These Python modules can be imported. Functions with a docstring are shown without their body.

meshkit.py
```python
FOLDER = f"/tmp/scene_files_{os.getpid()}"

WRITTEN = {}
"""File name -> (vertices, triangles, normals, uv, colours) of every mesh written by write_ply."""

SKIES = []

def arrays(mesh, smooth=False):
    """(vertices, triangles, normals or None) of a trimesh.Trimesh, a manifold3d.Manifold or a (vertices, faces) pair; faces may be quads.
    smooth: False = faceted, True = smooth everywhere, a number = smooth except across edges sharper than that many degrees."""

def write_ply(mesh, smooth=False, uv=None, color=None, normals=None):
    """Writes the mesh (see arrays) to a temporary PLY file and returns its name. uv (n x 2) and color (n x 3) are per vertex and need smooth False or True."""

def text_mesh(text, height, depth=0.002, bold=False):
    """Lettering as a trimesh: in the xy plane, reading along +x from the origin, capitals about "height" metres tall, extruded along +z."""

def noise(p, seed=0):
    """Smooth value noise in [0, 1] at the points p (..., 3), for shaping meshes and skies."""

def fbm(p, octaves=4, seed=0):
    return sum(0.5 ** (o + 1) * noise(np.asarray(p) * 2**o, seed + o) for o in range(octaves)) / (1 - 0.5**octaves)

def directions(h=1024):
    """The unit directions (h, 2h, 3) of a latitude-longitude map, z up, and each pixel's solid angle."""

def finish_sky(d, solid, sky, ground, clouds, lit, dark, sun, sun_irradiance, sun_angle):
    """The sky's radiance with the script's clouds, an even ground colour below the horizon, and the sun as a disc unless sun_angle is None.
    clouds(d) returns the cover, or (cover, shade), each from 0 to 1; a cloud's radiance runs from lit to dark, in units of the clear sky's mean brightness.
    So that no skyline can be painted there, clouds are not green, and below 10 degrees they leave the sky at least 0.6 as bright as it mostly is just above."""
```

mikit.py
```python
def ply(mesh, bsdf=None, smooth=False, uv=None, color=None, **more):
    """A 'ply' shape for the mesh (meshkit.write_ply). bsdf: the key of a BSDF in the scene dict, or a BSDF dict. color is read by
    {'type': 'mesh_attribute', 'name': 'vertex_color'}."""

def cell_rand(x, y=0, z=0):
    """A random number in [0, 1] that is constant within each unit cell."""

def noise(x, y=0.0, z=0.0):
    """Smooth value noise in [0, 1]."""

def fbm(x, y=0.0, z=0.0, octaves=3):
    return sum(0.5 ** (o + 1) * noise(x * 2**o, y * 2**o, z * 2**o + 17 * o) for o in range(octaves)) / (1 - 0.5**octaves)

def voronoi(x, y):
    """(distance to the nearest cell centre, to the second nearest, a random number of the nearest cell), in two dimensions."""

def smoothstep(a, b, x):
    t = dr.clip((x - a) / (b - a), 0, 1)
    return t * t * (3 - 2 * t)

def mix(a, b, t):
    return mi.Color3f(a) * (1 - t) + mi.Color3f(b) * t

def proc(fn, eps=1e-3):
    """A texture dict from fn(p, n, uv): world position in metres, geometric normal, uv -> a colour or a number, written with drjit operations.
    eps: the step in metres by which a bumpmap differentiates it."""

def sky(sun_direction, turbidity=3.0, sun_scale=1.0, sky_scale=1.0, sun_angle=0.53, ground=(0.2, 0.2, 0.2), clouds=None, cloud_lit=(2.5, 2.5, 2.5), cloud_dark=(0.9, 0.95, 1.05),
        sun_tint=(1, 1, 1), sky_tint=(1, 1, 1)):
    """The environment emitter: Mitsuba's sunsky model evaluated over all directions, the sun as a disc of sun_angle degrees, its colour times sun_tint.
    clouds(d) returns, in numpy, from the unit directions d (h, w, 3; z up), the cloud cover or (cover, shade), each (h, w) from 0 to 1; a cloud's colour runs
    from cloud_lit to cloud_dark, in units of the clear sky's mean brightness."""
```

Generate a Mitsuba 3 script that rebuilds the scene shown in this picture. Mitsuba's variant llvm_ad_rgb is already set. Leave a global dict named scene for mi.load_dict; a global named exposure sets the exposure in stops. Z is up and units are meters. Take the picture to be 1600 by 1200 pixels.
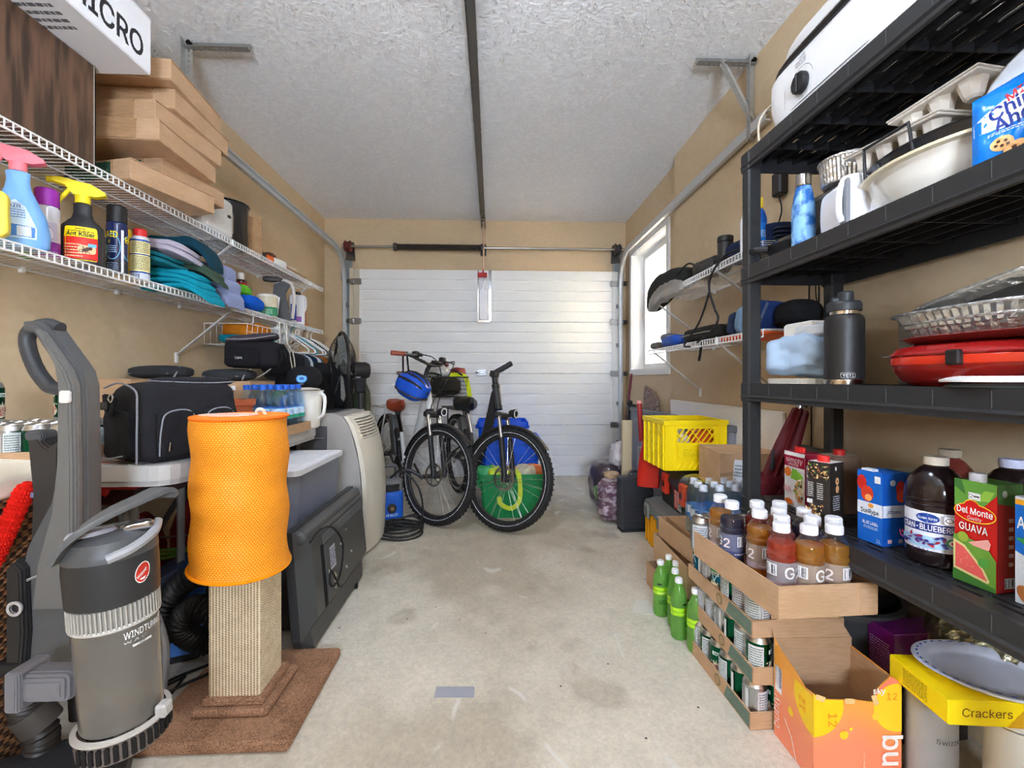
import math, random
import numpy as np, trimesh, shapely
import shapely.affinity as aff
from shapely.geometry import Polygon, Point, LineString, box as rect
import drjit as dr, mitsuba as mi
import mikit, meshkit
from mikit import proc, noise, fbm, voronoi, cell_rand, smoothstep, mix

T4 = mi.ScalarTransform4f
scene, labels = {}, {}
rng = np.random.default_rng(7)

# ---------------------------------------------------------------- camera, sky, lights, exposure
FOCAL = 720.0                                   # pixels of the 1600 px wide frame
YAW = math.atan(31 / FOCAL)
scene['camera'] = {'type': 'perspective', 'fov': math.degrees(2 * math.atan(800 / FOCAL)), 'fov_axis': 'x', 'near_clip': 0.05, 'far_clip': 100.0,
                   'principal_point_offset_y': 7.5 / 1200,
                   'to_world': T4().look_at(origin=[0, 0, 1], target=[math.sin(YAW), math.cos(YAW), 1], up=[0, 0, 1])}
exposure = 0.3
scene['sky'] = mikit.sky((-0.5, -0.15, 0.6), turbidity=4.0, sun_scale=30.0, sky_scale=14.0, ground=(0.35, 0.35, 0.33))
LAMP_OPENER, LAMP_ADDED_GLOBE, LAMP_ADDED_FILL = 40.0, 32.0, 78.0   # radiance of the opener's lamp lenses, the added globe and the added fill light


def lin(c):
    c = np.asarray(c, float) / 255.0
    return np.where(c <= 0.04045, c / 12.92, ((c + 0.055) / 1.055) ** 2.4)


# ---------------------------------------------------------------- materials
VC = {'type': 'mesh_attribute', 'name': 'vertex_color'}


def principled(base=None, rough=0.5, **k):
    d = {'type': 'principled', 'base_color': base or VC, 'roughness': rough}
    d.update(k)
    return {'type': 'twosided', 'bsdf': d}


def bumped(bsdf, fn, scale, eps=1e-3):
    return {'type': 'twosided', 'bsdf': {'type': 'bumpmap', 'arbitrary': {**proc(fn, eps)}, 'scale': scale, 'bsdf': bsdf['bsdf']}}


def rgb(c):
    return {'type': 'rgb', 'value': [float(x) for x in lin(c)]}


scene['matte'] = principled(rough=0.8, specular=0.25)
scene['satin'] = principled(rough=0.45, specular=0.35)
scene['gloss'] = principled(rough=0.14, specular=0.5)
scene['rubber'] = principled(rough=0.6, specular=0.3)
scene['metal'] = principled(rough=0.32, metallic=1.0)
scene['galvanised'] = principled(rough=0.45, metallic=0.55)
scene['chrome'] = principled(rough=0.1, metallic=1.0)
scene['foil'] = bumped(principled(rough=0.24, metallic=0.9), lambda p, n, uv: fbm(p.x * 90, p.y * 90, p.z * 90, 3), 0.004)
scene['fabric'] = bumped(principled(rough=0.9, specular=0.15, sheen=0.3), lambda p, n, uv: noise(p.x * 900, p.y * 900, p.z * 900), 0.0006, 4e-4)
scene['terry'] = bumped(principled(rough=0.95, specular=0.1, sheen=0.6), lambda p, n, uv: fbm(p.x * 420, p.y * 420, p.z * 420, 2), 0.003, 6e-4)
scene['thin_plastic'] = {'type': 'principledthin', 'base_color': VC, 'roughness': 0.25, 'spec_trans': 0.45, 'diff_trans': 0.9, 'eta': 1.3}
scene['clear'] = {'type': 'thindielectric', 'int_ior': 1.4}
scene['clear_blue'] = {'type': 'thindielectric', 'int_ior': 1.45, 'specular_transmittance': {'type': 'rgb', 'value': [0.72, 0.86, 0.97]}}


def glass(c, ior=1.34):
    return {'type': 'dielectric', 'int_ior': ior, 'specular_transmittance': {'type': 'rgb', 'value': list(c)}}


# ---------------------------------------------------------------- mesh helpers
def mesh(v, f):
    f = np.asarray(f)
    if f.ndim == 2 and f.shape[1] == 4:
        f = np.vstack([f[:, [0, 1, 2]], f[:, [0, 2, 3]]])
    return trimesh.Trimesh(np.asarray(v, float), f, process=False)


def join(*ms):
    ms = [m for x in ms for m in (x if isinstance(x, (list, tuple)) else [x])]
    v, f, c, at = [], [], [], 0
    col = any(hasattr(m, 'fc') for m in ms)
    for m in ms:
        v.append(m.vertices); f.append(m.faces + at); at += len(m.vertices)
        if col:
            c.append(getattr(m, 'fc', np.ones((len(m.faces), 3))))
    o = mesh(np.vstack(v), np.vstack(f))
    if col:
        o.fc = np.vstack(c)
    return o


def paint(m, c):
    m.fc = np.tile(lin(c), (len(m.faces), 1))
    return m


def apply(m, M):
    o = mesh(m.vertices @ M[:3, :3].T + M[:3, 3], m.faces if np.linalg.det(M[:3, :3]) > 0 else m.faces[:, ::-1])
    if hasattr(m, 'fc'):
        o.fc = m.fc
    return o


def mv(m, x=0, y=0, z=0):
    M = np.eye(4); M[:3, 3] = (x, y, z)
    return apply(m, M)


def R(axis, deg):
    a = {'x': [1, 0, 0], 'y': [0, 1, 0], 'z': [0, 0, 1]}.get(axis, axis) if isinstance(axis, str) else axis
    return trimesh.transformations.rotation_matrix(math.radians(deg), a)


def rot(m, axis, deg):
    return apply(m, R(axis, deg))


def scl(m, x, y=None, z=None):
    return apply(m, np.diag([x, x if y is None else y, x if z is None else z, 1.0]))


def at(x=0, y=0, z=0, rz=0, rx=0, ry=0):
    M = np.eye(4); M[:3, 3] = (x, y, z)
    return M @ R('z', rz) @ R('x', rx) @ R('y', ry)


_BOXF = None


def bx(x0, x1, y0, y1, z0, z1, r=0.0):
    """A box, its edges chamfered by r."""
    global _BOXF
    h = np.array([(x1 - x0) / 2, (y1 - y0) / 2, (z1 - z0) / 2])
    c = np.array([(x0 + x1) / 2, (y0 + y1) / 2, (z0 + z1) / 2])
    if r <= 0:
        s = np.array([[a, b, d] for a in (-1, 1) for b in (-1, 1) for d in (-1, 1)], float)
        return mesh(s * h + c, [[0, 1, 3], [0, 3, 2], [4, 6, 7], [4, 7, 5], [0, 4, 5], [0, 5, 1], [2, 3, 7], [2, 7, 6], [0, 2, 6], [0, 6, 4], [1, 5, 7], [1, 7, 3]])
    r = min(r, 0.95 * h.min())
    P = []
    for s in np.ndindex(2, 2, 2):
        s = np.array(s) * 2.0 - 1
        for k in range(3):
            q = s * (h - r); q[k] = s[k] * h[k]
            P.append(q)
    P = np.array(P)
    if _BOXF is None:
        u = []
        for s in np.ndindex(2, 2, 2):
            s = np.array(s) * 2.0 - 1
            for k in range(3):
                q = s * 0.8; q[k] = s[k]
                u.append(q)
        hull = trimesh.convex.convex_hull(np.array(u))
        idx = [int(np.argmin(np.abs(np.array(u) - w).sum(1))) for w in hull.vertices]
        _BOXF = np.array(idx)[hull.faces]
    return mesh(P + c, _BOXF)


def cbx(sx, sy, sz, r=0.0, z0=0.0):
    """A box on the ground plane z0, centred in x and y."""
    return bx(-sx / 2, sx / 2, -sy / 2, sy / 2, z0, z0 + sz, r)


def lathe(prof, n=24, a0=0.0, a1=360.0):
    """Revolves (r, z) points about z; open ends with r > 0 stay open."""
    prof = [(max(r, 0.0), z) for r, z in prof]
    full = abs(a1 - a0) >= 360
    k = n if full else n + 1
    ang = np.radians(a0 + (a1 - a0) * np.arange(k) / n)
    v = np.array([[r * math.cos(a), r * math.sin(a), z] for r, z in prof for a in ang])
    f = []
    for i in range(len(prof) - 1):
        for j in range(n):
            j2 = (j + 1) % k
            a, b, c, d = i * k + j, i * k + j2, (i + 1) * k + j2, (i + 1) * k + j
            if prof[i][0] > 1e-9:
                f.append([a, b, c if prof[i + 1][0] > 1e-9 else d])
            if prof[i + 1][0] > 1e-9:
                f.append([a, c, d] if prof[i][0] > 1e-9 else [a, c, d])
    return mesh(v, f)


def cyl(r, h, z0=0.0, n=20, r2=None, b=0.0):
    r2 = r if r2 is None else r2
    if b:
        return lathe([(0, z0), (r - b, z0), (r, z0 + b), (r2, z0 + h - b), (r2 - b, z0 + h), (0, z0 + h)], n)
    return lathe([(0, z0), (r, z0), (r2, z0 + h), (0, z0 + h)], n)


def frames(P, up=None, closed=False):
    P = np.asarray(P, float)
    t = np.gradient(P, axis=0)
    if closed:
        t = np.roll(P, -1, 0) - np.roll(P, 1, 0)
    t /= np.linalg.norm(t, axis=1, keepdims=True) + 1e-12
    n = np.zeros_like(t)
    u = np.array(up if up is not None else ([0, 0, 1] if abs(t[0, 2]) < 0.9 else [1, 0, 0]), float)
    for i in range(len(P)):
        w = (np.array(up, float) if up is not None else u) - t[i] * ((np.array(up, float) if up is not None else u) @ t[i])
        w /= np.linalg.norm(w) + 1e-12
        n[i] = u = w
    return P, t, n, np.cross(t, n)


def sweep(P, sec, up=None, closed=False, caps=True, scale=None):
    """Sweeps the closed section (k x 2: along side, along up) along the points P."""
    P, t, n, b = frames(P, up, closed)
    sec = np.asarray(sec, float)
    k, m = len(sec), len(P)
    s = np.ones(m) if scale is None else np.broadcast_to(np.asarray(scale, float), (m,))
    v = (P[:, None] + s[:, None, None] * (sec[None, :, :1] * b[:, None] + sec[None, :, 1:] * n[:, None])).reshape(-1, 3)
    i, j = np.meshgrid(np.arange(m if closed else m - 1), np.arange(k), indexing='ij')
    i2, j2 = (i + 1) % m, (j + 1) % k
    q = np.stack([i * k + j, i * k + j2, i2 * k + j2, i2 * k + j], -1).reshape(-1, 4)
    f = np.vstack([q[:, [0, 2, 1]], q[:, [0, 3, 2]]])
    if caps and not closed:
        try:
            pv, pf = trimesh.creation.triangulate_polygon(Polygon(sec), engine='earcut')
            idx = np.array([int(np.argmin(((sec - w) ** 2).sum(1))) for w in pv])
            f = np.vstack([f, idx[pf], (idx[pf] + (m - 1) * k)[:, ::-1]])
        except Exception:
            pass
    o = mesh(v, f)
    if o.volume < 0:
        o = mesh(v, f[:, ::-1])
    return o


def circ(r, n=8, ry=None):
    a = np.arange(n) * 2 * math.pi / n
    return np.stack([r * np.cos(a), (ry or r) * np.sin(a)], 1)


def tube(P, r, n=8, closed=False, up=None):
    P = np.asarray(P, float)
    if np.isscalar(r):
        return sweep(P, circ(r, n), up, closed)
    return sweep(P, circ(1.0, n), up, closed, scale=r)


def rod(p, q, r, n=8):
    return tube([p, q], r, n)


def curve(pts, n=24, closed=False):
    """A smooth Catmull-Rom curve through the points."""
    p = np.asarray(pts, float)
    ext = np.vstack([p[-1:], p, p[:2]]) if closed else np.vstack([2 * p[0] - p[1], p, 2 * p[-1] - p[-2]])
    segs = len(p) if closed else len(p) - 1
    out = []
    for i in range(segs):
        a, b, c, d = ext[i:i + 4]
        for t in np.arange(max(2, n // segs)) / max(2, n // segs):
            out.append(0.5 * (2 * b + (c - a) * t + (2 * a - 5 * b + 4 * c - d) * t * t + (3 * b - a - 3 * c + d) * t ** 3))
    if not closed:
        out.append(p[-1])
    return np.array(out)


def prism(poly, h, z0=0.0):
    """Extrudes a shapely polygon (or its pieces, or a point list) along z."""
    if not hasattr(poly, 'geom_type'):
        poly = Polygon(poly)
    gs = [g for g in getattr(poly, 'geoms', [poly]) if g.geom_type == 'Polygon' and g.area > 1e-12]
    return join([mv(mesh((m := trimesh.creation.extrude_polygon(g, h, engine='earcut')).vertices, m.faces), z=z0) for g in gs])


def plate(poly, t, plane='xz', off=0.0):
    """A prism standing in the named plane: 'xz' faces -y with its front at y=off, 'yz' faces +x, 'xy' faces up."""
    m = prism(poly, t)
    if plane == 'xz':
        return mv(apply(m, np.array([[1, 0, 0, 0], [0, 0, 1, 0], [0, 1, 0, 0], [0, 0, 0, 1.0]])), y=off)
    if plane == 'yz':
        return mv(apply(m, np.array([[0, 0, 1, 0], [1, 0, 0, 0], [0, 1, 0, 0], [0, 0, 0, 1.0]])), x=off)
    return mv(m, z=off)


def rrect(w, h, r, cx=0, cy=0, n=4):
    return rect(cx - w / 2 + r, cy - h / 2 + r, cx + w / 2 - r, cy + h / 2 - r).buffer(r, quad_segs=n)


def ngrid(n):
    """The surface of the cube [-1, 1]^3 as an n x n grid per side, its seams welded."""
    t = np.linspace(-1, 1, n + 1)
    vs, fs, at_ = [], [], 0
    for k in range(3):
        for s in (-1, 1):
            a, b = np.meshgrid(t, t, indexing='ij')
            p = np.zeros((n + 1, n + 1, 3)); p[..., k] = s; p[..., (k + 1) % 3] = a; p[..., (k + 2) % 3] = b
            i, j = np.meshgrid(np.arange(n), np.arange(n), indexing='ij')
            q = np.stack([i * (n + 1) + j, (i + 1) * (n + 1) + j, (i + 1) * (n + 1) + j + 1, i * (n + 1) + j + 1], -1).reshape(-1, 4) + at_
            fs.append(q if s > 0 else q[:, ::-1]); vs.append(p.reshape(-1, 3)); at_ += (n + 1) ** 2
    v, f = np.vstack(vs), np.vstack(fs)
    u, inv = np.unique(np.round(v, 6), axis=0, return_inverse=True)
    return u, inv.ravel()[f]


_GRIDS = {}


def soft(sx, sy, sz, r=0.3, n=10, amp=0.0, freq=8.0, seed=0, fn=None):
    """A soft box on z=0: rounded by r (share of the half size), its skin pushed by noise of amp metres; fn(v) may bend it."""
    if n not in _GRIDS:
        _GRIDS[n] = ngrid(n)
    u, f = _GRIDS[n]
    inner = np.clip(u, -(1 - r), 1 - r)
    d = u - inner
    L = np.linalg.norm(d, axis=1, keepdims=True)
    p = inner + d / np.maximum(L, 1e-9) * r * np.minimum(1, L / r * 1.0)
    nn = p / np.linalg.norm(p, axis=1, keepdims=True)
    v = p * np.array([sx, sy, sz]) / 2
    if amp:
        v = v + nn * ((meshkit.fbm(v * freq + 31.7 * seed, 3, seed) - 0.5) * 2 * amp)[:, None]
    v[:, 2] -= v[:, 2].min()
    if fn is not None:
        v = fn(v)
    return mesh(v, f)


def soft_normals(v, f, deg):
    """Per-corner normals, smooth across edges below the angle: (vertices, faces, normals) with every corner its own vertex."""
    tri = v[f]
    fn = np.cross(tri[:, 1] - tri[:, 0], tri[:, 2] - tri[:, 0])
    ln = np.linalg.norm(fn, axis=1, keepdims=True)
    un = fn / np.maximum(ln, 1e-20)
    if deg is False:
        n = np.repeat(un, 3, 0)
    else:
        _, wid = np.unique(np.round(v, 6), axis=0, return_inverse=True)
        corner_v = wid.ravel()[f].ravel()
        corner_f = np.repeat(np.arange(len(f)), 3)
        order = np.argsort(corner_v, kind='stable')
        cnt = np.bincount(corner_v)
        start = np.concatenate([[0], np.cumsum(cnt)[:-1]])
        m = cnt[corner_v]
        a = np.repeat(np.arange(len(corner_v)), m)
        within = np.arange(len(a)) - np.repeat(np.cumsum(m) - m, m)
        b = order[start[corner_v[a]] + within]
        ok = (un[corner_f[a]] * un[corner_f[b]]).sum(1) > math.cos(math.radians(deg))
        n = np.zeros((len(corner_v), 3))
        w = fn[corner_f[b]] * ok[:, None]
        for k in range(3):
            n[:, k] = np.bincount(a, w[:, k], minlength=len(corner_v))
        n /= np.maximum(np.linalg.norm(n, axis=1, keepdims=True), 1e-20)
    return tri.reshape(-1, 3), np.arange(3 * len(f)).reshape(-1, 3), n


def shape(m, mat, col=None, smooth=35, uv=None):
    """The ply dict of a mesh: its colour from the mesh's face colours (paint) or from col."""
    v, f, n = soft_normals(np.asarray(m.vertices), np.asarray(m.faces), smooth)
    if hasattr(m, 'fc'):
        c = np.repeat(m.fc, 3, 0)
    else:
        c = np.tile(lin(col if col is not None else (200, 200, 200)), (len(v), 1))
    if uv is not None:
        uv = np.asarray(uv)[m.faces].reshape(-1, 2)
    path = meshkit.write_ply((v, f), False, uv, c, normals=n)
    return {'type': 'ply', 'filename': path, 'face_normals': False, 'bsdf': {'type': 'ref', 'id': mat} if isinstance(mat, str) else mat}


# ---------------------------------------------------------------- things, parts, labels
_place, _taken = {}, {}


def numbered(key):
    k = _taken.get(key, -1) + 1
    _taken[key] = k
    return key if k == 0 else f'{key}_{k:03d}'


def thing(name, label, cat, M=None, group=None):
    """A thing whose parts follow: the key that its parts' keys start with."""
    key = numbered(name)
    _place[key] = np.eye(4) if M is None else M
    labels[key] = {'label': label, 'category': cat}
    if group:
        labels[key]['group'] = group
    return key


def put(key, d, M):
    scene[key] = dict(d) if np.allclose(M, np.eye(4)) else {**d, 'to_world': T4(M)}
    return key


def part(parent, name, m, mat=None, col=None, smooth=35, label=None, kind=None, uv=None, M=None):
    """A part (or sub-part) of a thing: m is a mesh, or a shape dict made before."""
    key = numbered(f'{parent}__{name}')
    root = parent.split('__')[0]
    P = _place.get(root, np.eye(4))
    put(key, m if isinstance(m, dict) else shape(m, mat, col, smooth, uv), P if M is None else P @ M)
    if label or kind:
        labels[key] = {**({'label': label} if label else {}), **({'kind': kind} if kind else {})}
    return key


def solo(name, label, cat, m, mat=None, col=None, smooth=35, group=None, M=None, uv=None):
    """A thing of one mesh."""
    key = thing(name, label, cat, M, group)
    put(key, m if isinstance(m, dict) else shape(m, mat, col, smooth, uv), _place[key])
    return key


def struct(name, m=None, mat=None, col=None, smooth=False, label=None):
    key = numbered(name)
    _place[key] = np.eye(4)
    labels[key] = {'kind': 'structure', **({'label': label} if label else {})}
    if m is not None:
        put(key, shape(m, mat, col, smooth), np.eye(4))
    return key


def copies(proto, name, label, cat, M, group=None):
    """One thing from a list of (part name, shape dict): the dicts are shared by all copies."""
    key = thing(name, label, cat, M, group)
    for pn, d, *own in proto:
        part(key, pn, d, label=own[0] if own else None)
    return key


# ---------------------------------------------------------------- print: lettering and flat shapes laid on a surface
def flat(poly):
    gs = [g for g in getattr(poly, 'geoms', [poly]) if g.geom_type == 'Polygon' and g.area > 1e-12]
    ms = []
    for g in gs:
        v, f = trimesh.creation.triangulate_polygon(g, engine='earcut')
        ms.append(mesh(np.column_stack([v, np.zeros(len(v))]), f))
    o = join(ms)
    a = o.vertices[o.faces]
    if np.cross(a[:, 1] - a[:, 0], a[:, 2] - a[:, 0])[:, 2].sum() < 0:
        o = mesh(o.vertices, o.faces[:, ::-1])
    return o


_TEXT = {}


def txt(s, h, x=0.0, y=0.0, width=None, bold=False, align='c', deg=0, shear=0.0):
    """Lettering as a flat mesh in xy, capitals h tall, centred (or left) at x, y; width squeezes it to fit."""
    k = (s, bold)
    if k not in _TEXT:
        m = meshkit.text_mesh(s, 1.0, 0.01, bold)
        top = m.vertices[:, 2] > 0.005
        keep = top[m.faces].all(1)
        _TEXT[k] = mesh(m.vertices * [1, 1, 0], m.faces[keep])
    m = _TEXT[k]
    v = m.vertices * h
    w = np.ptp(v[:, 0])
    if width:
        v = v * [width / w, 1, 1]; w = width
    v = v - [v[:, 0].min(), 0, 0]
    v[:, 0] += shear * v[:, 1]
    if align == 'c':
        v = v - [w / 2, 0, 0]
    o = mesh(v, m.faces)
    return mv(rot(o, 'z', deg) if deg else o, x, y)


def ell(x, y, rx, ry=None, deg=0, n=8):
    return aff.rotate(aff.scale(Point(x, y).buffer(1.0, quad_segs=n), rx, ry or rx), deg)


def bars(x, y, w, h, n=13, seed=0):
    """A bar code as polygons."""
    r = np.random.default_rng(seed); xs = np.sort(r.uniform(0, w, n))
    return shapely.union_all([rect(x + a, y, x + a + w / n * r.uniform(0.25, 0.6), y + h) for a in xs])


def lines(x, y, w, h, n=5, seed=0):
    """Small print as rows of short dashes."""
    r = np.random.default_rng(seed); out = []
    for i in range(n):
        yy, xx = y + h * (i + 0.3) / n, x
        while xx < x + w * 0.96:
            l = min(w * r.uniform(0.05, 0.16), x + w - xx)
            out.append(rect(xx, yy, xx + l, yy + h / n * 0.45)); xx += l + w * 0.025
    return shapely.union_all(out)


def decal(items, bend=None, step=0.0003, base=0.0004):
    """Prints (shape or flat mesh, colour) one above the other on the plane y=0 facing -y (x right, z up); bend=radius wraps it on a cylinder about z."""
    out = []
    for k, (s, c) in enumerate(items):
        m = s if isinstance(s, trimesh.Trimesh) else flat(s)
        if bend:
            if max(np.ptp(m.vertices[:, 0]), np.ptp(m.vertices[:, 1])) > bend * 0.3:
                v, f = trimesh.remesh.subdivide_to_size(m.vertices, m.faces, bend * 0.3, max_iter=12)
                m = mesh(v, f)
        o = base + step * k
        x, z = m.vertices[:, 0], m.vertices[:, 1]
        if bend:
            a = x / bend
            v = np.stack([(bend + o) * np.sin(a), -(bend + o) * np.cos(a), z], 1)
        else:
            v = np.stack([x, np.full_like(x, -o), z], 1)
        out.append(paint(mesh(v, m.faces), c))
    return join(out)
# ================================================================ the room: 3.1 m wide, 4.77 m from the camera to the garage door
XL, XR, XRN, YF, YB, ZC = -1.706, 1.396, 1.34, 4.77, -2.2, 2.64


def wall_tone(a, b):
    A, B = [float(x) for x in lin(a)], [float(x) for x in lin(b)]

    def fn(p, n, uv):
        t = fbm(p.x * 1.7 + 3, p.y * 1.7, p.z * 1.7, 4) * 0.7 + 0.3 * noise(p.x * 40, p.y * 40, p.z * 40)
        return mix(A, B, smoothstep(0.25, 0.75, t))
    return fn


def concrete(p, n, uv):
    t = fbm(p.x * 2.1 + 5, p.y * 1.6, 0.0, 5)
    g = noise(p.x * 260, p.y * 260) * 0.5 + noise(p.x * 90 + 7, p.y * 90) * 0.5
    c = mix([float(x) for x in lin((208, 200, 184))], [float(x) for x in lin((182, 172, 154))], smoothstep(0.34, 0.68, t))
    c = c * (0.9 + 0.2 * fbm(p.x * 13 + 2, p.y * 11, 0.0, 4))
    c = mix(c, [float(x) for x in lin((150, 138, 118))], smoothstep(0.6, 0.8, fbm(p.x * 5.3 + 31, p.y * 4.1 + 9, 0.0, 4)) * 0.4)
    c = c * (0.86 + 0.28 * g)
    spot = voronoi(p.x * 9, p.y * 9)
    c = mix(c, [0.03, 0.025, 0.02], smoothstep(0.045, 0.02, spot[0]) * smoothstep(0.86, 0.9, spot[2]))
    scuff = smoothstep(0.02, 0.0, dr.abs(noise(p.x * 3.1 + 50, p.y * 2.2) - 0.5)) * smoothstep(0.62, 0.75, noise(p.x * 14 + 3, p.y * 9))
    return mix(c, [0.75, 0.74, 0.7], scuff * 0.55)


scene['wall_paint'] = bumped(principled(proc(wall_tone((208, 186, 153), (201, 178, 144))), 0.6, specular=0.3), lambda p, n, uv: fbm(p.x * 160, p.y * 160, p.z * 160, 2), 0.0006)
scene['concrete'] = bumped(principled(proc(concrete), 0.7, specular=0.25), lambda p, n, uv: fbm(p.x * 120, p.y * 120, 0.0, 3), 0.001)
def popcorn(p):
    return smoothstep(0.4, 0.7, fbm(p.x * 80, p.y * 80, 0.0, 2))


scene['stipple'] = bumped(principled(proc(lambda p, n, uv: mix([0.79, 0.785, 0.775], [0.87, 0.865, 0.855], popcorn(p))), 0.9, specular=0.1), lambda p, n, uv: popcorn(p), 0.009, 2e-3)  # colour follows the bumps, painting in the shade between them

struct('floor', bx(XL - 0.12, XR + 0.14, YB - 0.1, YF + 1.5, -0.12, 0), 'concrete')
struct('ceiling', bx(XL - 0.12, XR + 0.14, YB - 0.1, YF + 0.14, ZC, ZC + 0.12), 'stipple')
struct('wall_left', bx(XL - 0.12, XL, YB - 0.1, YF + 0.14, 0, ZC), 'wall_paint')
struct('wall_back', bx(XL, XR, YB - 0.1, YB, 0, ZC), 'wall_paint')
WY0, WY1, WZ0, WZ1 = 3.60, 4.53, 1.085, 2.235            # the window's opening
far = aff.translate(rect(3.34, 0, YF + 0.14, ZC).difference(rect(WY0, WZ0, WY1, WZ1)), 0, 0)
struct('wall_right', join(plate(far, 0.16, 'yz', XR), bx(XRN, XR + 0.16, YB - 0.1, 3.34, 0, ZC)), 'wall_paint')
DX0, DX1, DZ = -1.37, 1.27, 2.115                        # the garage door's leaf
front = rect(XL, 0, XR, ZC).difference(rect(DX0 + 0.05, -1, DX1 - 0.05, DZ - 0.05))
struct('wall_front', plate(front, 0.14, 'xz', YF), 'wall_paint')

# garage door: four sections of stamped ribs, joint lines between them
door = struct('door_1', label='white sectional overhead garage door with horizontal ribs')
H = DZ / 4
WHITE = (236, 236, 234)
for k in range(4):
    z0, z1 = k * H + 0.0025, (k + 1) * H - 0.0025
    prof = [(0, z0), (0.045, z0), (0.045, z1), (0, z1)]
    zs = [z1 - H * j / 5 for j in range(1, 5)]
    for z in zs:
        prof += [(0, z + 0.009), (0.008, z + 0.004), (0.009, z - 0.003), (0, z - 0.006)]
    m = sweep([[DX0, 4.722, 0], [DX1, 4.722, 0]], [(-a, b) for a, b in prof], up=[0, 0, 1])
    part(door, 'section', m, 'satin', WHITE, False)
part(door, 'added_light_block', bx(DX0 + 0.005, DX1 - 0.005, 4.74, 4.755, 0.005, DZ - 0.005), 'satin', (190, 190, 188), False)  # added backing that stops daylight leaking through the section joints
part(door, 'bottom_seal', bx(DX0, DX1, 4.725, 4.765, 0.0, 0.012), 'rubber', (30, 30, 30))
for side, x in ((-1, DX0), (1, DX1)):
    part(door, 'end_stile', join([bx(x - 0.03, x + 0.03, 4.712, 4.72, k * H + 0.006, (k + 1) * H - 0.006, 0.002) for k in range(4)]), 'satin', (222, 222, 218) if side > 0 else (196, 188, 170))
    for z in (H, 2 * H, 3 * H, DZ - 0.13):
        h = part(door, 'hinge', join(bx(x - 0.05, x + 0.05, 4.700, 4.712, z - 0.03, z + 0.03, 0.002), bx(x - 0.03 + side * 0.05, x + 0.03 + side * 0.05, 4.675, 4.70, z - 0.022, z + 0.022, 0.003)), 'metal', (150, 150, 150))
        part(h, 'roller', mv(rot(cyl(0.022, 0.03, n=14), 'y', 90), x + side * 0.085, 4.69, z), 'satin', (60, 60, 60))
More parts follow.
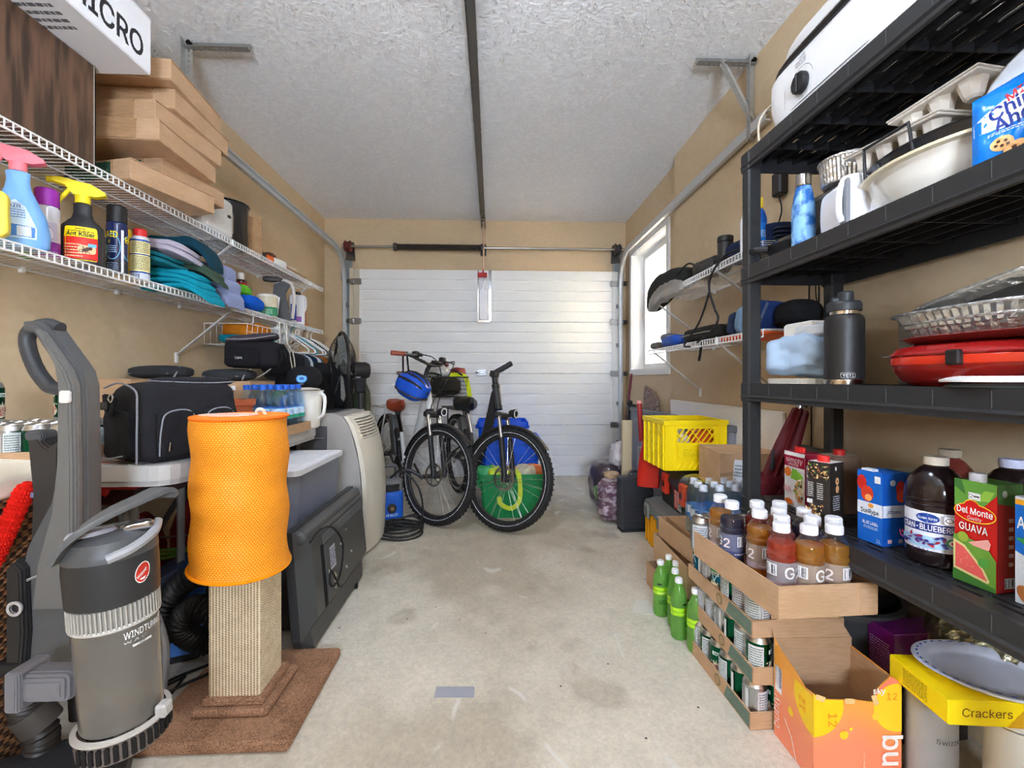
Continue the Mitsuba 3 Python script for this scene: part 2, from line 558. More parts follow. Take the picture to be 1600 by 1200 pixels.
lk = part(door, 'lock', join(bx(-0.16, -0.055, 4.70, 4.722, 1.035, 1.10, 0.003), bx(-0.14, -0.07, 4.675, 4.70, 1.055, 1.08, 0.003)), 'metal', (120, 120, 122))
part(lk, 'slide_bolt', rod([-0.17, 4.69, 1.067], [-0.06, 4.69, 1.067], 0.007), 'chrome', (190, 190, 190))
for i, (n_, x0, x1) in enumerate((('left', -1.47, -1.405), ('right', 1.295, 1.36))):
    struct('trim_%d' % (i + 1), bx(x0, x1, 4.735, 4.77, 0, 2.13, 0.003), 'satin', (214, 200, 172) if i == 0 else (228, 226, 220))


# ---------------------------------------------------------------- window
def frame_of(y0, y1, z0, z1, w, t, x):
    return plate(rect(y0, z0, y1, z1).difference(rect(y0 + w, z0 + w, y1 - w, z1 - w)), t, 'yz', x)


win = struct('window_1', label='white framed window, daylight behind its pane')
part(win, 'window_casing', frame_of(WY0 - 0.045, WY1 + 0.045, WZ0 - 0.045, WZ1 + 0.045, 0.052, 0.016, XR - 0.016), 'satin', (238, 238, 236), False)
part(win, 'window_reveal', frame_of(WY0, WY1, WZ0, WZ1, 0.012, 0.16, XR), 'satin', (240, 240, 238), False)
part(win, 'sash', frame_of(WY0 + 0.012, WY1 - 0.012, WZ0 + 0.012, WZ1 - 0.012, 0.05, 0.05, XR + 0.105), 'satin', (242, 242, 240), False)
part(win, 'pane', bx(XR + 0.128, XR + 0.1285, WY0 + 0.05, WY1 - 0.05, WZ0 + 0.05, WZ1 - 0.05), 'clear', None, False)
nb = thing('neighbour_house', 'pale cream sided house wall outside the window', 'house')
for k in range(34):
    part(nb, 'siding_board', bx(4.47, 4.5, 0.0, 24.0, k * 0.2, k * 0.2 + 0.197, 0.004), 'matte', (243, 236, 220), False)
struct('ground_outside', bx(XR + 0.2, 9, -6, 26, -0.3, -0.02), 'matte', (200, 198, 192), label='ground outside the window')

# ---------------------------------------------------------------- door tracks, shaft, spring, opener
CH = [(-0.026, -0.012), (0.026, -0.012), (0.026, 0.014), (0.018, 0.014), (0.018, -0.008), (-0.018, -0.008), (-0.018, 0.014), (-0.026, 0.014)]
for side, x in ((-1, -1.475), (1, 1.31)):
    nm = 'left' if side < 0 else 'right'
    t = thing('door_track', f'galvanised roller track of the garage door along the {nm} wall, curving down at the corner', 'door track')
    a = np.radians(np.linspace(0, 90, 12))
    path = [[x, 4.685, 0.02], [x, 4.685, 1.0], [x, 4.685, 1.93]] + [[x, 4.685 - 0.33 * (1 - math.cos(q)), 1.93 + 0.33 * math.sin(q)] for q in a[1:]] + [[x, 3.4, 2.26], [x, 2.6, 2.26], [x, 2.14, 2.26]]
    part(t, 'rail', sweep(path, [(-b, side * c) for b, c in CH] if False else [(b, side * c * 1.0) for b, c in CH], up=[side, 0, 0]), 'galvanised', (206, 210, 212), False)
    part(t, 'wall_angle', join(bx(x + side * 0.016, x + side * 0.02, 4.67, 4.735, 0.0, 2.2), bx(x - side * 0.03, x + side * 0.02, 4.728, 4.735, 0.0, 2.2) if side < 0 else bx(x - 0.03, x + 0.02, 4.728, 4.735, 0, 2.2)), 'galvanised', (132, 138, 142), False)
    for z in (0.35, 0.75, 1.35, 1.75):
        part(t, 'track_bracket', join(bx(x - 0.03, x + 0.03, 4.69, 4.733, z - 0.02, z + 0.02, 0.002), mv(rot(cyl(0.009, 0.02, n=8), 'x', 90), x, 4.69, z)), 'galvanised', (120, 124, 126))
    part(t, 'flag_plate', plate(Polygon([(x - 0.06, 2.0), (x + 0.06, 2.0), (x + 0.05, 2.38), (x - 0.05, 2.38)]), 0.004, 'xz', 4.745), 'galvanised', (150, 154, 156), False)
    # perforated hanger: a piece on the ceiling, a drop and a brace
    h = thing('track_hanger', f'perforated steel angle hanger holding the {nm} door track to the ceiling', 'bracket')

    def perf(L, w=0.034, d=0.02):
        s = rect(0, -w / 2, L, w / 2)
        for q in np.arange(0.02, L - 0.01, d * 1.3):
            s = s.difference(Point(q, 0).buffer(0.0055, quad_segs=3))
        return join(prism(s, 0.003), mv(rot(prism(s, 0.003), 'x', 90), 0, -w / 2, w / 2))
    y = 2.30
    xa = 1.325 if side > 0 else -1.455
    part(h, 'ceiling_angle', mv(rot(perf(0.30), 'x', 90), xa - 0.29 if side > 0 else xa - 0.02, y, 2.615), 'galvanised', (140, 140, 138), False)
    part(h, 'drop_angle', mv(rot(rot(perf(0.42), 'x', 90), 'y', 90), xa - 0.01, y - 0.004, 2.635), 'galvanised', (168, 168, 164), False)
    part(h, 'brace_angle', mv(rot(rot(perf(0.35), 'x', 90), 'y', 62 if side > 0 else 118), xa - 0.16 if side > 0 else xa + 0.15 - 0.32, y - 0.008, 2.615) if side > 0 else
         mv(rot(rot(perf(0.33), 'x', 90), 'y', 60), xa - 0.19, y - 0.008, 2.62), 'galvanised', (186, 186, 182), False)
    part(h, 'bolt', mv(rot(cyl(0.012, 0.02, n=6), 'x', 90), xa, y - 0.01, 2.615), 'metal', (50, 50, 50), False)
    part(h, 'bolt', mv(rot(cyl(0.012, 0.02, n=6), 'x', 90), xa, y - 0.01, 2.29), 'metal', (50, 50, 50), False)

t = thing('torsion_shaft', 'steel torsion shaft above the garage door with a black spring on its left half', 'shaft')
part(t, 'shaft', rod([-1.50, 4.66, 2.325], [1.36, 4.66, 2.325], 0.0125, 12), 'metal', (190, 188, 182))
a = np.linspace(0, 2 * math.pi * 62, 62 * 9)
part(t, 'spring', tube(np.stack([-0.96 + 0.85 * a / a[-1], 4.66 + 0.027 * np.cos(a), 2.325 + 0.027 * np.sin(a)], 1), 0.0062, 5), 'satin', (34, 33, 33))
part(t, 'spring_core', rod([-0.96, 4.66, 2.325], [-0.11, 4.66, 2.325], 0.0255, 14), 'rubber', (22, 22, 22))
for x in (-0.97, -0.10):
    part(t, 'spring_cone', mv(rot(cyl(0.04, 0.035, n=16, b=0.006), 'y', 90), x - 0.017, 4.66, 2.325), 'satin', (60, 58, 56))
for x, c in ((-1.435, (88, 34, 34)), (1.28, (44, 44, 46))):
    d = part(t, 'cable_drum', mv(rot(lathe([(0, 0), (0.055, 0), (0.058, 0.008), (0.046, 0.014), (0.046, 0.045), (0.058, 0.05), (0.05, 0.06), (0, 0.06)], 24), 'y', 90), x - 0.03, 4.66, 2.325), 'satin', c)
    part(t, 'bearing_plate', plate(Polygon([(x - 0.05, 2.2), (x + 0.05, 2.2), (x + 0.035, 2.39), (x - 0.035, 2.39)]), 0.005, 'xz', 4.735), 'metal', (96, 98, 100), False)
part(t, 'centre_bracket', join(bx(-0.12, -0.06, 4.72, 4.768, 2.27, 2.38, 0.003), bx(-0.10, -0.09, 4.64, 4.72, 2.29, 2.36, 0.002)), 'metal', (70, 70, 70), False)

t = thing('door_opener', 'garage door opener rail under the middle of the ceiling with its hanging motor unit', 'door opener')
part(t, 'rail', sweep([[-0.09, 1.2, 2.575], [-0.09, 4.6, 2.6]], [(-0.019, 0), (0.019, 0), (0.019, 0.006), (0.004, 0.008), (0.004, 0.03), (0.014, 0.032), (0.014, 0.036), (-0.014, 0.036), (-0.014, 0.032), (-0.004, 0.03), (-0.004, 0.008), (-0.019, 0.006)], up=[0, 0, 1]), 'satin', (74, 72, 68), False)
part(t, 'chain', join([mv(bx(-0.116, -0.110, y, y + 0.009, 2.583, 2.592), z=0.025 * (y - 1.2) / 3.4) for y in np.arange(1.3, 4.5, 0.0145)]), 'metal', (120, 118, 112), False)
part(t, 'header_bracket', join(bx(-0.112, -0.068, 4.58, 4.768, 2.575, 2.582, 0.001), bx(-0.112, -0.106, 4.6, 4.768, 2.55, 2.62, 0.001), bx(-0.074, -0.068, 4.6, 4.768, 2.55, 2.62, 0.001), mv(rot(cyl(0.018, 0.03, n=14), 'y', 90), -0.105, 4.62, 2.565)), 'metal', (112, 106, 100), False)
part(t, 'pull_arm', sweep([[-0.085, 4.60, 2.575], [-0.085, 4.655, 2.10]], [(-0.008, -0.004), (0.008, -0.004), (0.008, 0.004), (-0.008, 0.004)], up=[0, 1, 0]), 'metal', (96, 74, 58), False)
br = part(t, 'door_bracket', join(*[bx(x, x + 0.014, 4.672, 4.70, 1.585, 2.11, 0.002) for x in (-0.148, -0.098, -0.036, -0.022)], bx(-0.15, -0.02, 4.68, 4.705, 1.575, 1.60, 0.002)), 'chrome', (190, 190, 192))
part(br, 'cover_plate', bx(-0.128, -0.05, 4.665, 4.69, 1.60, 1.91, 0.004), 'satin', (242, 242, 246))
part(br, 'release_handle', join(bx(-0.145, -0.052, 4.645, 4.67, 2.03, 2.075, 0.006), rod([-0.1, 4.65, 2.07], [-0.085, 4.655, 2.11], 0.005)), 'satin', (176, 32, 30))
part(t, 'motor_unit', bx(-0.24, 0.06, 0.75, 1.2, 2.36, 2.55, 0.02), 'satin', (90, 90, 92))
for x in (-0.2, 0.01):
    part(t, 'hanger_strap', bx(x, x + 0.01, 0.9, 0.93, 2.54, ZC), 'metal', (150, 150, 150), False)
lens = {**shape(join(bx(-0.22, 0.04, 1.2, 1.212, 2.375, 2.49), bx(-0.2, 0.02, 0.80, 1.15, 2.348, 2.359)), 'matte', (255, 255, 255), False), 'emitter': {'type': 'area', 'radiance': {'type': 'rgb', 'value': [LAMP_OPENER * 0.86, LAMP_OPENER, LAMP_OPENER * 1.2]}}}
part(t, 'lamp_lens', lens)
t = thing('added_globe_light', 'added bare globe lamp hanging below the ceiling behind the camera', 'added light')  # unseen lamp added as soft fill for the room and ceiling
part(t, 'rose', mv(cyl(0.06, 0.03, -0.03, 24, b=0.006), 0.15, -0.25, ZC), 'satin', (240, 240, 240))
part(t, 'stem', rod([0.15, -0.25, ZC - 0.03], [0.15, -0.25, 2.42], 0.008, 8), 'satin', (230, 230, 230))
part(t, 'globe', {**shape(mv(trimesh.creation.icosphere(3, 0.12), 0.15, -0.25, 2.31), 'matte', (255, 255, 255)), 'emitter': {'type': 'area', 'radiance': {'type': 'rgb', 'value': [LAMP_ADDED_GLOBE * 0.86, LAMP_ADDED_GLOBE, LAMP_ADDED_GLOBE * 1.2]}}})
t = thing('added_fill_light', 'added fill light on a tripod, standing behind the camera, turned to the room', 'work light', at(0.1, -1.75, 0))  # lamp added out of view to brighten the ceiling and room
for a in (30, 150, 270):
    part(t, 'leg', rod([0, 0, 0.45], [0.4 * math.cos(math.radians(a)), 0.4 * math.sin(math.radians(a)), 0.01], 0.012, 8), 'satin', (40, 40, 42))
part(t, 'pole', rod([0, 0, 0.42], [0, 0, 1.25], 0.015, 10), 'satin', (60, 60, 62))
TILT = at(0, 0, 1.3) @ at(rx=35)
part(t, 'housing', bx(-0.36, 0.36, -0.03, 0.03, -0.3, 0.3, 0.01), 'satin', (60, 60, 62), M=TILT)
part(t, 'diffuser', {**shape((bx(-0.34, 0.34, 0.031, 0.034, -0.28, 0.28)), 'matte', (255, 255, 255), False), 'emitter': {'type': 'area', 'radiance': {'type': 'rgb', 'value': [LAMP_ADDED_FILL * 0.86, LAMP_ADDED_FILL, LAMP_ADDED_FILL * 1.2]}}}, M=TILT)
solo('duct_tape', 'strip of grey duct tape stuck on the concrete floor', 'tape', join(prism(Polygon([(-0.183, 1.456), (-0.058, 1.451), (-0.056, 1.502), (-0.181, 1.508)]), 0.0006), *[bx(x, x + 0.0035, 1.453, 1.503, 0.0004, 0.0016) for x in (-0.125, -0.113, -0.108, -0.096)]), 'satin', (158, 160, 168), False)
# ================================================================ wire shelves
PW = (240, 240, 238)


def wire_shelf(label, xw, xf, y0, y1, z, braces, group=None, drop=0.27):
    """A coated wire shelf from the wall at xw to its front edge at xf; the lip hangs below the deck."""
    s = 1 if xf > xw else -1
    t = thing('wire_shelf', label, 'wire shelf', group=group)
    ys = np.arange(y0, y1, 0.0254)
    def wires(x0, x1, zz, r, along_z=False):
        return join([bx(min(x0, x1), max(x0, x1), y - r, y + r, zz - r, zz + r) for y in ys])
    part(t, 'deck_wires', wires(xw + s * 0.006, xf, z, 0.0013), 'satin', PW, False, kind='stuff')
    part(t, 'front_lip', join([rod([xf, y0, z - 0.002], [xf, y1, z - 0.002], 0.003, 6), rod([xf, y0, z - 0.029], [xf, y1, z - 0.029], 0.0034, 6)] + [bx(xf - 0.0016, xf + 0.0016, y - 0.0016, y + 0.0016, z - 0.029, z) for y in ys]), 'satin', PW, False, kind='stuff')
    for q, xx in ((0, xw + s * 0.008), (1, (xw + xf) / 2)):
        part(t, 'long_rod', rod([xx, y0, z - 0.004], [xx, y1, z - 0.004], 0.003, 6), 'satin', PW)
    for y in braces:
        b = part(t, 'brace', sweep([[xf - s * 0.004, y, z - 0.026], [xw + s * 0.008, y, z - drop]], [(-0.004, -0.0075), (0.004, -0.0075), (0.004, 0.0075), (-0.004, 0.0075)], up=[0, 1, 0]), 'satin', (196, 194, 188), False)
        part(b, 'wall_foot', bx(min(xw, xw + s * 0.012), max(xw, xw + s * 0.012), y - 0.01, y + 0.01, z - drop - 0.045, z - drop + 0.012, 0.002), 'satin', PW)
        part(b, 'hook', bx(xf - 0.006, xf + 0.006, y - 0.008, y + 0.008, z - 0.034, z + 0.002, 0.002), 'satin', PW)
    for y in np.arange(y0 + 0.15, y1, 0.42):
        part(t, 'wall_clip', bx(min(xw, xw + s * 0.016), max(xw, xw + s * 0.016), y - 0.009, y + 0.009, z - 0.018, z + 0.006, 0.003), 'satin', (236, 236, 232))
    return t


ZU, ZLo = 1.752, 1.402
wire_shelf('upper white wire shelf on the left wall, loaded with cardboard boxes', XL, -1.40, 0.75, 3.88, ZU, (1.2, 2.55, 3.62))
wire_shelf('lower white wire shelf on the left wall, holding sprays, towels and cleaners', XL, -1.40, 0.75, 3.88, ZLo, (2.56,))
UZ, LZ = ZU + 0.002, ZLo + 0.002                         # what stands on them


# ---------------------------------------------------------------- cardboard
def cardboard(a, b):
    A, B = [float(x) for x in lin(a)], [float(x) for x in lin(b)]

    def fn(p, n, uv):
        s = p.x + p.y
        t = noise(s * 40, p.z * 420) * 0.35 + 0.65 * fbm(p.x * 14, p.y * 14, p.z * 14, 3)
        return mix(A, B, smoothstep(0.3, 0.72, t))
    return principled(proc(fn), 0.82, specular=0.2)


scene['kraft'] = cardboard((190, 156, 124), (178, 144, 110))
scene['kraft_dark'] = cardboard((172, 136, 100), (156, 120, 86))


def carton(name, label, sx, sy, sz, M, mat='kraft', group=None, prints=(), tape=True, gap=0.004):
    """A closed cardboard box: four walls, top and bottom flaps with their seam."""
    t = thing(name, label, 'cardboard box', M, group)
    part(t, 'body', cbx(sx, sy, sz - 0.006, 0.003, 0.003), mat, smooth=False)
    for k, s in enumerate((-1, 1)):
        part(t, 'flap', bx(-sx / 2, sx / 2, min(s * 0.001, s * sy / 2), max(s * 0.001, s * sy / 2), sz - 0.004, sz, 0.001), mat, smooth=False)
    if tape:
        part(t, 'tape', bx(-sx / 2 - 0.0008, sx / 2 + 0.0008, -0.024, 0.024, sz - 0.06, sz + 0.0006), 'satin', (200, 170, 128), False)
    if prints:
        part(t, 'print', decal(prints, base=sy / 2 + 0.0006), 'matte')
    return t


def flatbox(label, M, sx=0.42, sy=0.40, sz=0.081, green=False):
    """A shallow mailer carton: tray, lid with tucked side flaps."""
    t = thing('mailer_box', label, 'cardboard box', M, 'shallow cardboard mailers stacked on the upper shelf')
    part(t, 'tray', cbx(sx, sy, sz - 0.004, 0.003), 'kraft', smooth=False)
    part(t, 'lid', bx(-sx / 2 - 0.002, sx / 2 + 0.002, -sy / 2 - 0.002, sy / 2 + 0.002, sz - 0.004, sz, 0.001), 'kraft', smooth=False)
    part(t, 'side_flap', bx(-sx / 2 + 0.03, sx / 2 - 0.085, -sy / 2 - 0.004, -sy / 2, 0.004, sz - 0.002, 0.001), 'kraft_dark', smooth=False)
    part(t, 'corner_flap', bx(sx / 2 - 0.08, sx / 2 + 0.001, -sy / 2 - 0.003, -sy / 2, 0.002, sz - 0.001, 0.001), 'kraft', smooth=False)
    if green:
        part(t, 'print', decal([(rect(-sx / 2 + 0.01, 0.008, sx / 2 - 0.09, sz - 0.008), (38, 74, 58)), (lines(-0.1, 0.015, 0.16, 0.03, 3, 4), (96, 128, 104))], base=sy / 2 + 0.005), 'matte')
    return t


# on the upper shelf
def walnut(p, n, uv):
    t = fbm(p.x * 60, p.y * 60, p.z * 5, 3)
    return mix([float(x) for x in lin((96, 70, 54))], [float(x) for x in lin((50, 36, 28))], smoothstep(0.3, 0.7, t))


scene['walnut'] = principled(proc(walnut), 0.45)
t = thing('speaker_cabinet', 'large dark walnut veneer cabinet at the near end of the upper left shelf', 'speaker', at(-1.545, 1.43, UZ))
part(t, 'body', cbx(0.28, 0.52, 0.355, 0.004), 'walnut', smooth=False)
part(t, 'front_baffle', bx(-0.135, 0.135, 0.26, 0.275, 0.004, 0.351, 0.003), 'matte', (26, 24, 24))
part(t, 'edge_trim', bx(0.128, 0.14, 0.2605, 0.2625, 0.0, 0.355), 'satin', (168, 160, 152), False)
t = thing('appliance_carton', 'white printed carton resting on the walnut cabinet, black MICRO lettering on its side', 'box', at(-1.445, 1.43, UZ + 0.356, rz=0))
part(t, 'body', cbx(0.40, 0.62, 0.20, 0.004), 'satin', (236, 236, 238), False)
part(t, 'top_flap', bx(-0.2, 0.2, -0.31, 0.31, 0.199, 0.202), 'satin', (228, 228, 230), False)
side = decal([(txt('MICRO', 0.075, 0.12, 0.035, bold=True, width=0.30), (40, 40, 44))], base=0.2005)
part(t, 'lettering', rot(side, 'z', 90), 'matte', label='black lettering')
part(t, 'underside_print', mv(rot(decal([(lines(-0.15, -0.2, 0.12, 0.3, 8, 3), (96, 96, 98)), (lines(0.0, -0.1, 0.14, 0.12, 4, 5), (96, 96, 98))]), 'x', 90), z=0), 'matte')
for k, (x, y, z, rz, lab) in enumerate((
        (-1.50, 2.02, 0.166, 3, 'brown mailer box, lowest of the four stacked above the green ended boxes'), (-1.50, 2.05, 0.2485, -3, 'brown mailer box, second from the bottom of the four in the stack'),
        (-1.49, 2.10, 0.331, 2, 'brown mailer box, second from the top of the stack on the upper left shelf'), (-1.48, 2.03, 0.4135, 6, 'brown mailer box on the very top of the stack, close to the ceiling'))):
    flatbox(lab, at(x, y, UZ + z, rz=rz))
flatbox('brown mailer box with a dark green end, lying askew at the bottom of the stack', at(-1.47, 2.02, UZ + 0.001, rz=-14), 0.32, 0.38, 0.081, True)
flatbox('second dark green ended mailer box, sticking out behind the askew one', at(-1.50, 2.17, UZ + 0.0835, rz=-8), 0.32, 0.36, 0.081, True)

t = thing('toaster', 'white rounded appliance with a chrome edge behind the mailer boxes', 'appliance', at(-1.52, 2.46, UZ))
part(t, 'body', soft(0.22, 0.27, 0.21, 0.28, 10), 'gloss', (232, 231, 226), 60)
part(t, 'end_panel', mv(rot(prism(rrect(0.19, 0.18, 0.05), 0.012), 'x', 90), 0, 0.145, 0.105), 'chrome', (205, 205, 205), 30)
part(t, 'lever', bx(0.09, 0.115, 0.06, 0.09, 0.11, 0.125, 0.004), 'satin', (40, 40, 40))
t = thing('stock_pot', 'tall black enamel pot with a rolled rim beside the white appliance', 'pot', at(-1.535, 2.715, UZ))
part(t, 'body', lathe([(0, 0), (0.112, 0), (0.12, 0.01), (0.12, 0.24), (0.128, 0.246), (0.124, 0.25), (0.116, 0.246), (0.114, 0.02), (0, 0.015)], 36), 'gloss', (26, 26, 28))
for s in (-1, 1):
    part(t, 'handle', tube(curve([[0.03, s * 0.118, 0.215], [0.03, s * 0.15, 0.22], [-0.03, s * 0.15, 0.22], [-0.03, s * 0.118, 0.215]], 12), 0.006, 8), 'gloss', (24, 24, 24))
t = thing('lid_stack', 'black lids lying on the second green ended mailer box', 'pot lid', at(-1.56, 2.36, UZ + 0.166))
part(t, 'lid', lathe([(0, 0.03), (0.07, 0.026), (0.11, 0.008), (0.115, 0), (0.11, 0.002), (0, 0.02)], 28), 'gloss', (28, 28, 30))
part(t, 'knob', cyl(0.018, 0.02, 0.03, b=0.004), 'gloss', (24, 24, 24))
t = thing('small_carton', 'small upright brown carton printed with a black square, beyond the black pot', 'cardboard box', at(-1.52, 2.92, UZ, rz=38) @ np.diag([1.15, 1.15, 1.1, 1.0]))
part(t, 'body', cbx(0.13, 0.12, 0.215, 0.002), 'kraft_dark', smooth=False)
part(t, 'top_flap', bx(-0.065, 0.065, -0.06, 0.06, 0.2145, 0.216), 'kraft', smooth=False)
part(t, 'print', rot(decal([(rect(-0.042, 0.06, 0.0, 0.15), (26, 24, 24)), (ell(-0.021, 0.12, 0.016), (190, 160, 120)), (ell(-0.021, 0.12, 0.009), (26, 24, 24)), (rect(-0.034, 0.07, -0.008, 0.088), (190, 160, 120)), (txt('TICA', 0.022, 0.028, 0.10, deg=90), (36, 30, 26))], base=0.066), 'z', 90), 'matte')
t = thing('glue_gun', 'orange and white hand tool lying on the upper left shelf', 'tool', at(-1.46, 3.06, UZ, rz=80))
part(t, 'grip', soft(0.10, 0.05, 0.05, 0.5, 6), 'satin', (236, 104, 40), 60)
part(t, 'barrel', mv(soft(0.16, 0.055, 0.05, 0.5, 6), 0.10, 0, 0.0), 'satin', (232, 232, 228), 60)
part(t, 'collar', mv(soft(0.04, 0.058, 0.054, 0.4, 4), -0.06), 'satin', (40, 38, 38), 60)
solo('fabric_bundle', 'small dark and rust coloured bundle leaning against the small upright carton', 'bundle', soft(0.14, 0.10, 0.09, 0.7, 10, 0.02, 18, 3), 'fabric', (84, 52, 40), 60, M=at(-1.53, 3.17, UZ))
solo('paper_bundle', 'greyish plastic wrapped bundle near the far end of the upper shelf', 'bundle', soft(0.16, 0.22, 0.07, 0.6, 10, 0.02, 16, 5), 'satin', (196, 182, 160), 60, M=at(-1.53, 3.52, UZ))
solo('storage_tray', 'flat brown tray lying on the deck of the upper shelf above the towels', 'tray', join(cbx(0.24, 0.5, 0.004), bx(-0.12, 0.12, -0.25, -0.246, 0, 0.03), bx(-0.12, 0.12, 0.246, 0.25, 0, 0.03), bx(-0.12, -0.116, -0.25, 0.25, 0, 0.03), bx(0.116, 0.12, -0.25, 0.25, 0, 0.03)), 'kraft_dark', smooth=False, M=at(-1.55, 3.36, UZ))


# ---------------------------------------------------------------- on the lower shelf
def wrap(items, prof, sy=1.0, o=0.0006, step=0.0003):
    """Prints wrapped around a turned body (profile points r, z), flattened by sy in depth."""
    pr = sorted((z, r) for r, z in prof)
    zs, rs = [z for z, _ in pr], [r for _, r in pr]
    out = []
    for k, (s, c) in enumerate(items):
        m = s if isinstance(s, trimesh.Trimesh) else flat(s)
        mid = np.interp(m.vertices[:, 1].mean(), zs, rs)
        if max(np.ptp(m.vertices[:, 0]), np.ptp(m.vertices[:, 1])) > 0.3 * mid:
            v, f = trimesh.remesh.subdivide_to_size(m.vertices, m.faces, 0.3 * mid, max_iter=12)
            m = mesh(v, f)
        x, z = m.vertices[:, 0], m.vertices[:, 1]
        r = np.interp(z, zs, rs) + o + step * k
        a = x / mid
        out.append(paint(mesh(np.stack([r * np.sin(a), -r * np.cos(a) * sy, z], 1), m.faces), c))
    return join(out)


def trigger(t, z, c, s=1.0, lever=None):
    """A spray head with its nozzle to -x and a squeeze lever."""
    h = part(t, 'spray_head', mv(scl(join(cyl(0.017, 0.022, -0.006, 16), plate(Polygon([(-0.02, 0.016), (0.03, 0.016), (0.052, 0.024), (0.05, 0.032), (0.02, 0.05), (-0.045, 0.058), (-0.062, 0.056), (-0.062, 0.044), (-0.035, 0.038)]), 0.024, 'xz', -0.012)), s), 0, 0, z), 'satin', c, 30)
    part(h, 'lever', mv(scl(tube(curve([[-0.024, 0, 0.038], [-0.034, 0, 0.02], [-0.05, 0, -0.006], [-0.056, 0, -0.02]], 10), [0.006] * 6 + [0.0065] * 3 + [0.005] if False else 0.0055, 8), s), 0, 0, z), 'satin', lever or c)
    part(h, 'nozzle', mv(scl(mv(rot(cyl(0.009, 0.014, n=10), 'y', -90), -0.06, 0, 0.05), s), 0, 0, z), 'satin', c)


t = thing('spray_bottle', 'light blue spray bottle with a pink trigger at the near end of the lower shelf', 'spray bottle', at(-1.465, 1.49, LZ, rz=30))
PB = [(0, 0), (0.066, 0), (0.072, 0.01), (0.073, 0.05), (0.064, 0.10), (0.044, 0.15), (0.03, 0.185), (0.026, 0.21), (0.028, 0.235), (0.02, 0.24), (0, 0.24)]
part(t, 'body', scl(lathe(PB, 32), 1, 0.6, 1), 'satin', (118, 170, 224), 60)
part(t, 'label', wrap([(Polygon([(-0.05, 0.025), (0.05, 0.025), (0.052, 0.06), (0.03, 0.125), (0.0, 0.145), (-0.03, 0.125), (-0.052, 0.06)]), (196, 220, 242)), (Polygon([(-0.048, 0.03), (0.048, 0.03), (0.05, 0.062), (-0.05, 0.07)]), (74, 128, 196)), (rect(0.008, 0.032, 0.04, 0.062), (210, 222, 236)), (lines(-0.025, 0.085, 0.05, 0.03, 4, 2), (92, 134, 190)), (txt('AIR', 0.012, 0, 0.118), (60, 96, 160))], PB, 0.6), 'satin')
trigger(t, 0.245, (246, 128, 140), 1.2)
t = thing('cleaner_bottle', 'yellow plastic bottle partly hidden behind the light blue spray bottle', 'bottle', at(-1.585, 1.50, LZ))
part(t, 'body', scl(lathe([(0, 0), (0.045, 0), (0.05, 0.01), (0.05, 0.15), (0.04, 0.2), (0.02, 0.235), (0.02, 0.25), (0, 0.25)], 24), 1, 0.7, 1), 'satin', (236, 208, 88), 60)
part(t, 'cap', cyl(0.022, 0.03, 0.25, b=0.003), 'satin', (240, 236, 220))
solo('scrub_pad', 'green scouring pad wedged behind the blue spray bottle', 'scouring pad', soft(0.07, 0.04, 0.11, 0.5, 8, 0.012, 40, 2), 'terry', (92, 158, 66), 60, M=at(-1.56, 1.62, LZ + 0.0))
solo('detergent_pouch', 'yellow paper packet at the very left edge of the lower shelf', 'packet', soft(0.10, 0.03, 0.13, 0.35, 8, 0.004, 20, 4), 'satin', (240, 214, 78), 60, M=at(-1.43, 1.36, LZ, rz=30))


def aerosol(label, M, body, cap, prints, r=0.033, h=0.235, caph=0.06, dome=False, capr=None):
    t = thing('aerosol_can', label, 'spray can', M)
    prof = [(0, 0), (r - 0.003, 0), (r, 0.004), (r, h - caph - 0.012), (r - 0.004, h - caph - 0.004), (r * 0.8, h - caph), (0, h - caph)]
    part(t, 'body', lathe(prof, 28), 'gloss', body, 30)
    part(t, 'cap', lathe([(0, h - caph - 0.004), (capr or r - 0.0015, h - caph - 0.004), (capr or r - 0.0015, h - 0.006), ((capr or r) * 0.82, h), (0, h)], 24), 'satin', cap, 30)
    part(t, 'print', decal(prints, bend=r), 'satin')
    return t


aerosol('purple capped aerosol can with a purple base, left of the ant spray', at(-1.50, 1.62, LZ, rz=38), (206, 204, 208), (140, 34, 150),
        [(rect(-0.1, 0.004, 0.1, 0.055), (128, 40, 138)), (rect(-0.012, 0.058, 0.03, 0.12), (190, 182, 200)), (ell(0.0, 0.08, 0.02, 0.028), (150, 140, 158)), (ell(0.004, 0.08, 0.015, 0.022), (206, 200, 210)), (txt('SPRAY', 0.016, -0.028, 0.12, deg=90), (70, 60, 78)), (txt('SAFE', 0.009, -0.012, 0.03), (235, 230, 240)), (lines(0.0, 0.012, 0.03, 0.012, 2), (220, 200, 225))], 0.033, 0.235, 0.055)
t = thing('ant_spray', 'black spray bottle with a yellow trigger, its yellow and red label reading Ant Killer', 'spray bottle', at(-1.452, 1.70, LZ, rz=30))
PA = [(0, 0), (0.056, 0), (0.06, 0.006), (0.06, 0.10), (0.056, 0.135), (0.03, 0.165), (0.025, 0.185), (0.025, 0.215), (0.015, 0.22), (0, 0.22)]
part(t, 'body', scl(lathe(PA, 32), 1, 0.58, 1), 'satin', (38, 38, 40), 50)
ant = shapely.union_all([ell(0.012, 0.048, 0.012, 0.006, 20), ell(0.024, 0.054, 0.008, 0.006, 20), ell(0.0, 0.045, 0.006, 0.004)] + [LineString([(0.01, 0.048), (0.005 + 0.01 * k, 0.038)]).buffer(0.0012) for k in range(3)] + [LineString([(0.014, 0.05), (0.005 + 0.012 * k, 0.06)]).buffer(0.0012) for k in range(3)])
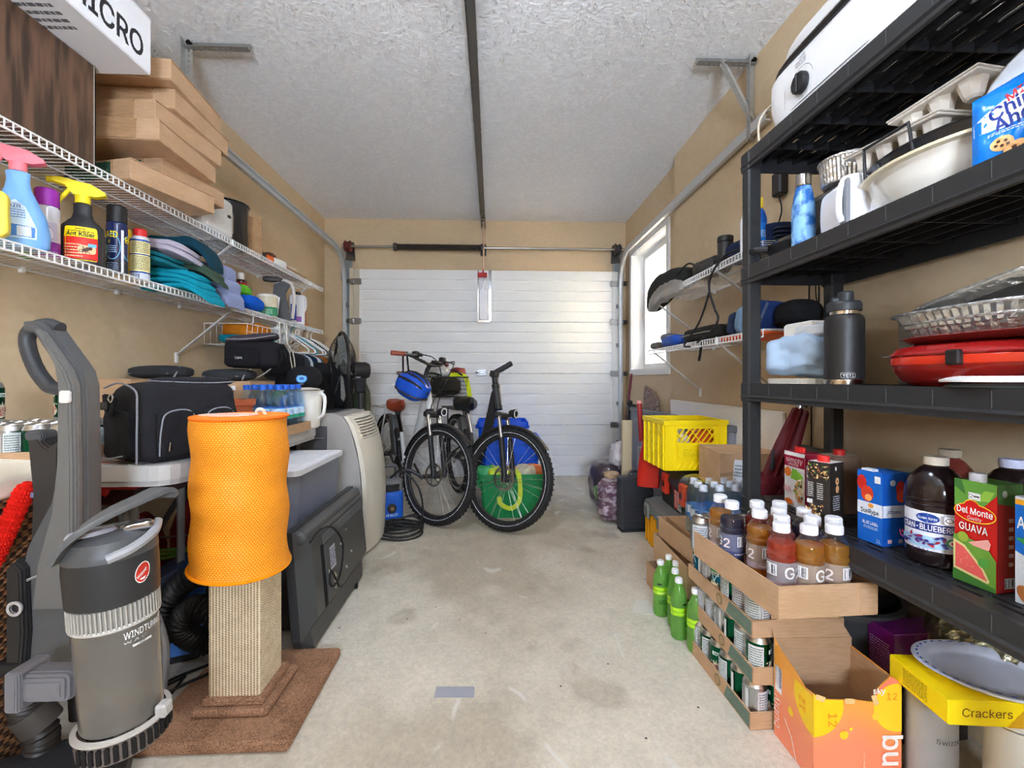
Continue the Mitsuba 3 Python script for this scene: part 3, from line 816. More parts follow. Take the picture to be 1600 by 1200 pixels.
part(t, 'label', wrap([(rrect(0.098, 0.118, 0.008, 0, 0.07), (246, 214, 10)), (rect(-0.049, 0.014, 0.049, 0.092), (218, 34, 24)), (rrect(0.05, 0.03, 0.012, 0.018, 0.05), (246, 190, 140)), (rect(0.02, 0.06, 0.044, 0.072), (110, 180, 220)), (ant, (70, 30, 16)), (txt('Ant Killer', 0.0135, 0, 0.096, width=0.078, bold=True), (20, 18, 16)), (txt('indoor', 0.007, 0, 0.118), (40, 34, 20)), (lines(-0.035, 0.110, 0.07, 0.005, 1), (60, 50, 20)), (lines(-0.044, 0.02, 0.05, 0.05, 5, 7), (240, 190, 150)), (lines(-0.04, 0.012, 0.08, 0.006, 1, 3), (20, 16, 16))], PA, 0.58), 'satin')
trigger(t, 0.225, (250, 226, 40), 1.25)
t = aerosol('slim spray can with a red lid and pale yellow label, behind the ant spray', at(-1.56, 1.82, LZ, rz=38), (40, 66, 130), (196, 40, 40), [(rect(-0.09, 0.02, 0.09, 0.13), (226, 214, 140)), (lines(-0.03, 0.04, 0.05, 0.08, 8, 5), (70, 80, 130)), (rect(-0.09, 0.128, 0.09, 0.132), (40, 60, 130))], 0.03, 0.19, 0.03, capr=0.019)
t = aerosol('tall black and blue insect spray can with RAID lettering', at(-1.445, 1.84, LZ, rz=36), (24, 36, 76), (24, 24, 26),
        [(rect(-0.1, 0.002, 0.1, 0.05), (20, 22, 34)), (ell(-0.014, 0.1, 0.026, 0.05).difference(ell(-0.014, 0.1, 0.0235, 0.047)), (110, 190, 220)), (ell(0.045, 0.1, 0.03, 0.05).difference(ell(0.045, 0.1, 0.027, 0.047)), (110, 190, 220)), (rect(0.013, 0.004, 0.022, 0.166), (226, 226, 230)), (txt('RAID', 0.022, -0.022, 0.135, width=0.05, bold=True), (240, 214, 20)), (txt('X', 0.012, -0.022, 0.112), (240, 220, 60)), (lines(-0.035, 0.075, 0.035, 0.03, 4), (160, 190, 220)), (lines(-0.03, 0.01, 0.035, 0.03, 4, 9), (120, 140, 170)), (txt('B', 0.022, 0.034, 0.12, bold=True), (240, 214, 20))], 0.033, 0.262, 0.062)
t = thing('solvent_bottle', 'yellow flat bottle with a snap lid behind the insect spray', 'bottle', at(-1.565, 2.03, LZ, rz=30))
part(t, 'body', soft(0.07, 0.05, 0.20, 0.3, 8), 'satin', (242, 196, 20), 50)
part(t, 'snap_lid', mv(soft(0.05, 0.04, 0.035, 0.3, 6), 0, 0, 0.198), 'satin', (246, 206, 30), 50)
aerosol('red capped lubricant can with a yellow and blue paper label, right of the insect spray', at(-1.455, 1.97, LZ, rz=36), (210, 208, 206), (208, 42, 44),
        [(rect(-0.1, 0.03, 0.1, 0.165), (238, 226, 158)), (rect(-0.1, 0.003, 0.1, 0.03), (200, 206, 218)), (bars(-0.03, 0.005, 0.03, 0.022), (40, 60, 120)), (rect(-0.1, 0.160, 0.1, 0.167), (34, 70, 150)), (rect(-0.1, 0.104, 0.1, 0.108), (34, 70, 150)), (rect(-0.1, 0.03, 0.1, 0.036), (34, 70, 150)), (lines(-0.025, 0.112, 0.055, 0.045, 6, 2), (120, 116, 96)), (lines(-0.025, 0.042, 0.055, 0.058, 8, 6), (120, 116, 96))], 0.033, 0.215, 0.032, capr=0.024)


# folded cloths: each a stack of soft layers folded over one front edge
def folded(label, M, col, sx, sy, sz, layers=3, seed=0, mat='terry', group=None, sag=0.0, name='towel', cat='towel'):
    """A folded cloth whose rounded folds face +x: layers curl over one another."""
    t = thing(name, label, cat, M, group)
    k = sz / layers
    for i in range(layers):
        yj = (i % 2) * 0.006

        def bend(v, i=i):
            w = v.copy()
            w[:, 2] += 0.006 * np.sin(w[:, 0] * 22 + i + seed) + 0.006 * np.sin(w[:, 1] * 17 + seed)
            w[:, 2] -= sag * np.clip((w[:, 0] - sx * 0.12) / (sx * 0.4), 0, 1.2) ** 2
            return w
        part(t, 'fold', mv(soft(sx - 0.02 * i, sy - 0.012 * i, k * 1.12, 0.42 if k > 0.03 else 0.6, 12, 0.005, 16, seed + i, bend), -0.01 * i, yj, k * i), mat, col, 60)
    return t


folded('bright teal towel hanging over the front of the lower shelf, lowest of the cloth pile', at(-1.44, 2.22, LZ - 0.002, rz=8), (18, 138, 162), 0.30, 0.26, 0.10, 4, 1, sag=0.07)
folded('darker teal rolled cloth lying on the bright teal towel', at(-1.50, 2.13, LZ + 0.105, rz=-6), (22, 100, 112), 0.20, 0.20, 0.045, 2, 4, sag=0.02)
folded('dark green grey folded cloth above the teal towel', at(-1.46, 2.33, LZ + 0.098, rz=12), (60, 78, 66), 0.26, 0.24, 0.06, 2, 2, sag=0.06)
folded('pale lilac folded cloth near the top of the cloth pile', at(-1.49, 2.20, LZ + 0.158, rz=4), (186, 178, 192), 0.24, 0.22, 0.06, 2, 3, sag=0.04)
folded('dark petrol blue blanket draped over the top of the cloth pile', at(-1.49, 2.32, LZ + 0.215, rz=14), (20, 58, 74), 0.27, 0.24, 0.05, 1, 6, sag=0.12, name='blanket', cat='blanket')
folded('light blue towel slumped over the far side of the cloth pile', at(-1.46, 2.52, LZ, rz=-8), (142, 152, 188), 0.22, 0.16, 0.20, 3, 8, sag=0.05)
folded('grey cloth crumpled behind the light blue towel', at(-1.57, 2.66, LZ, rz=10), (140, 140, 138), 0.16, 0.14, 0.14, 2, 9)
solo('green_rag', 'lime green rag on top of the blue cloth roll', 'rag', soft(0.13, 0.12, 0.06, 0.7, 10, 0.02, 20, 5), 'terry', (104, 190, 56), 60, M=at(-1.50, 2.80, LZ + 0.085))
solo('blue_cloth_roll', 'bright blue rolled microfibre cloth at the shelf edge', 'cloth', rot(soft(0.13, 0.24, 0.085, 0.85, 12, 0.012, 22, 6), 'z', 0), 'terry', (22, 92, 204), 60, M=at(-1.455, 2.81, LZ))
aerosol('red and black spray can with a white top behind the lime green rag', at(-1.58, 2.97, LZ + 0.0, rz=36), (60, 26, 28), (234, 232, 228), [(rect(-0.1, 0.10, 0.1, 0.2), (176, 32, 34)), (rect(0.0, 0.03, 0.04, 0.12), (36, 30, 32)), (lines(0.004, 0.04, 0.03, 0.1, 9, 3), (210, 206, 204))], 0.034, 0.265, 0.045, capr=0.02)
t = thing('plastic_tub', 'translucent cream tub with a green label beside the blue cloth roll', 'tub', at(-1.47, 3.08, LZ))
part(t, 'body', lathe([(0, 0), (0.056, 0), (0.06, 0.006), (0.062, 0.13), (0, 0.13)], 28), 'satin', (214, 204, 178), 30)
part(t, 'lid', lathe([(0, 0.13), (0.064, 0.13), (0.064, 0.142), (0.05, 0.15), (0, 0.152)], 28), 'satin', (226, 222, 210), 30)
part(t, 'label', decal([(rect(-0.17, 0.006, 0.17, 0.062), (20, 128, 92)), (lines(0.0, 0.015, 0.06, 0.035, 4), (190, 220, 190)), (txt('GREEN', 0.012, -0.03, 0.03), (220, 236, 216))], bend=0.062), 'satin')
t = thing('garment_steamer', 'black and silver handheld steamer standing near the far end of the lower shelf', 'steamer', at(-1.475, 3.28, LZ, rz=20))
part(t, 'base', plate(Polygon([(-0.07, 0), (0.065, 0), (0.06, 0.05), (0.03, 0.2), (0.06, 0.255), (0.02, 0.275), (-0.04, 0.25), (-0.05, 0.1)]), 0.07, 'xz', -0.035), 'satin', (38, 38, 40), 30)
part(t, 'side_panel', plate(Polygon([(-0.045, 0.01), (-0.015, 0.01), (0.0, 0.16), (-0.03, 0.16)]), 0.076, 'xz', -0.038), 'metal', (176, 176, 178), 30)
part(t, 'handle', tube(curve([[-0.02, 0, 0.26], [0.03, 0, 0.285], [0.075, 0, 0.25], [0.085, 0, 0.15], [0.075, 0, 0.02]], 24), 0.012, 10), 'satin', (206, 200, 194))
part(t, 'head', mv(soft(0.12, 0.05, 0.035, 0.5, 8), -0.05, 0, 0.27), 'satin', (52, 52, 54), 60)
t = thing('cleaner_jug', 'white jug with a blue label and black cap beside the handheld steamer', 'jug', at(-1.49, 3.58, LZ, rz=30))
part(t, 'body', soft(0.11, 0.08, 0.235, 0.25, 10), 'satin', (226, 226, 228), 50)
part(t, 'cap', mv(cyl(0.02, 0.03, n=14, b=0.003), 0.01, 0, 0.232), 'satin', (40, 40, 42))
part(t, 'handle', tube(curve([[0.035, 0, 0.235], [0.06, 0, 0.22], [0.064, 0, 0.15], [0.05, 0, 0.11]], 14), 0.009, 8), 'satin', (222, 222, 224))
part(t, 'label', decal([(rect(-0.045, 0.04, -0.005, 0.16), (28, 54, 150)), (rect(-0.005, 0.03, 0.03, 0.07), (150, 90, 170))], base=0.0405), 'satin')
t = thing('scrub_brush', 'small brown handled brush leaning in the corner end of the lower shelf', 'brush', at(-1.52, 3.81, LZ))
part(t, 'handle', mv(cyl(0.012, 0.2, 0.02, 10, r2=0.008), 0, 0, 0), 'satin', (150, 92, 60))
part(t, 'bristles', soft(0.05, 0.04, 0.05, 0.4, 6, 0.004, 60, 1), 'matte', (196, 130, 90), 60)

# hanging wire basket under the lower shelf, and what lies in it
t = thing('wire_basket', 'white wire basket hooked under the lower shelf, full of cloths', 'basket')
bz0, bz1, by0, by1, bx0, bx1 = 1.205, 1.325, 2.75, 3.46, -1.67, -1.425
W_ = []
for y in np.arange(by0, by1 + 0.001, 0.0592):
    W_ += [tube([[bx1, y, bz1], [bx1 - 0.01, y, bz0], [bx0, y, bz0], [bx0, y, bz1]], 0.0018, 5)]
part(t, 'cross_wires', join(W_), 'satin', PW, kind='stuff')
part(t, 'rim', tube([[bx0, by0, bz1], [bx1, by0, bz1], [bx1, by1, bz1], [bx0, by1, bz1]], 0.003, 6, closed=True), 'satin', PW)
part(t, 'floor_wires', join([rod([x, by0, bz0], [x, by1, bz0], 0.0018, 5) for x in np.linspace(bx0, bx1 - 0.01, 7)] + [rod([bx1 - 0.004, by0, z], [bx1 - 0.004, by1, z], 0.0016, 5) for z in (1.24, 1.28)]), 'satin', PW, kind='stuff')
for y in (by0 + 0.04, by1 - 0.36, by1 - 0.03):
    part(t, 'hanger_hook', tube([[bx1, y, bz1], [bx1 + 0.012, y, bz1 + 0.01], [bx1 + 0.012, y, ZLo - 0.012], [bx1 - 0.03, y, ZLo + 0.006]], 0.003, 6), 'satin', PW)
solo('orange_cloth', 'orange cloth crumpled in the wire basket', 'cloth', soft(0.2, 0.30, 0.10, 0.6, 12, 0.03, 16, 11), 'terry', (206, 124, 34), 60, M=at(-1.545, 2.97, bz0 + 0.035))
solo('teal_cloth', 'teal cloth lying below the orange cloth in the wire basket', 'cloth', soft(0.21, 0.42, 0.06, 0.6, 12, 0.015, 18, 12), 'terry', (20, 124, 146), 60, M=at(-1.545, 3.0, bz0 + 0.003))
solo('plastic_bag', 'white and green plastic bag stuffed in the wire basket', 'plastic bag', join(paint(soft(0.19, 0.22, 0.13, 0.6, 12, 0.045, 14, 13), (232, 234, 234)), paint(mv(soft(0.07, 0.06, 0.05, 0.6, 8, 0.012, 30, 14), 0.06, 0.0, 0.10), (92, 196, 84))), 'satin', smooth=25, M=at(-1.545, 3.31, bz0 + 0.003))
# ================================================================ folding table along the left wall and what stands on it
TZ = 0.74
t = thing('folding_table', 'light grey plastic folding table standing along the left wall', 'table')
part(t, 'tabletop', prism(rrect(0.74, 1.18, 0.07, -1.325, 2.01), 0.045, TZ - 0.045), 'satin', (186, 184, 180), False)
part(t, 'edge_skirt', prism(rrect(0.73, 1.17, 0.07, -1.325, 2.01).difference(rrect(0.69, 1.13, 0.06, -1.325, 2.01)), 0.02, TZ - 0.062), 'satin', (172, 171, 168), False)
for x in (-1.60, -1.19):
    for y in (1.56, 2.50):
        part(t, 'leg', rod([x, y, 0], [x, y, TZ - 0.045], 0.016, 12), 'satin', (150, 146, 140))
for y in (1.56, 2.50):
    part(t, 'cross_bar', rod([-1.60, y, 0.35], [-1.19, y, 0.35], 0.011, 10), 'satin', (140, 138, 134))
part(t, 'fold_strut', rod([-1.2, 1.58, 0.35], [-1.3, 2.2, TZ - 0.05], 0.010, 8), 'satin', (60, 58, 56))


# drink cans, shared by every tray
def can_shapes(kind):
    r, h = 0.033, 0.122
    prof = [(0, 0.004), (0.022, 0.0), (0.026, 0.0), (r, 0.012), (r, h - 0.016), (0.0275, h - 0.003), (0.0275, h), (0.026, h), (0.0255, h - 0.004), (0, h - 0.004)]
    body = paint(lathe(prof[3:5], 28), {'green': (16, 84, 58), 'silver': (176, 180, 184), 'blue': (28, 96, 128)}[kind])
    base, lid = lathe(prof[:4], 28), lathe(prof[4:], 28)
    logo = Polygon([(-0.026, 0.03), (-0.022, 0.044), (-0.012, 0.052), (0, 0.054), (0.012, 0.052), (0.022, 0.044), (0.026, 0.03), (0.018, 0.02), (0.0, 0.014), (-0.018, 0.02)])
    crown = shapely.union_all([Polygon([(x - 0.004, 0.052), (x, 0.066 - abs(x) * 0.4), (x + 0.004, 0.052)]) for x in np.linspace(-0.022, 0.022, 6)])
    pr = []
    for s in (-1, 1):
        o = s * 0.052
        sh = lambda g: aff.translate(g, o, 0)
        ltr = lambda w, hh, z, c, width: (txt(w, hh, o, z, width=width, bold=True), c)
        if kind == 'silver':
            pr += [(sh(rect(-0.028, 0.018, 0.028, 0.098)), (196, 198, 202)), (sh(lines(-0.024, 0.022, 0.048, 0.07, 10, 4)), (110, 112, 120))]
        else:
            tint = (214, 206, 178)
            if kind == 'blue':
                pr += [(sh(LineString([(-0.03, 0.07), (-0.01, 0.09), (0.0, 0.06), (0.02, 0.095), (0.03, 0.07)]).buffer(0.002)), (150, 200, 214)), (sh(ell(0, 0.094, 0.012, 0.01)), (40, 160, 90))]
            pr += [(sh(crown), (196, 200, 170)), (sh(logo), tint), ltr('CANADA', 0.0135, 0.034, (150, 36, 44), 0.044), ltr('DRY', 0.0125, 0.0195, (150, 36, 44), 0.026), (sh(rect(-0.018, 0.078, 0.018, 0.09)), (206, 220, 214)), ltr('Ginger', 0.007, 0.0805, (20, 90, 64), 0.026)]
    pr += [(rect(-0.020, 0.016, 0.020, 0.1), (198, 204, 204)), (lines(-0.017, 0.02, 0.034, 0.075, 11, 8), (92, 104, 104)), (rect(0.0932, 0.02, 0.1032, 0.1), (196, 200, 200))]
    return [('body', shape(body, 'metal', None, 30), f'{kind} wall'), ('base', shape(base, 'metal', (196, 196, 196), 30)), ('lid', shape(lid, 'metal', (196, 196, 196), 30)), ('print', shape(decal(pr, bend=r, step=0.0002, base=0.0002), 'satin', None, 30)),
            ('pull_tab', shape(mv(prism(ell(0, 0.006, 0.008, 0.012), 0.0015), 0, 0, h - 0.004), 'metal', (180, 180, 180), 30))]


CANS = {k: can_shapes(k) for k in ('green', 'silver', 'blue')}


def tray_shapes(sx, sy, wall, high=None, cut=True, mat='kraft', t=0.004):
    """A shallow corrugated tray: floor, two long walls, two short walls and the glued corner tabs."""
    o = [('tray_floor', shape(cbx(sx, sy, t), mat, smooth=False))]
    for s in (-1, 1):
        prof = Polygon([(-sy / 2, t), (sy / 2, t), (sy / 2, wall), (-sy / 2, wall)])
        o.append(('side_wall', shape(plate(prof, t, 'yz', s * sx / 2 - (t if s > 0 else 0)), mat, smooth=False)))
        o.append(('end_wall', shape(plate(rect(-sx / 2, t, sx / 2, high or wall), t, 'xz', s * sy / 2 - (t if s > 0 else 0)), mat, smooth=False)))
        for q in (-1, 1):
            o.append(('corner_tab', shape(bx(q * sx / 2 - (0.05 if q > 0 else 0), q * sx / 2 + (0 if q > 0 else 0.05), s * sy / 2 - 0.001 + (0.001 if s > 0 else -0.001), s * sy / 2 + 0.001 + (0.001 if s > 0 else -0.001), t, (high or wall) - 0.002), mat, smooth=False)))
    return o


CAN_TRAY = tray_shapes(0.272, 0.408, 0.05)


def can_tray(where, label, M, kinds, seen, rows=6, cols=4, printed=True):
    """A tray of cans; seen(i, j) tells which of them the photograph can show."""
    t = copies(CAN_TRAY, 'can_tray', label, 'cardboard tray', M)
    if printed:
        part(t, 'print', mv(rot(decal([(Polygon([(0.06, 0.004), (0.2, 0.004), (0.2, 0.046), (0.08, 0.046)]), (96, 116, 104)), (ell(0.02, 0.025, 0.018), (128, 112, 84)), (ell(0.02, 0.025, 0.012), (170, 140, 104)), (txt('Canada Dry', 0.012, 0.13, 0.018), (136, 140, 118))], base=0.1366), 'z', -90), 0, 0, 0) if printed == 'left' else
             decal([(rect(-0.1, 0.006, 0.1, 0.04), (96, 116, 104))], base=0.2045), 'matte')
    r = np.random.default_rng(int(abs(M[0, 3] * 1000 + M[2, 3] * 77)))
    for i in range(rows):
        for j in range(cols):
            if not seen(i, j):
                continue
            x, y = (j - (cols - 1) / 2) * 0.0664, (i - (rows - 1) / 2) * 0.0664
            k = kinds[int(r.integers(len(kinds)))]
            copies(CANS[k], 'drink_can', f'{k} drink can {where}', 'drink can', M @ at(x, y, 0.005, rz=float(r.uniform(0, 360)) if k != 'green' else float(r.choice([-70, -30, 10, 60, 120])) - 10), group=f'{k} drink cans {where}')


can_tray('standing in the cardboard tray at the left end of the table', 'brown cardboard tray of ginger ale cans at the near left end of the table', at(-1.46, 1.50, TZ, rz=101), ('green', 'green', 'green', 'silver'), lambda i, j: True, printed=False)
for k, (x, y) in enumerate(((-1.52, 1.46), (-1.37, 1.55))):
    copies(CANS['green'], 'drink_can', ('green drink can standing on top of the other cans in the table tray, further left', 'second green drink can standing on top of the cans in the table tray')[k], 'drink can', at(x, y, TZ + 0.128, rz=40 * k))

# black cooler bag
BM = at(-1.06, 1.60, TZ, rz=-26) @ np.diag([0.86, 0.86, 0.86, 1.0])
t = thing('cooler_bag', 'black insulated shoulder bag with grey piping standing on the table', 'bag', BM)
def bag_bend(v):
    w = v.copy()
    k = np.clip((w[:, 2] - 0.14) / 0.15, 0, 1)
    w[:, 0] *= 1 - 0.18 * k
    w[:, 1] *= 1 - 0.05 * k
    w[:, 2] -= 0.02 * k * (w[:, 1] / 0.2) ** 2
    return w
part(t, 'body', soft(0.25, 0.36, 0.295, 0.30, 16, 0.006, 12, 3, bag_bend), 'fabric', (32, 32, 36), 60)
part(t, 'end_pocket', mv(soft(0.15, 0.03, 0.17, 0.35, 12, 0.006, 26, 7), -0.01, -0.188, 0.02), 'fabric', (26, 26, 29), 60)
part(t, 'pocket_trim', mv(tube(curve([[-0.1, -0.218, 0.035], [-0.02, -0.222, 0.024], [0.07, -0.218, 0.038]], 16), 0.0028, 6)), 'satin', (128, 130, 138))
for y in (-0.075, 0.08):
    p = part(t, 'front_pocket', mv(soft(0.035, 0.14, 0.17, 0.35, 12, 0.005, 20, 4), 0.122, y, 0.02), 'fabric', (28, 28, 31), 60)
    part(p, 'piping', tube(curve([[0.138, y - 0.065, 0.03], [0.142, y - 0.062, 0.12], [0.137, y - 0.04, 0.18], [0.134, y + 0.04, 0.185], [0.140, y + 0.064, 0.12], [0.138, y + 0.066, 0.03]], 30), 0.003, 6), 'satin', (128, 130, 138))
    part(p, 'zip_pull', mv(rot(cbx(0.012, 0.006, 0.035, 0.002), 'y', 10), 0.148, y - 0.04, 0.045), 'chrome', (180, 180, 182))
part(t, 'piping', tube(curve([[-0.10, -0.19, 0.27], [0.0, -0.195, 0.288], [0.09, -0.19, 0.262], [0.112, -0.196, 0.2], [0.118, -0.2, 0.1], [0.118, -0.2, 0.01]], 30), 0.0034, 6), 'satin', (120, 122, 130))
part(t, 'top_flap', mv(soft(0.16, 0.27, 0.035, 0.6, 12, 0.004, 14, 9), 0.0, 0.06, 0.275), 'fabric', (36, 36, 41), 60)
part(t, 'flap_piping', tube(curve([[-0.07, -0.06, 0.298], [0.07, -0.06, 0.292], [0.085, 0.06, 0.288], [0.07, 0.18, 0.292], [-0.07, 0.18, 0.298]], 28, True), 0.003, 6, closed=True), 'satin', (124, 126, 134))
s = part(t, 'strap', tube(curve([[-0.06, -0.205, 0.245], [-0.03, -0.215, 0.20], [0.0, -0.218, 0.18], [0.02, -0.215, 0.24]], 16), 0.009, 6), 'fabric', (30, 30, 32), 60)
part(s, 'buckle', bx(-0.045, 0.0, -0.232, -0.215, 0.195, 0.222, 0.004), 'satin', (24, 24, 24))
part(s, 'clip', tube(curve([[0.0, -0.225, 0.235], [0.018, -0.225, 0.25], [0.028, -0.225, 0.235], [0.015, -0.225, 0.222]], 12, True), 0.003, 6, closed=True), 'chrome', (190, 190, 190))
part(t, 'carry_loop', tube(curve([[-0.12, -0.12, 0.25], [-0.165, -0.14, 0.235], [-0.16, -0.13, 0.20], [-0.13, -0.1, 0.20]], 14), 0.005, 6), 'fabric', (26, 26, 28))

carton('carton', 'long brown cardboard box against the wall behind the black cooler bag', 0.155, 0.32, 0.262, at(-1.615, 2.19, TZ), 'kraft', tape=False)
t = carton('carton', 'brown cardboard box with a torn corner and a pale front, right of the long box', 0.34, 0.30, 0.25, at(-1.355, 2.43, TZ, rz=4), 'kraft', tape=False)
part(t, 'torn_corner', mv(soft(0.035, 0.03, 0.06, 0.4, 6, 0.012, 50, 3), -0.165, -0.155, 0.19), 'matte', (170, 132, 92), 20)
part(t, 'white_label', bx(-0.14, -0.06, -0.154, -0.149, 0.215, 0.242), 'satin', (226, 226, 232), False)
for x, y, lab, sc in ((-1.56, 2.25, 'flat charcoal case with grey piping lying on the long brown box', 1.0), (-1.34, 2.42, 'second flat black case, on the box with the torn corner', 0.95)):
    z = TZ + (0.262 if x < -1.4 else 0.25)
    t = thing('flat_case', lab, 'case', at(x, y, z, rz=8))
    part(t, 'body', soft(0.24 * sc, 0.2, 0.062, 0.75, 12, 0.002, 8, 2), 'fabric', (50, 52, 56), 60)
    part(t, 'piping', tube(curve([[0.09 * sc, -0.085, 0.006], [0.098 * sc, -0.06, 0.045], [0.08 * sc, 0, 0.058], [0.098 * sc, 0.06, 0.045]], 16), 0.0035, 6), 'satin', (140, 140, 142))
    part(t, 'zip', tube(curve([[-0.10 * sc, -0.078, 0.024], [-0.02, -0.096, 0.026], [0.07, -0.092, 0.024]], 12), 0.003, 6), 'satin', (120, 120, 122))
t = thing('planter', 'oval terracotta coloured planter behind the orange hamper', 'planter', at(-1.16, 2.08, TZ))
part(t, 'body', scl(lathe([(0, 0), (0.075, 0), (0.09, 0.145), (0.097, 0.146), (0.099, 0.172), (0.092, 0.172), (0.086, 0.15), (0.07, 0.02), (0, 0.02)], 30), 1.15, 0.8, 1), 'matte', (180, 96, 64))

# water bottles under their wrap, on a cardboard tray
WTRAY = at(-1.055, 2.27, TZ)
copies(tray_shapes(0.235, 0.31, 0.045, mat='kraft'), 'bottle_tray', 'low brown cardboard tray with a greenish end under the water bottles on the table', 'cardboard tray', WTRAY)
WB = [(0.0, 0.0), (0.026, 0.0), (0.0325, 0.008), (0.0325, 0.05), (0.030, 0.056), (0.0325, 0.062), (0.0325, 0.13), (0.031, 0.145), (0.024, 0.175), (0.0135, 0.20), (0.0125, 0.212)]
WCAP = [(0, 0.228), (0.0135, 0.228), (0.015, 0.225), (0.015, 0.21), (0.0, 0.21)]


def water_bottle(cap, tint, lab1=(226, 232, 240), lab2=(40, 110, 190), k=1.0):
    return [('body', shape(scl(lathe(WB, 24), k), tint, None, 30)), ('cap', shape(scl(lathe(WCAP, 18), k), 'satin', cap, 30)), ('neck_ring', shape(scl(mv(cyl(0.0165, 0.004, 0, 18), 0, 0, 0.205), k), 'satin', cap, 30)),
            ('label', shape(scl(decal([(rect(-0.1, 0.068, 0.1, 0.118), lab1), (rect(-0.1, 0.072, 0.1, 0.086), lab2), (rect(-0.1, 0.068, 0.1, 0.071), lab2), (lines(-0.02, 0.092, 0.045, 0.02, 3), (90, 130, 190))], bend=0.0327), k), 'satin', None, 30))]


WBOT = water_bottle((24, 92, 200), 'clear_blue', (190, 214, 236), (30, 140, 110))
for i in range(4):
    for j in range(3):
        copies(WBOT, 'water_bottle', 'small clear water bottle with a blue cap in the tray on the left table', 'bottle', WTRAY @ at(-0.07 + 0.072 * j, -0.105 + 0.069 * i, 0.006, rz=40 * i + 25 * j), group='blue capped water bottles on the table')
WCLR = water_bottle((232, 232, 236), 'clear', (230, 232, 236), (200, 204, 210))
for i in range(2):
    copies(WCLR, 'water_bottle', 'clear water bottle with a white cap just left of the blue capped bottles', 'bottle', at(-1.245 - 0.01 * i, 2.22 + 0.075 * i, TZ + 0.001, rz=50 * i), group='white capped clear bottles on the table')
t = thing('wet_wipe_box', 'green and white packet standing behind the water bottles', 'packet', at(-1.125, 2.545, TZ))
part(t, 'body', soft(0.09, 0.07, 0.20, 0.25, 8), 'satin', (74, 150, 60), 50)
part(t, 'cap', mv(cyl(0.028, 0.03, n=16, b=0.004), 0, 0, 0.195), 'satin', (226, 226, 230))
part(t, 'label', decal([(rect(-0.05, 0.12, 0.05, 0.17), (150, 190, 90)), (rect(-0.012, 0.125, 0.03, 0.165), (226, 228, 222)), (lines(-0.008, 0.13, 0.034, 0.03, 3), (120, 140, 120)), (rect(-0.04, 0.125, -0.02, 0.16), (40, 100, 40))], base=0.0405), 'satin')
t = thing('laundry_tub', 'white plastic tub with loop handles at the far end of the table', 'tub', at(-1.01, 2.53, TZ) @ np.diag([0.88, 0.88, 1, 1.0]))
part(t, 'body', lathe([(0, 0), (0.08, 0), (0.086, 0.01), (0.105, 0.19), (0.112, 0.195), (0.11, 0.2), (0.102, 0.195), (0.082, 0.012), (0, 0.01)], 28), 'satin', (232, 228, 218), 30)
for s in (-1, 1):
    part(t, 'handle', tube(curve([[-0.03 * s, -0.11, 0.19], [-0.06 * s - 0.01, -0.135, 0.15], [-0.055 * s - 0.01, -0.125, 0.07], [-0.03 * s, -0.095, 0.03]] if s > 0 else [[0.102, -0.02, 0.19], [0.135, -0.04, 0.16], [0.128, -0.04, 0.08], [0.09, -0.02, 0.05]], 18), 0.010, 8), 'satin', (238, 236, 230))
t = thing('ball_cap', 'black cap with a blue emblem on its front, resting on the white tub', 'cap', at(-1.01, 2.53, TZ + 0.201, rz=12) @ np.diag([0.9, 0.9, 1, 1.0]))
part(t, 'crown', soft(0.19, 0.18, 0.13, 0.85, 14, 0.004, 12, 3), 'fabric', (26, 27, 30), 60)
part(t, 'brim', mv(scl(lathe([(0.05, 0.006), (0.115, 0.0), (0.117, 0.004), (0.05, 0.012)], 24, 180, 360), 0.85, 1, 1), 0, -0.06, 0.004), 'fabric', (200, 190, 178), 60)
part(t, 'emblem', mv(rot(decal([(ell(0, 0, 0.030, 0.024), (40, 120, 190)), (ell(0, 0, 0.024, 0.018), (120, 180, 220)), (ell(0, 0, 0.014, 0.010), (36, 100, 170)), (txt('UNIT', 0.008, 0, -0.034), (150, 150, 150))]), 'x', -18), 0, -0.094, 0.062), 'satin')
t = thing('camera_bag', 'black padded shoulder bag with a curved lid on top of the torn box', 'bag', at(-1.235, 2.45, TZ + 0.315, rz=18) @ np.diag([0.92, 0.92, 0.92, 1.0]))
part(t, 'body', soft(0.27, 0.19, 0.15, 0.4, 14, 0.005, 14, 6), 'fabric', (30, 29, 33), 60)
part(t, 'lid', mv(rot(soft(0.26, 0.20, 0.045, 0.7, 12, 0.003, 10, 4), 'y', -8), 0.0, -0.01, 0.145), 'fabric', (58, 54, 62), 60)
part(t, 'lid_piping', tube(curve([[-0.12, -0.1, 0.155], [0.0, -0.112, 0.160], [0.12, -0.1, 0.185]], 16), 0.004, 6), 'satin', (120, 116, 120))
part(t, 'side_pocket', mv(soft(0.16, 0.03, 0.10, 0.5, 10, 0.004, 20, 2), -0.04, -0.098, 0.01), 'fabric', (24, 24, 27), 60)
part(t, 'logo', mv(decal([(txt('CANYON', 0.012, -0.04, 0.05), (186, 186, 190))], base=0.1135), 0, 0, 0), 'satin')
for k in range(3):
    part(t, 'strap', tube(curve([[0.12 + 0.012 * k, -0.06 + 0.03 * k, 0.14], [0.15 + 0.014 * k, -0.09 + 0.03 * k, 0.07], [0.13 + 0.01 * k, -0.08 + 0.03 * k, 0.01]], 14), 0.007, 6), 'fabric', (22, 22, 24))

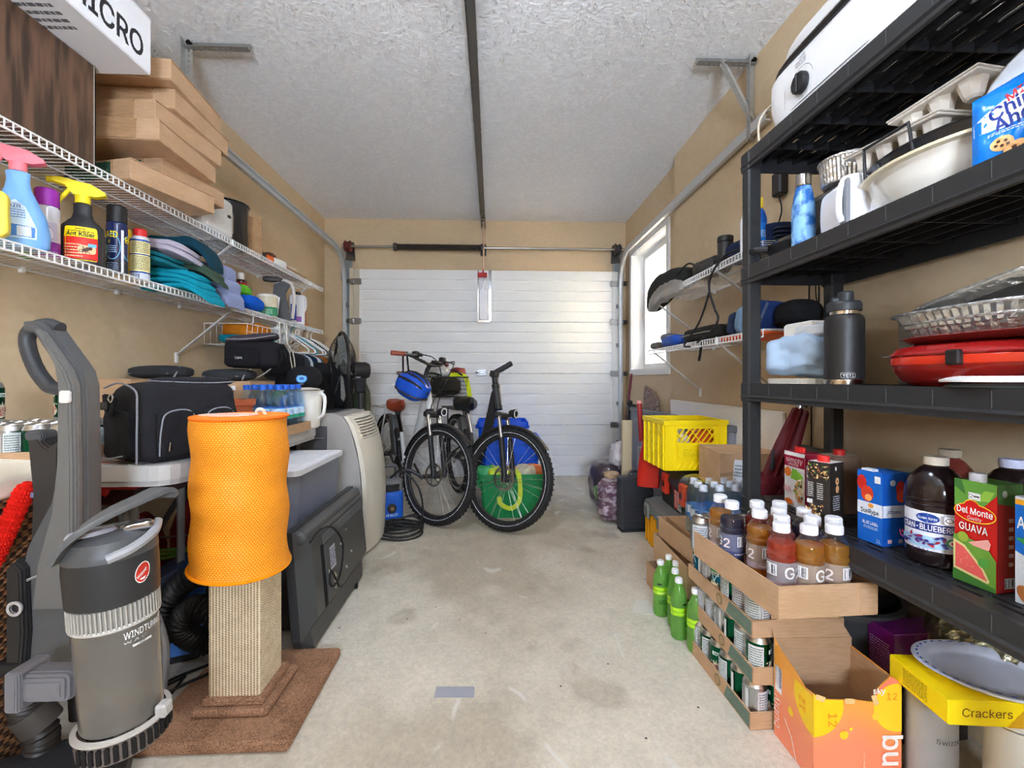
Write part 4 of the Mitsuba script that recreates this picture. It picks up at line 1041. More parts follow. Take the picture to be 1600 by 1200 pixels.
# white cables looped down from the lower shelf
for k, pts in enumerate(([[-1.40, 3.1, 1.375], [-1.41, 3.1, 1.14], [-1.50, 3.05, 1.02], [-1.60, 3.0, 1.00]], [[-1.39, 3.14, 1.375], [-1.33, 3.1, 1.14], [-1.28, 3.02, 1.02], [-1.30, 2.98, 0.95]], [[-1.385, 3.17, 1.375], [-1.36, 3.12, 1.25], [-1.29, 3.05, 1.16], [-1.26, 3.0, 1.03], [-1.29, 2.98, 0.94]], [[-1.40, 3.2, 1.375], [-1.46, 3.12, 1.2], [-1.545, 3.05, 1.08], [-1.60, 3.0, 1.0]])):
    solo('cable', ('white cable looping from the lower shelf towards the wall', 'white cable hanging down beside the padded shoulder bag', 'second white cable hanging in a loop over the padded shoulder bag', 'greyish cable bending behind the padded shoulder bag')[k], 'cable', tube(curve(pts, 28), 0.0045, 6), 'satin', (222, 218, 208))

# hangers with clothes under the far end of the lower shelf
HANG = [((238, 238, 238), (40, 42, 48)), ((236, 236, 238), (60, 62, 70)), ((30, 140, 160), (210, 214, 220)), ((238, 238, 238), (26, 44, 70)), ((240, 240, 240), (206, 208, 214)), ((60, 60, 64), (30, 110, 140)), ((238, 238, 238), (150, 86, 40)), ((240, 240, 238), (34, 34, 38))]
GARM = ('dark folded trousers', 'charcoal folded trousers', 'pale grey folded shirt', 'navy folded trousers', 'light grey folded trousers', 'blue folded garment', 'rust brown folded garment', 'black folded garment')
for k, (hc, gc) in enumerate(HANG):
    y = 3.28 + 0.072 * k
    M = at(-1.46, y, 1.30, rz=(-8, 5, -3, 8, 2, -5, 4, 0)[k])
    nm = {(30, 140, 160): 'teal', (60, 60, 64): 'dark grey'}.get(hc, 'white')
    t = thing('clothes_hanger', f'{nm} plastic clothes hanger carrying the {GARM[k]}', 'clothes hanger', M, 'clothes hangers under the lower shelf')
    part(t, 'hook', tube(curve([[-0.02, 0, 0.09], [-0.018, 0, 0.105], [0.0, 0, 0.116], [0.018, 0, 0.10], [0.016, 0, 0.08], [0, 0, 0.06], [0, 0, 0.02]], 24), 0.0042, 6), 'satin', hc)
    part(t, 'frame', tube(curve([[0, 0, 0.02], [0.16, 0, -0.07], [0.19, 0, -0.10], [0.17, 0, -0.115], [0, 0, -0.115], [-0.17, 0, -0.115], [-0.19, 0, -0.10], [-0.16, 0, -0.07]], 40, True), 0.0048, 6, closed=True), 'satin', hc)
    solo('garment', f'{GARM[k]} draped over a {nm} hanger under the lower shelf', 'clothing', soft(0.31, 0.035, 0.15 + 0.05 * (k % 3), 0.6, 12, 0.008, 14, 20 + k, lambda v: v * [1, 1, 1]), 'fabric', gc, 60, M=M @ at(0, 0, -0.27 - 0.05 * (k % 3)))
for k, (x, y, w, h, lab, c) in enumerate(((-1.33, 3.30, 0.40, 0.62, 'black jacket hanging low behind the white tub and the cap', (24, 24, 27)), (-1.27, 3.52, 0.42, 0.70, 'dark grey coat hanging beside the pedestal fan', (34, 35, 38)))):
    solo('jacket', lab, 'jacket', soft(w, 0.12, h, 0.5, 16, 0.028, 9, 30 + k), 'fabric', c, 60, M=at(x, y, 0.42))
solo('garment_bag', 'dark olive green bag standing behind the air conditioner', 'bag', soft(0.30, 0.16, 0.98, 0.4, 14, 0.02, 8, 40), 'fabric', (62, 72, 58), 60, M=at(-1.14, 3.75, 0.0))

# ---------------------------------------------------------------- pedestal fan
FC = np.array([-1.085, 3.37, 1.064])
FM = at(*FC, rz=-74, rx=0)                                # its axis: local -y points to the left wall and a little away
t = thing('pedestal_fan', 'black pedestal fan with a round wire cage turned to the left wall', 'fan')
FR = at(*FC, rz=0) @ R('z', -62) @ R('x', 90)
def fmesh(m):
    return apply(m, FR)
R_ = 0.272
for s in (-1, 1):
    part(t, 'cage_wires', fmesh(join([tube(curve([[0.05 * math.cos(a), 0.05 * math.sin(a), s * 0.075], [0.17 * math.cos(a), 0.17 * math.sin(a), s * 0.07], [R_ * math.cos(a), R_ * math.sin(a), s * 0.012]], 8), 0.0011, 4) for a in np.radians(np.arange(0, 360, 7.5))] + [tube([[r * math.cos(a), r * math.sin(a), s * z] for a in np.radians(np.arange(0, 360, 9))], 0.0014, 4, closed=True) for r, z in ((0.1, 0.075), (0.2, 0.056))])), 'satin', (30, 30, 32), kind='stuff')
part(t, 'cage_rim', fmesh(tube([[R_ * math.cos(a), R_ * math.sin(a), 0] for a in np.radians(np.arange(0, 360, 6))], 0.011, 8, closed=True)), 'satin', (28, 28, 30))
for k in range(5):
    a = 72 * k
    bl = sweep(curve([[0.03, 0, 0], [0.12, 0.01, 0], [0.24, 0.02, 0]], 12), [(-0.05, -0.001), (0.05, -0.001), (0.05, 0.001), (-0.05, 0.001)], up=[0, -0.45, 0.9], scale=np.linspace(0.5, 1.25, len(curve([[0.03, 0, 0], [0.12, 0.01, 0], [0.24, 0.02, 0]], 12))))
    part(t, 'blade', fmesh(rot(bl, 'z', a)), 'gloss', (140, 144, 140), 30)
part(t, 'hub', fmesh(mv(cyl(0.045, 0.04, -0.02, 20, b=0.008), 0, 0, 0)), 'satin', (40, 40, 42))
part(t, 'front_badge', fmesh(mv(cyl(0.05, 0.012, 0.07, 20), 0, 0, 0)), 'satin', (34, 34, 36))
MD = FR[:3, :3] @ np.array([0, 0, 1.0])
sgn = 1 if MD[0] > 0 else -1
mt = part(t, 'motor', fmesh(scl(mv(lathe([(0, 0.07), (0.05, 0.07), (0.062, 0.085), (0.062, 0.17), (0.05, 0.195), (0, 0.2)], 24), 0, 0, 0), 1, 1, sgn)), 'satin', (30, 30, 33))
part(mt, 'rating_label', fmesh(scl(mv(rot(decal([(rect(-0.025, -0.02, 0.025, 0.02), (200, 200, 204))], bend=0.062), 'z', 20), 0, 0, 0.105), 1, 1, sgn)), 'satin')
px_, py_ = FC[0] + sgn * MD[0] * 0.135, FC[1] + sgn * MD[1] * 0.135
part(t, 'neck', bx(px_ - 0.035, px_ + 0.035, py_ - 0.03, py_ + 0.03, 0.90, 1.02, 0.01), 'satin', (30, 30, 32))
part(t, 'pole', rod([px_, py_, 0.02], [px_, py_, 0.92], 0.017, 14), 'satin', (44, 44, 46))
part(t, 'height_collar', mv(cyl(0.028, 0.06, 0.72, 16, b=0.006), px_, py_, 0), 'satin', (150, 150, 152))
part(t, 'base', mv(lathe([(0, 0), (0.17, 0), (0.175, 0.01), (0.1, 0.03), (0.03, 0.05), (0, 0.05)], 32), px_, py_, 0), 'satin', (36, 36, 38))
part(t, 'cord', tube(curve([[px_ + 0.03, py_ - 0.03, 1.0], [px_ + 0.05, py_ - 0.05, 0.85], [px_ + 0.03, py_ - 0.03, 0.6], [px_ + 0.06, py_ + 0.02, 0.2]], 20), 0.004, 6), 'rubber', (24, 24, 24))

# ---------------------------------------------------------------- portable air conditioner
t = thing('portable_air_conditioner', 'cream and grey portable air conditioner with a louvred top front', 'air conditioner')
AY0, AY1 = 2.64, 3.10
side_p = Polygon([(-1.10, 0.03), (-0.74, 0.03), (-0.735, 0.3), (-0.752, 0.52), (-0.80, 0.72), (-0.845, 0.79), (-0.90, 0.805), (-1.05, 0.80), (-1.10, 0.78)])
part(t, 'body', plate(side_p, AY1 - AY0, 'xz', AY0), 'satin', (168, 164, 160), 25)
cx = [(-0.735, 0.02), (-0.728, 0.3), (-0.738, 0.48), (-0.765, 0.63), (-0.80, 0.735), (-0.836, 0.79)]
def shell(z0, z1, y0, y1, th=0.022, n=10):
    zs = np.linspace(z0, z1, n); xs = np.interp(zs, [z for _, z in cx], [x for x, _ in cx])
    ys = np.linspace(y0, y1, 9)
    v = []
    for z, x in zip(zs, xs):
        for y in ys:
            b = 0.030 * (1 - ((y - (AY0 + AY1) / 2) / ((AY1 - AY0) / 2)) ** 2)
            v.append([x + th + b, y, z])
    for z, x in zip(zs, xs):
        for y in ys:
            v.append([x - 0.003, y, z])
    m = 9; N = n * m; f = []
    for i in range(n - 1):
        for j in range(m - 1):
            a, b_, c_, d_ = i * m + j, i * m + j + 1, (i + 1) * m + j + 1, (i + 1) * m + j
            f += [[a, b_, c_, d_], [N + a, N + d_, N + c_, N + b_]]
    for i in range(n - 1):
        for j in (0, m - 1):
            a, d_ = i * m + j, (i + 1) * m + j
            f.append([a, d_, N + d_, N + a] if j == 0 else [a, N + a, N + d_, d_])
    for j in range(m - 1):
        for i in (0, n - 1):
            a, b_ = i * m + j, i * m + j + 1
            f.append([a, N + a, N + b_, b_] if i == 0 else [a, b_, N + b_, N + a])
    return mesh(v, f)
VZ0, VZ1 = 0.655, 0.772
part(t, 'front_shell', shell(0.02, VZ0, AY0 - 0.004, AY1 + 0.004), 'satin', (222, 216, 200), 40)
part(t, 'front_top', shell(VZ1, 0.79, AY0 - 0.004, AY1 + 0.004, n=3), 'satin', (222, 216, 200), 40)
for y0, y1 in ((AY0 - 0.004, AY0 + 0.045), (AY1 - 0.045, AY1 + 0.004)):
    part(t, 'vent_cheek', shell(VZ0, VZ1, y0, y1, n=5), 'satin', (222, 216, 200), 40)
part(t, 'vent_throat', shell(VZ0, VZ1, AY0 + 0.045, AY1 - 0.045, th=-0.001, n=5), 'matte', (168, 164, 160), False)
for k in range(7):
    z = VZ0 + 0.004 + k * (VZ1 - VZ0 - 0.004) / 7
    part(t, 'louvre', shell(z, z + 0.008, AY0 + 0.045, AY1 - 0.045, n=2), 'satin', (214, 208, 192), False)
hp = part(t, 'handle_panel', plate(Polygon([(-1.095, 0.48), (-0.93, 0.48), (-0.93, 0.735), (-1.06, 0.735)]).difference(rrect(0.12, 0.035, 0.012, -1.005, 0.68)), 0.006, 'xz', AY0 - 0.006), 'satin', (88, 88, 92), False)
part(hp, 'recess', bx(-1.07, -0.94, AY0 - 0.001, AY0 + 0.001, 0.66, 0.70), 'satin', (88, 88, 92), False)
part(hp, 'grip_lip', bx(-1.062, -0.948, AY0 - 0.012, AY0 - 0.002, 0.662, 0.672, 0.003), 'satin', (120, 120, 124))
part(t, 'control_panel', bx(-1.02, -0.90, 2.74, 3.0, 0.803, 0.812, 0.004), 'gloss', (52, 54, 58))
for x in (-1.06, -0.80):
    for y in (2.68, 3.06):
        part(t, 'caster', mv(rot(cyl(0.02, 0.025, -0.0125, 12), 'y', 90), x, y, 0.02), 'rubber', (40, 40, 40))

# ---------------------------------------------------------------- clear tote on a dark crate, television leaning in front
t = thing('storage_crate', 'dark grey crate carrying the clear tote, hidden behind the television', 'crate', at(-0.98, 2.12, 0.0))
part(t, 'body', cbx(0.38, 0.52, 0.30, 0.01), 'satin', (66, 66, 70))
part(t, 'rim', bx(-0.2, 0.2, -0.27, 0.27, 0.285, 0.315, 0.006), 'satin', (58, 58, 62))
TM = at(-0.965, 2.13, 0.316)
t = thing('clear_tote', 'clear plastic tote with a white lid between the hamper and the air conditioner', 'storage tote', TM)
wall = [(rrect(0.37, 0.53, 0.03), 0), (rrect(0.39, 0.55, 0.03), 0.3)]
def loft(p0, z0, p1, z1, n=40):
    a = [np.array([g.exterior.interpolate(k / n, normalized=True).coords[0] for k in range(n)]) for g in (p0, p1)]
    v = np.vstack([np.column_stack([a[0], np.full(n, z0)]), np.column_stack([a[1], np.full(n, z1)])])
    i = np.arange(n); j = (i + 1) % n
    return mesh(v, np.stack([i, j, j + n, i + n], 1))
part(t, 'wall', loft(rrect(0.345, 0.50, 0.03), 0.004, rrect(0.385, 0.54, 0.03), 0.305), {'type': 'principledthin', 'base_color': rgb((226, 232, 244)), 'roughness': 0.25, 'spec_trans': 0.5, 'diff_trans': 1.2, 'eta': 1.4}, None, 30)
part(t, 'floor', prism(rrect(0.345, 0.50, 0.03), 0.004), 'satin', (170, 176, 190), False)
part(t, 'lid', join(prism(rrect(0.405, 0.56, 0.03), 0.022, 0.298), prism(rrect(0.34, 0.49, 0.03), 0.006, 0.319)), 'satin', (226, 228, 234), False)
for y in (-0.1, 0.12):
    part(t, 'lid_rib', bx(-0.15, 0.15, y - 0.015, y + 0.015, 0.324, 0.328, 0.002), 'satin', (222, 224, 230))
for y in (-0.27, 0.265):
    part(t, 'latch', bx(-0.06, 0.06, y - 0.006, y + 0.012, 0.24, 0.318, 0.004), 'satin', (60, 56, 84))
solo('paper_roll', 'cream paper roll seen through the wall of the clear tote', 'paper roll', mv(rot(lathe([(0.02, 0), (0.05, 0), (0.05, 0.12), (0.02, 0.12), (0.02, 0)], 24), 'y', 70), 0, 0, 0.05), 'matte', (228, 214, 184), 30, M=TM @ at(0.03, 0.10, 0.13, rz=20))
solo('bubble_wrap', 'bluish plastic wrap filling the clear tote', 'plastic wrap', soft(0.31, 0.46, 0.20, 0.5, 14, 0.025, 14, 44), 'satin', (150, 160, 184), 40, M=TM @ at(0, 0, 0.006))

TVM = at(-0.672, 2.03, 0.0, rz=90) @ at(rx=-5)
t = thing('television', 'charcoal flat television standing on its edge with its back turned to the room', 'television', TVM)
TW, TH = 0.74, 0.455
outer = Polygon([(-TW / 2 + 0.04, 0), (TW / 2 - 0.04, 0), (TW / 2, 0.07), (TW / 2 - 0.01, TH), (-TW / 2 + 0.01, TH), (-TW / 2, 0.07)])
part(t, 'bezel', plate(outer, 0.03, 'xz', 0.0), 'satin', (44, 45, 46), False)
def frust(p0, y0, p1, y1):
    v = np.vstack([np.column_stack([np.array(p0)[:, 0], np.full(len(p0), y0), np.array(p0)[:, 1]]), np.column_stack([np.array(p1)[:, 0], np.full(len(p1), y1), np.array(p1)[:, 1]])])
    n = len(p0); f = []
    for i in range(n):
        j = (i + 1) % n
        f += [[i, j, n + j], [i, n + j, n + i]]
    c = len(v)
    for i in range(1, n - 1):
        f += [[n, n + i, n + i + 1], [0, i + 1, i]]
    m = mesh(v, f)
    return m if m.volume > 0 else mesh(v, np.array(f)[:, ::-1])
part(t, 'back_shell', frust([(-0.365, 0.06), (0.365, 0.06), (0.36, 0.45), (-0.36, 0.45)], 0.0, [(-0.31, 0.125), (0.345, 0.125), (0.335, 0.405), (-0.31, 0.405)], -0.045), 'satin', (58, 60, 61), False)
part(t, 'top_roll', mv(rot(cyl(0.026, 0.70, -0.35, 20, b=0.01), 'y', 90), 0, -0.012, 0.425), 'satin', (66, 68, 69))
part(t, 'lower_skirt', frust([(-0.33, 0.0), (0.33, 0.0), (0.365, 0.075), (-0.365, 0.075)], 0.0, [(-0.31, 0.012), (0.31, 0.012), (0.33, 0.09), (-0.33, 0.09)], -0.022), 'satin', (50, 52, 53), False)
part(t, 'vent_strip', join(bx(-0.21, 0.31, -0.050, -0.044, 0.355, 0.392, 0.002), *[bx(-0.20 + 0.012 * k, -0.194 + 0.012 * k, -0.0512, -0.05, 0.36, 0.387) for k in range(42)]), 'satin', (74, 76, 77), False)
pr = part(t, 'port_shade', bx(-0.235, -0.205, -0.046, -0.0445, 0.12, 0.36), 'matte', (14, 14, 15), False)  # flat near-black strip painting in the shade of a recess
pp = part(t, 'port_plate', bx(-0.205, -0.10, -0.052, -0.044, 0.13, 0.352, 0.002), 'satin', (60, 62, 63))
part(pp, 'sticker', mv(decal([(rect(-0.165, 0.235, -0.105, 0.325), (160, 160, 172)), (lines(-0.16, 0.245, 0.05, 0.07, 7, 5), (70, 72, 92)), (rect(-0.195, 0.21, -0.185, 0.222), (220, 220, 220)), (rect(-0.195, 0.235, -0.185, 0.247), (214, 214, 214))], base=0.0525), 0, 0, 0), 'satin')
for k in range(6):
    part(pp, 'socket', mv(rot(cyl(0.006, 0.006, n=10), 'x', 90), -0.125 - 0.012 * (k % 2), -0.05, 0.15 + 0.012 * k), 'chrome', (210, 200, 180))
for x, z in ((-0.02, 0.29), (0.06, 0.325), (0.02, 0.175), (0.10, 0.215)):
    part(t, 'screw', mv(rot(cyl(0.006, 0.006, n=10), 'x', 90), x, -0.046, z), 'chrome', (200, 200, 200))
part(t, 'notch_shade', bx(0.19, 0.21, -0.03, -0.018, 0.002, 0.02), 'matte', (16, 16, 16), False)  # dark block standing in for the shade inside a notch
part(t, 'power_cord', tube(curve([[-0.36, -0.06, 0.415], [-0.26, -0.065, 0.43], [-0.16, -0.075, 0.40], [-0.09, -0.08, 0.31], [-0.13, -0.075, 0.21], [-0.2, -0.07, 0.185], [-0.235, -0.07, 0.22], [-0.21, -0.07, 0.25], [-0.15, -0.07, 0.17], [-0.09, -0.06, 0.135]], 60), 0.0042, 6), 'rubber', (16, 16, 17))

# ---------------------------------------------------------------- cat scratching post with the orange hamper pulled over it
def sisal(p, n, uv):
    s = dr.select(dr.abs(n.x) > dr.abs(n.y), p.y, p.x)
    row = dr.sin(s * 700.0)
    k = dr.sin(p.z * 900.0 + dr.floor(s * 700.0 / 6.2832) * 2.4)
    return row * 0.6 + k * 0.4


def carpet(p, n, uv):
    return fbm(p.x * 230, p.y * 230, p.z * 230, 3)


def two(a, b, f, lo=0.3, hi=0.7):
    A, B = [float(x) for x in lin(a)], [float(x) for x in lin(b)]
    return lambda p, n, uv: mix(A, B, smoothstep(lo, hi, f(p, n, uv)))


scene['sisal'] = bumped(principled(proc(two((150, 128, 98), (224, 206, 176), lambda p, n, uv: sisal(p, n, uv) * 0.5 + 0.5 + 0.25 * (noise(p.x * 60, p.y * 60, p.z * 60) - 0.5), 0.2, 0.75)), 0.9, specular=0.1), sisal, 0.0016, 4e-4)
scene['carpet'] = bumped(principled(proc(two((104, 74, 55), (160, 122, 96), lambda p, n, uv: 0.6 * noise(p.x * 400, p.y * 400, p.z * 400) + 0.4 * fbm(p.x * 18, p.y * 18, p.z * 18, 3), 0.25, 0.75)), 0.95, specular=0.05, sheen=0.5), carpet, 0.008, 1e-3)
PX, PY = -0.752, 1.448
t = thing('scratching_post', 'sisal covered scratching post on a brown carpeted base', 'scratching post')
part(t, 'base_board', bx(-0.965, -0.545, 1.255, 1.69, 0.0, 0.034, 0.008), 'carpet', smooth=False)
part(t, 'base_step', bx(PX - 0.105, PX + 0.11, PY - 0.105, PY + 0.115, 0.034, 0.056, 0.008), 'carpet', smooth=False)
part(t, 'post_collar', bx(PX - 0.086, PX + 0.09, PY - 0.088, PY + 0.092, 0.056, 0.078, 0.006), 'carpet', smooth=False)
part(t, 'post', bx(PX - 0.073, PX + 0.073, PY - 0.073, PY + 0.073, 0.07, 0.80, 0.005), 'sisal', smooth=False)
HX, HY = -0.772, 1.452


def dots(p, n, uv):
    a = uv.x * 96.0
    b = uv.y * 78.0
    sh = dr.select(dr.floor(b) - 2 * dr.floor(b / 2) > 0.5, 0.5, 0.0)
    fx, fy = a + sh - dr.floor(a + sh) - 0.5, b - dr.floor(b) - 0.5
    d = dr.sqrt(fx * fx + fy * fy)
    base = mix([float(x) for x in lin((216, 124, 6))], [float(x) for x in lin((226, 136, 12))], fbm(p.x * 30, p.y * 30, p.z * 30, 3))
    return mix(base, [float(x) for x in lin((244, 186, 90))], smoothstep(0.26, 0.17, d))


scene['dotted_cloth'] = principled(proc(dots), 0.6, specular=0.3, sheen=0.3)
t = thing('laundry_hamper', 'orange pop-up hamper with pale dots pulled over the scratching post', 'hamper', at(HX, HY, 0))
n, rows = 72, 60
ang = np.linspace(0, 2 * math.pi, n + 1)
zz = np.linspace(0, 1, rows)
V, UV = [], []
for v in zz:
    for a in ang:
        z0 = 0.435 + 0.012 * math.sin(a - 1.0)
        z = z0 + v * (0.885 - z0)
        sp = ((a + math.pi * 2 * v * 2.0) / (2 * math.pi)) % 1.0
        crease = 0.004 * math.cos(2 * math.pi * 2.6 * v + a) + 0.003 * meshkit.fbm(np.array([[3 * math.cos(a), 3 * math.sin(a), z * 30]]), 3, 5)[0] - 0.0015
        r = 0.131 + crease + 0.006 * (v > 0.985) * -1 + 0.006 * max(0, 0.06 - v) / 0.06
        V.append([r * math.cos(a), r * math.sin(a), z]); UV.append([a / (2 * math.pi), v])
F = []
for i in range(rows - 1):
    for j in range(n):
        a = i * (n + 1) + j
        F.append([a, a + 1, a + n + 2, a + n + 1])
part(t, 'cloth_wall', mesh(V, F), 'dotted_cloth', None, 60, uv=np.array(UV))
part(t, 'bottom_rim', tube([[0.1365 * math.cos(a), 0.1365 * math.sin(a), 0.435 + 0.012 * math.sin(a - 1.0)] for a in ang[:-1]], 0.005, 8, closed=True), 'fabric', (234, 140, 14))
part(t, 'top_rim', tube([[0.130 * math.cos(a), 0.130 * math.sin(a), 0.886] for a in ang[:-1]], 0.005, 8, closed=True), 'fabric', (240, 118, 40))
part(t, 'top_panel', mv(lathe([(0.129, 0.886), (0.10, 0.893), (0.05, 0.888), (0, 0.89)][::-1], 40), 0, 0, 0), 'fabric', (244, 124, 52), 60)
part(t, 'mesh_window', mv(scl(cyl(0.07, 0.003, 0.892, 28), 1.2, 0.8, 1), -0.02, -0.03, 0), 'satin', (244, 190, 170))
part(t, 'carry_loop', tube(curve([[0.03, 0.03, 0.888], [0.04, 0.02, 0.905], [0.055, 0.02, 0.905], [0.06, 0.03, 0.888]], 12), 0.005, 6), 'fabric', (236, 222, 200))
# ================================================================ upright vacuum cleaner at the left front
def pillow(poly, t, b, y=0.0, steps=3):
    """A plate in xz with rounded-over front and back edges, centred on y."""
    out = []
    for k in range(steps + 1):
        a = math.pi / 2 * k / steps
        g = poly.buffer(-b * (1 - math.cos(a))) if k else poly
        h = t - 2 * b + 2 * b * math.sin(a)
        out.append(plate(g, h, 'xz', y - h / 2))
    return join(out)


VY = 1.22
t = thing('vacuum_cleaner', 'grey upright bagless vacuum cleaner with a clear dust cup in the left foreground', 'vacuum cleaner')
col = Polygon([(-1.15, 0.30), (-0.990, 0.30), (-0.990, 0.79), (-0.994, 0.985), (-1.004, 1.022), (-1.020, 1.046), (-1.082, 1.134), (-1.098, 1.143), (-1.135, 1.142), (-1.135, 1.118), (-1.110, 1.112), (-1.065, 1.04), (-1.05, 1.0), (-1.045, 0.92), (-1.05, 0.80), (-1.07, 0.70), (-1.122, 0.60), (-1.145, 0.52)])
part(t, 'column', pillow(col, 0.07, 0.02, VY - 0.03), 'satin', (76, 77, 78), 30)
ridge = Polygon([(-1.095, 0.45), (-0.992, 0.45), (-0.992, 0.79), (-0.997, 0.985), (-1.010, 1.022), (-1.045, 1.075), (-1.075, 1.115), (-1.09, 1.122), (-1.045, 1.035), (-1.036, 0.985), (-1.038, 0.8), (-1.05, 0.68), (-1.082, 0.56)])
part(t, 'column_cover', pillow(ridge, 0.03, 0.012, VY - 0.066), 'satin', (96, 95, 93), 30)
part(t, 'painted_glint', pillow(rrect(0.024, 0.030, 0.006, -1.012, 0.958), 0.008, 0.002, VY - 0.082), 'satin', (206, 204, 200), 30)  # pale plate painting a highlight onto the column
part(t, 'grip_loop', tube(curve([[-1.070, VY - 0.03, 1.125], [-1.105, VY - 0.03, 1.135], [-1.142, VY - 0.03, 1.118], [-1.148, VY - 0.03, 1.085], [-1.130, VY - 0.03, 1.03], [-1.105, VY - 0.03, 0.992], [-1.085, VY - 0.03, 0.978], [-1.030, VY - 0.03, 0.974]], 48), 0.0165, 12), 'satin', (54, 56, 60))
part(t, 'tool_spine', pillow(Polygon([(-1.135, 0.852), (-1.115, 0.868), (-1.10, 0.862), (-1.09, 0.845), (-1.08, 0.838), (-1.06, 0.85), (-1.05, 0.9), (-1.05, 0.55), (-1.12, 0.42), (-1.13, 0.5), (-1.122, 0.72)]), 0.06, 0.012, VY - 0.02), 'satin', (44, 41, 40), 30)
part(t, 'cord_hook', pillow(rrect(0.045, 0.026, 0.01, -1.115, 0.862), 0.045, 0.008, VY - 0.03), 'satin', (70, 72, 76), 30)
for k in range(3):
    part(t, 'cord_clip', bx(-1.086, -1.066, VY + 0.03, VY + 0.06, 0.905 + 0.008 * k, 0.908 + 0.008 * k), 'satin', (40, 40, 42), False)
part(t, 'lower_tube', rod([-1.125, VY + 0.09, 0.08], [-1.115, VY + 0.06, 0.5], 0.024, 14), 'satin', (52, 50, 50))

CM = at(-0.816, 1.06, 0.205, rz=39) @ at(ry=-3) @ np.diag([0.83, 0.83, 0.86, 1.0])
cup = part(t, 'dust_cup', lathe([(0.088, 0.06), (0.092, 0.318), (0.0925, 0.32)], 48), 'clear', None, 40, M=CM)
part(cup, 'cup_liner', lathe([(0.086, 0.062), (0.0895, 0.318)], 48), {'type': 'principledthin', 'base_color': rgb((214, 210, 202)), 'roughness': 0.3, 'spec_trans': 0.7, 'diff_trans': 1.0, 'eta': 1.2}, None, 40, M=CM)
part(cup, 'inner_cone', lathe([(0.025, 0.02), (0.03, 0.10), (0.05, 0.13), (0.056, 0.145), (0.056, 0.15), (0.05, 0.155), (0.05, 0.30)], 32), 'satin', (128, 126, 122), M=CM)
part(cup, 'mesh_screen', lathe([(0.054, 0.16), (0.060, 0.285)], 32), 'matte', (86, 86, 86), M=CM)
ribs = join([mv(bx(-0.0022, 0.0022, -0.004, 0.004, 0.32, 0.372, 0.001), 0, -0.0925, 0) if k == 0 else rot(mv(bx(-0.0022, 0.0022, -0.004, 0.004, 0.32, 0.372, 0.001), 0, -0.0925, 0), 'z', 6 * k) for k in range(60)])
part(t, 'ribbed_band', lathe([(0.088, 0.318), (0.0905, 0.321), (0.0905, 0.37), (0.086, 0.372)], 48), 'satin', (136, 134, 128), M=CM)
part(t, 'band_ribs', ribs, 'satin', (164, 161, 154), False, kind='stuff', M=CM)
part(t, 'band_lip', lathe([(0.093, 0.314), (0.0955, 0.317), (0.0955, 0.321), (0.093, 0.324)], 48), 'satin', (186, 184, 178), M=CM)
part(t, 'motor_band', lathe([(0.09, 0.372), (0.098, 0.376), (0.1, 0.46), (0.098, 0.487), (0.09, 0.49)], 48), 'satin', (40, 40, 41), M=CM)
part(t, 'top_cap', lathe([(0.1, 0.486), (0.099, 0.505), (0.088, 0.53), (0.06, 0.545), (0, 0.55)], 48), 'satin', (70, 71, 72), M=CM)
part(t, 'window_insert', mv(scl(lathe([(0.0, 0.012), (0.04, 0.01), (0.046, 0.0)], 28), 1.15, 0.6, 1), -0.035, -0.02, 0.545), 'gloss', (150, 150, 160), M=CM)
part(t, 'cup_handle', sweep(curve([[-0.10, -0.03, 0.50], [-0.06, -0.05, 0.56], [0.0, -0.05, 0.595], [0.07, -0.03, 0.615], [0.115, 0.0, 0.622], [0.125, 0.01, 0.60]], 30), [(-0.028, -0.007), (0.028, -0.007), (0.03, 0), (0.028, 0.007), (-0.028, 0.007), (-0.03, 0)], up=[0, 0, 1]), 'satin', (84, 85, 86), 40, M=CM)
part(t, 'chrome_button', mv(soft(0.07, 0.035, 0.025, 0.7, 8), 0.055, -0.035, 0.535), 'chrome', (190, 192, 204), 60, M=CM)
part(t, 'handle_lip', tube(curve([[-0.01, -0.098, 0.495], [0.04, -0.092, 0.508], [0.085, -0.05, 0.525], [0.1, 0.0, 0.54]], 18), 0.012, 8), 'satin', (146, 147, 150), M=CM)
part(t, 'badge', wrap([(ell(0.062, 0.44, 0.019, 0.026, -18), (226, 220, 214)), (ell(0.062, 0.44, 0.0165, 0.0235, -18), (178, 48, 36)), (txt('Hoover', 0.0085, 0.062, 0.436, width=0.030, bold=True, deg=38), (236, 226, 216))], [(0.0985, 0.376), (0.1005, 0.46), (0.0985, 0.49)]), 'satin', label='oval red and white badge', M=CM)
part(t, 'lettering', wrap([(txt('WINDTUNNEL', 0.016, 0.012, 0.288, width=0.105, bold=True, align='l'), (222, 222, 220)), (txt('W A C', 0.006, 0.036, 0.276, width=0.05), (200, 200, 198)), (rect(0.028, 0.263, 0.075, 0.269), (204, 204, 200)), (txt('MULTI', 0.0035, 0.05, 0.2645), (60, 60, 60))], [(0.0885, 0.06), (0.0928, 0.32)]), 'satin', label='white lettering', M=CM)
part(t, 'base_ring', lathe([(0.085, 0.055), (0.096, 0.05), (0.1, 0.03), (0.098, 0.0), (0.06, 0.0)], 48), 'gloss', (92, 84, 80), M=CM)
for k in range(-6, 12):
    part(t, 'base_slot_shade', rot(mv(bx(-0.0055, 0.0055, -0.006, 0.003, 0.006, 0.044, 0.002), 0, -0.0985, 0), 'z', k * 10), 'matte', (24, 22, 22), False, M=CM)  # dark bars painting the shade of slots onto the ring
part(t, 'base_rim', lathe([(0.1, 0.05), (0.105, 0.052), (0.105, 0.058), (0.092, 0.06)], 48), 'satin', (176, 172, 166), M=CM)
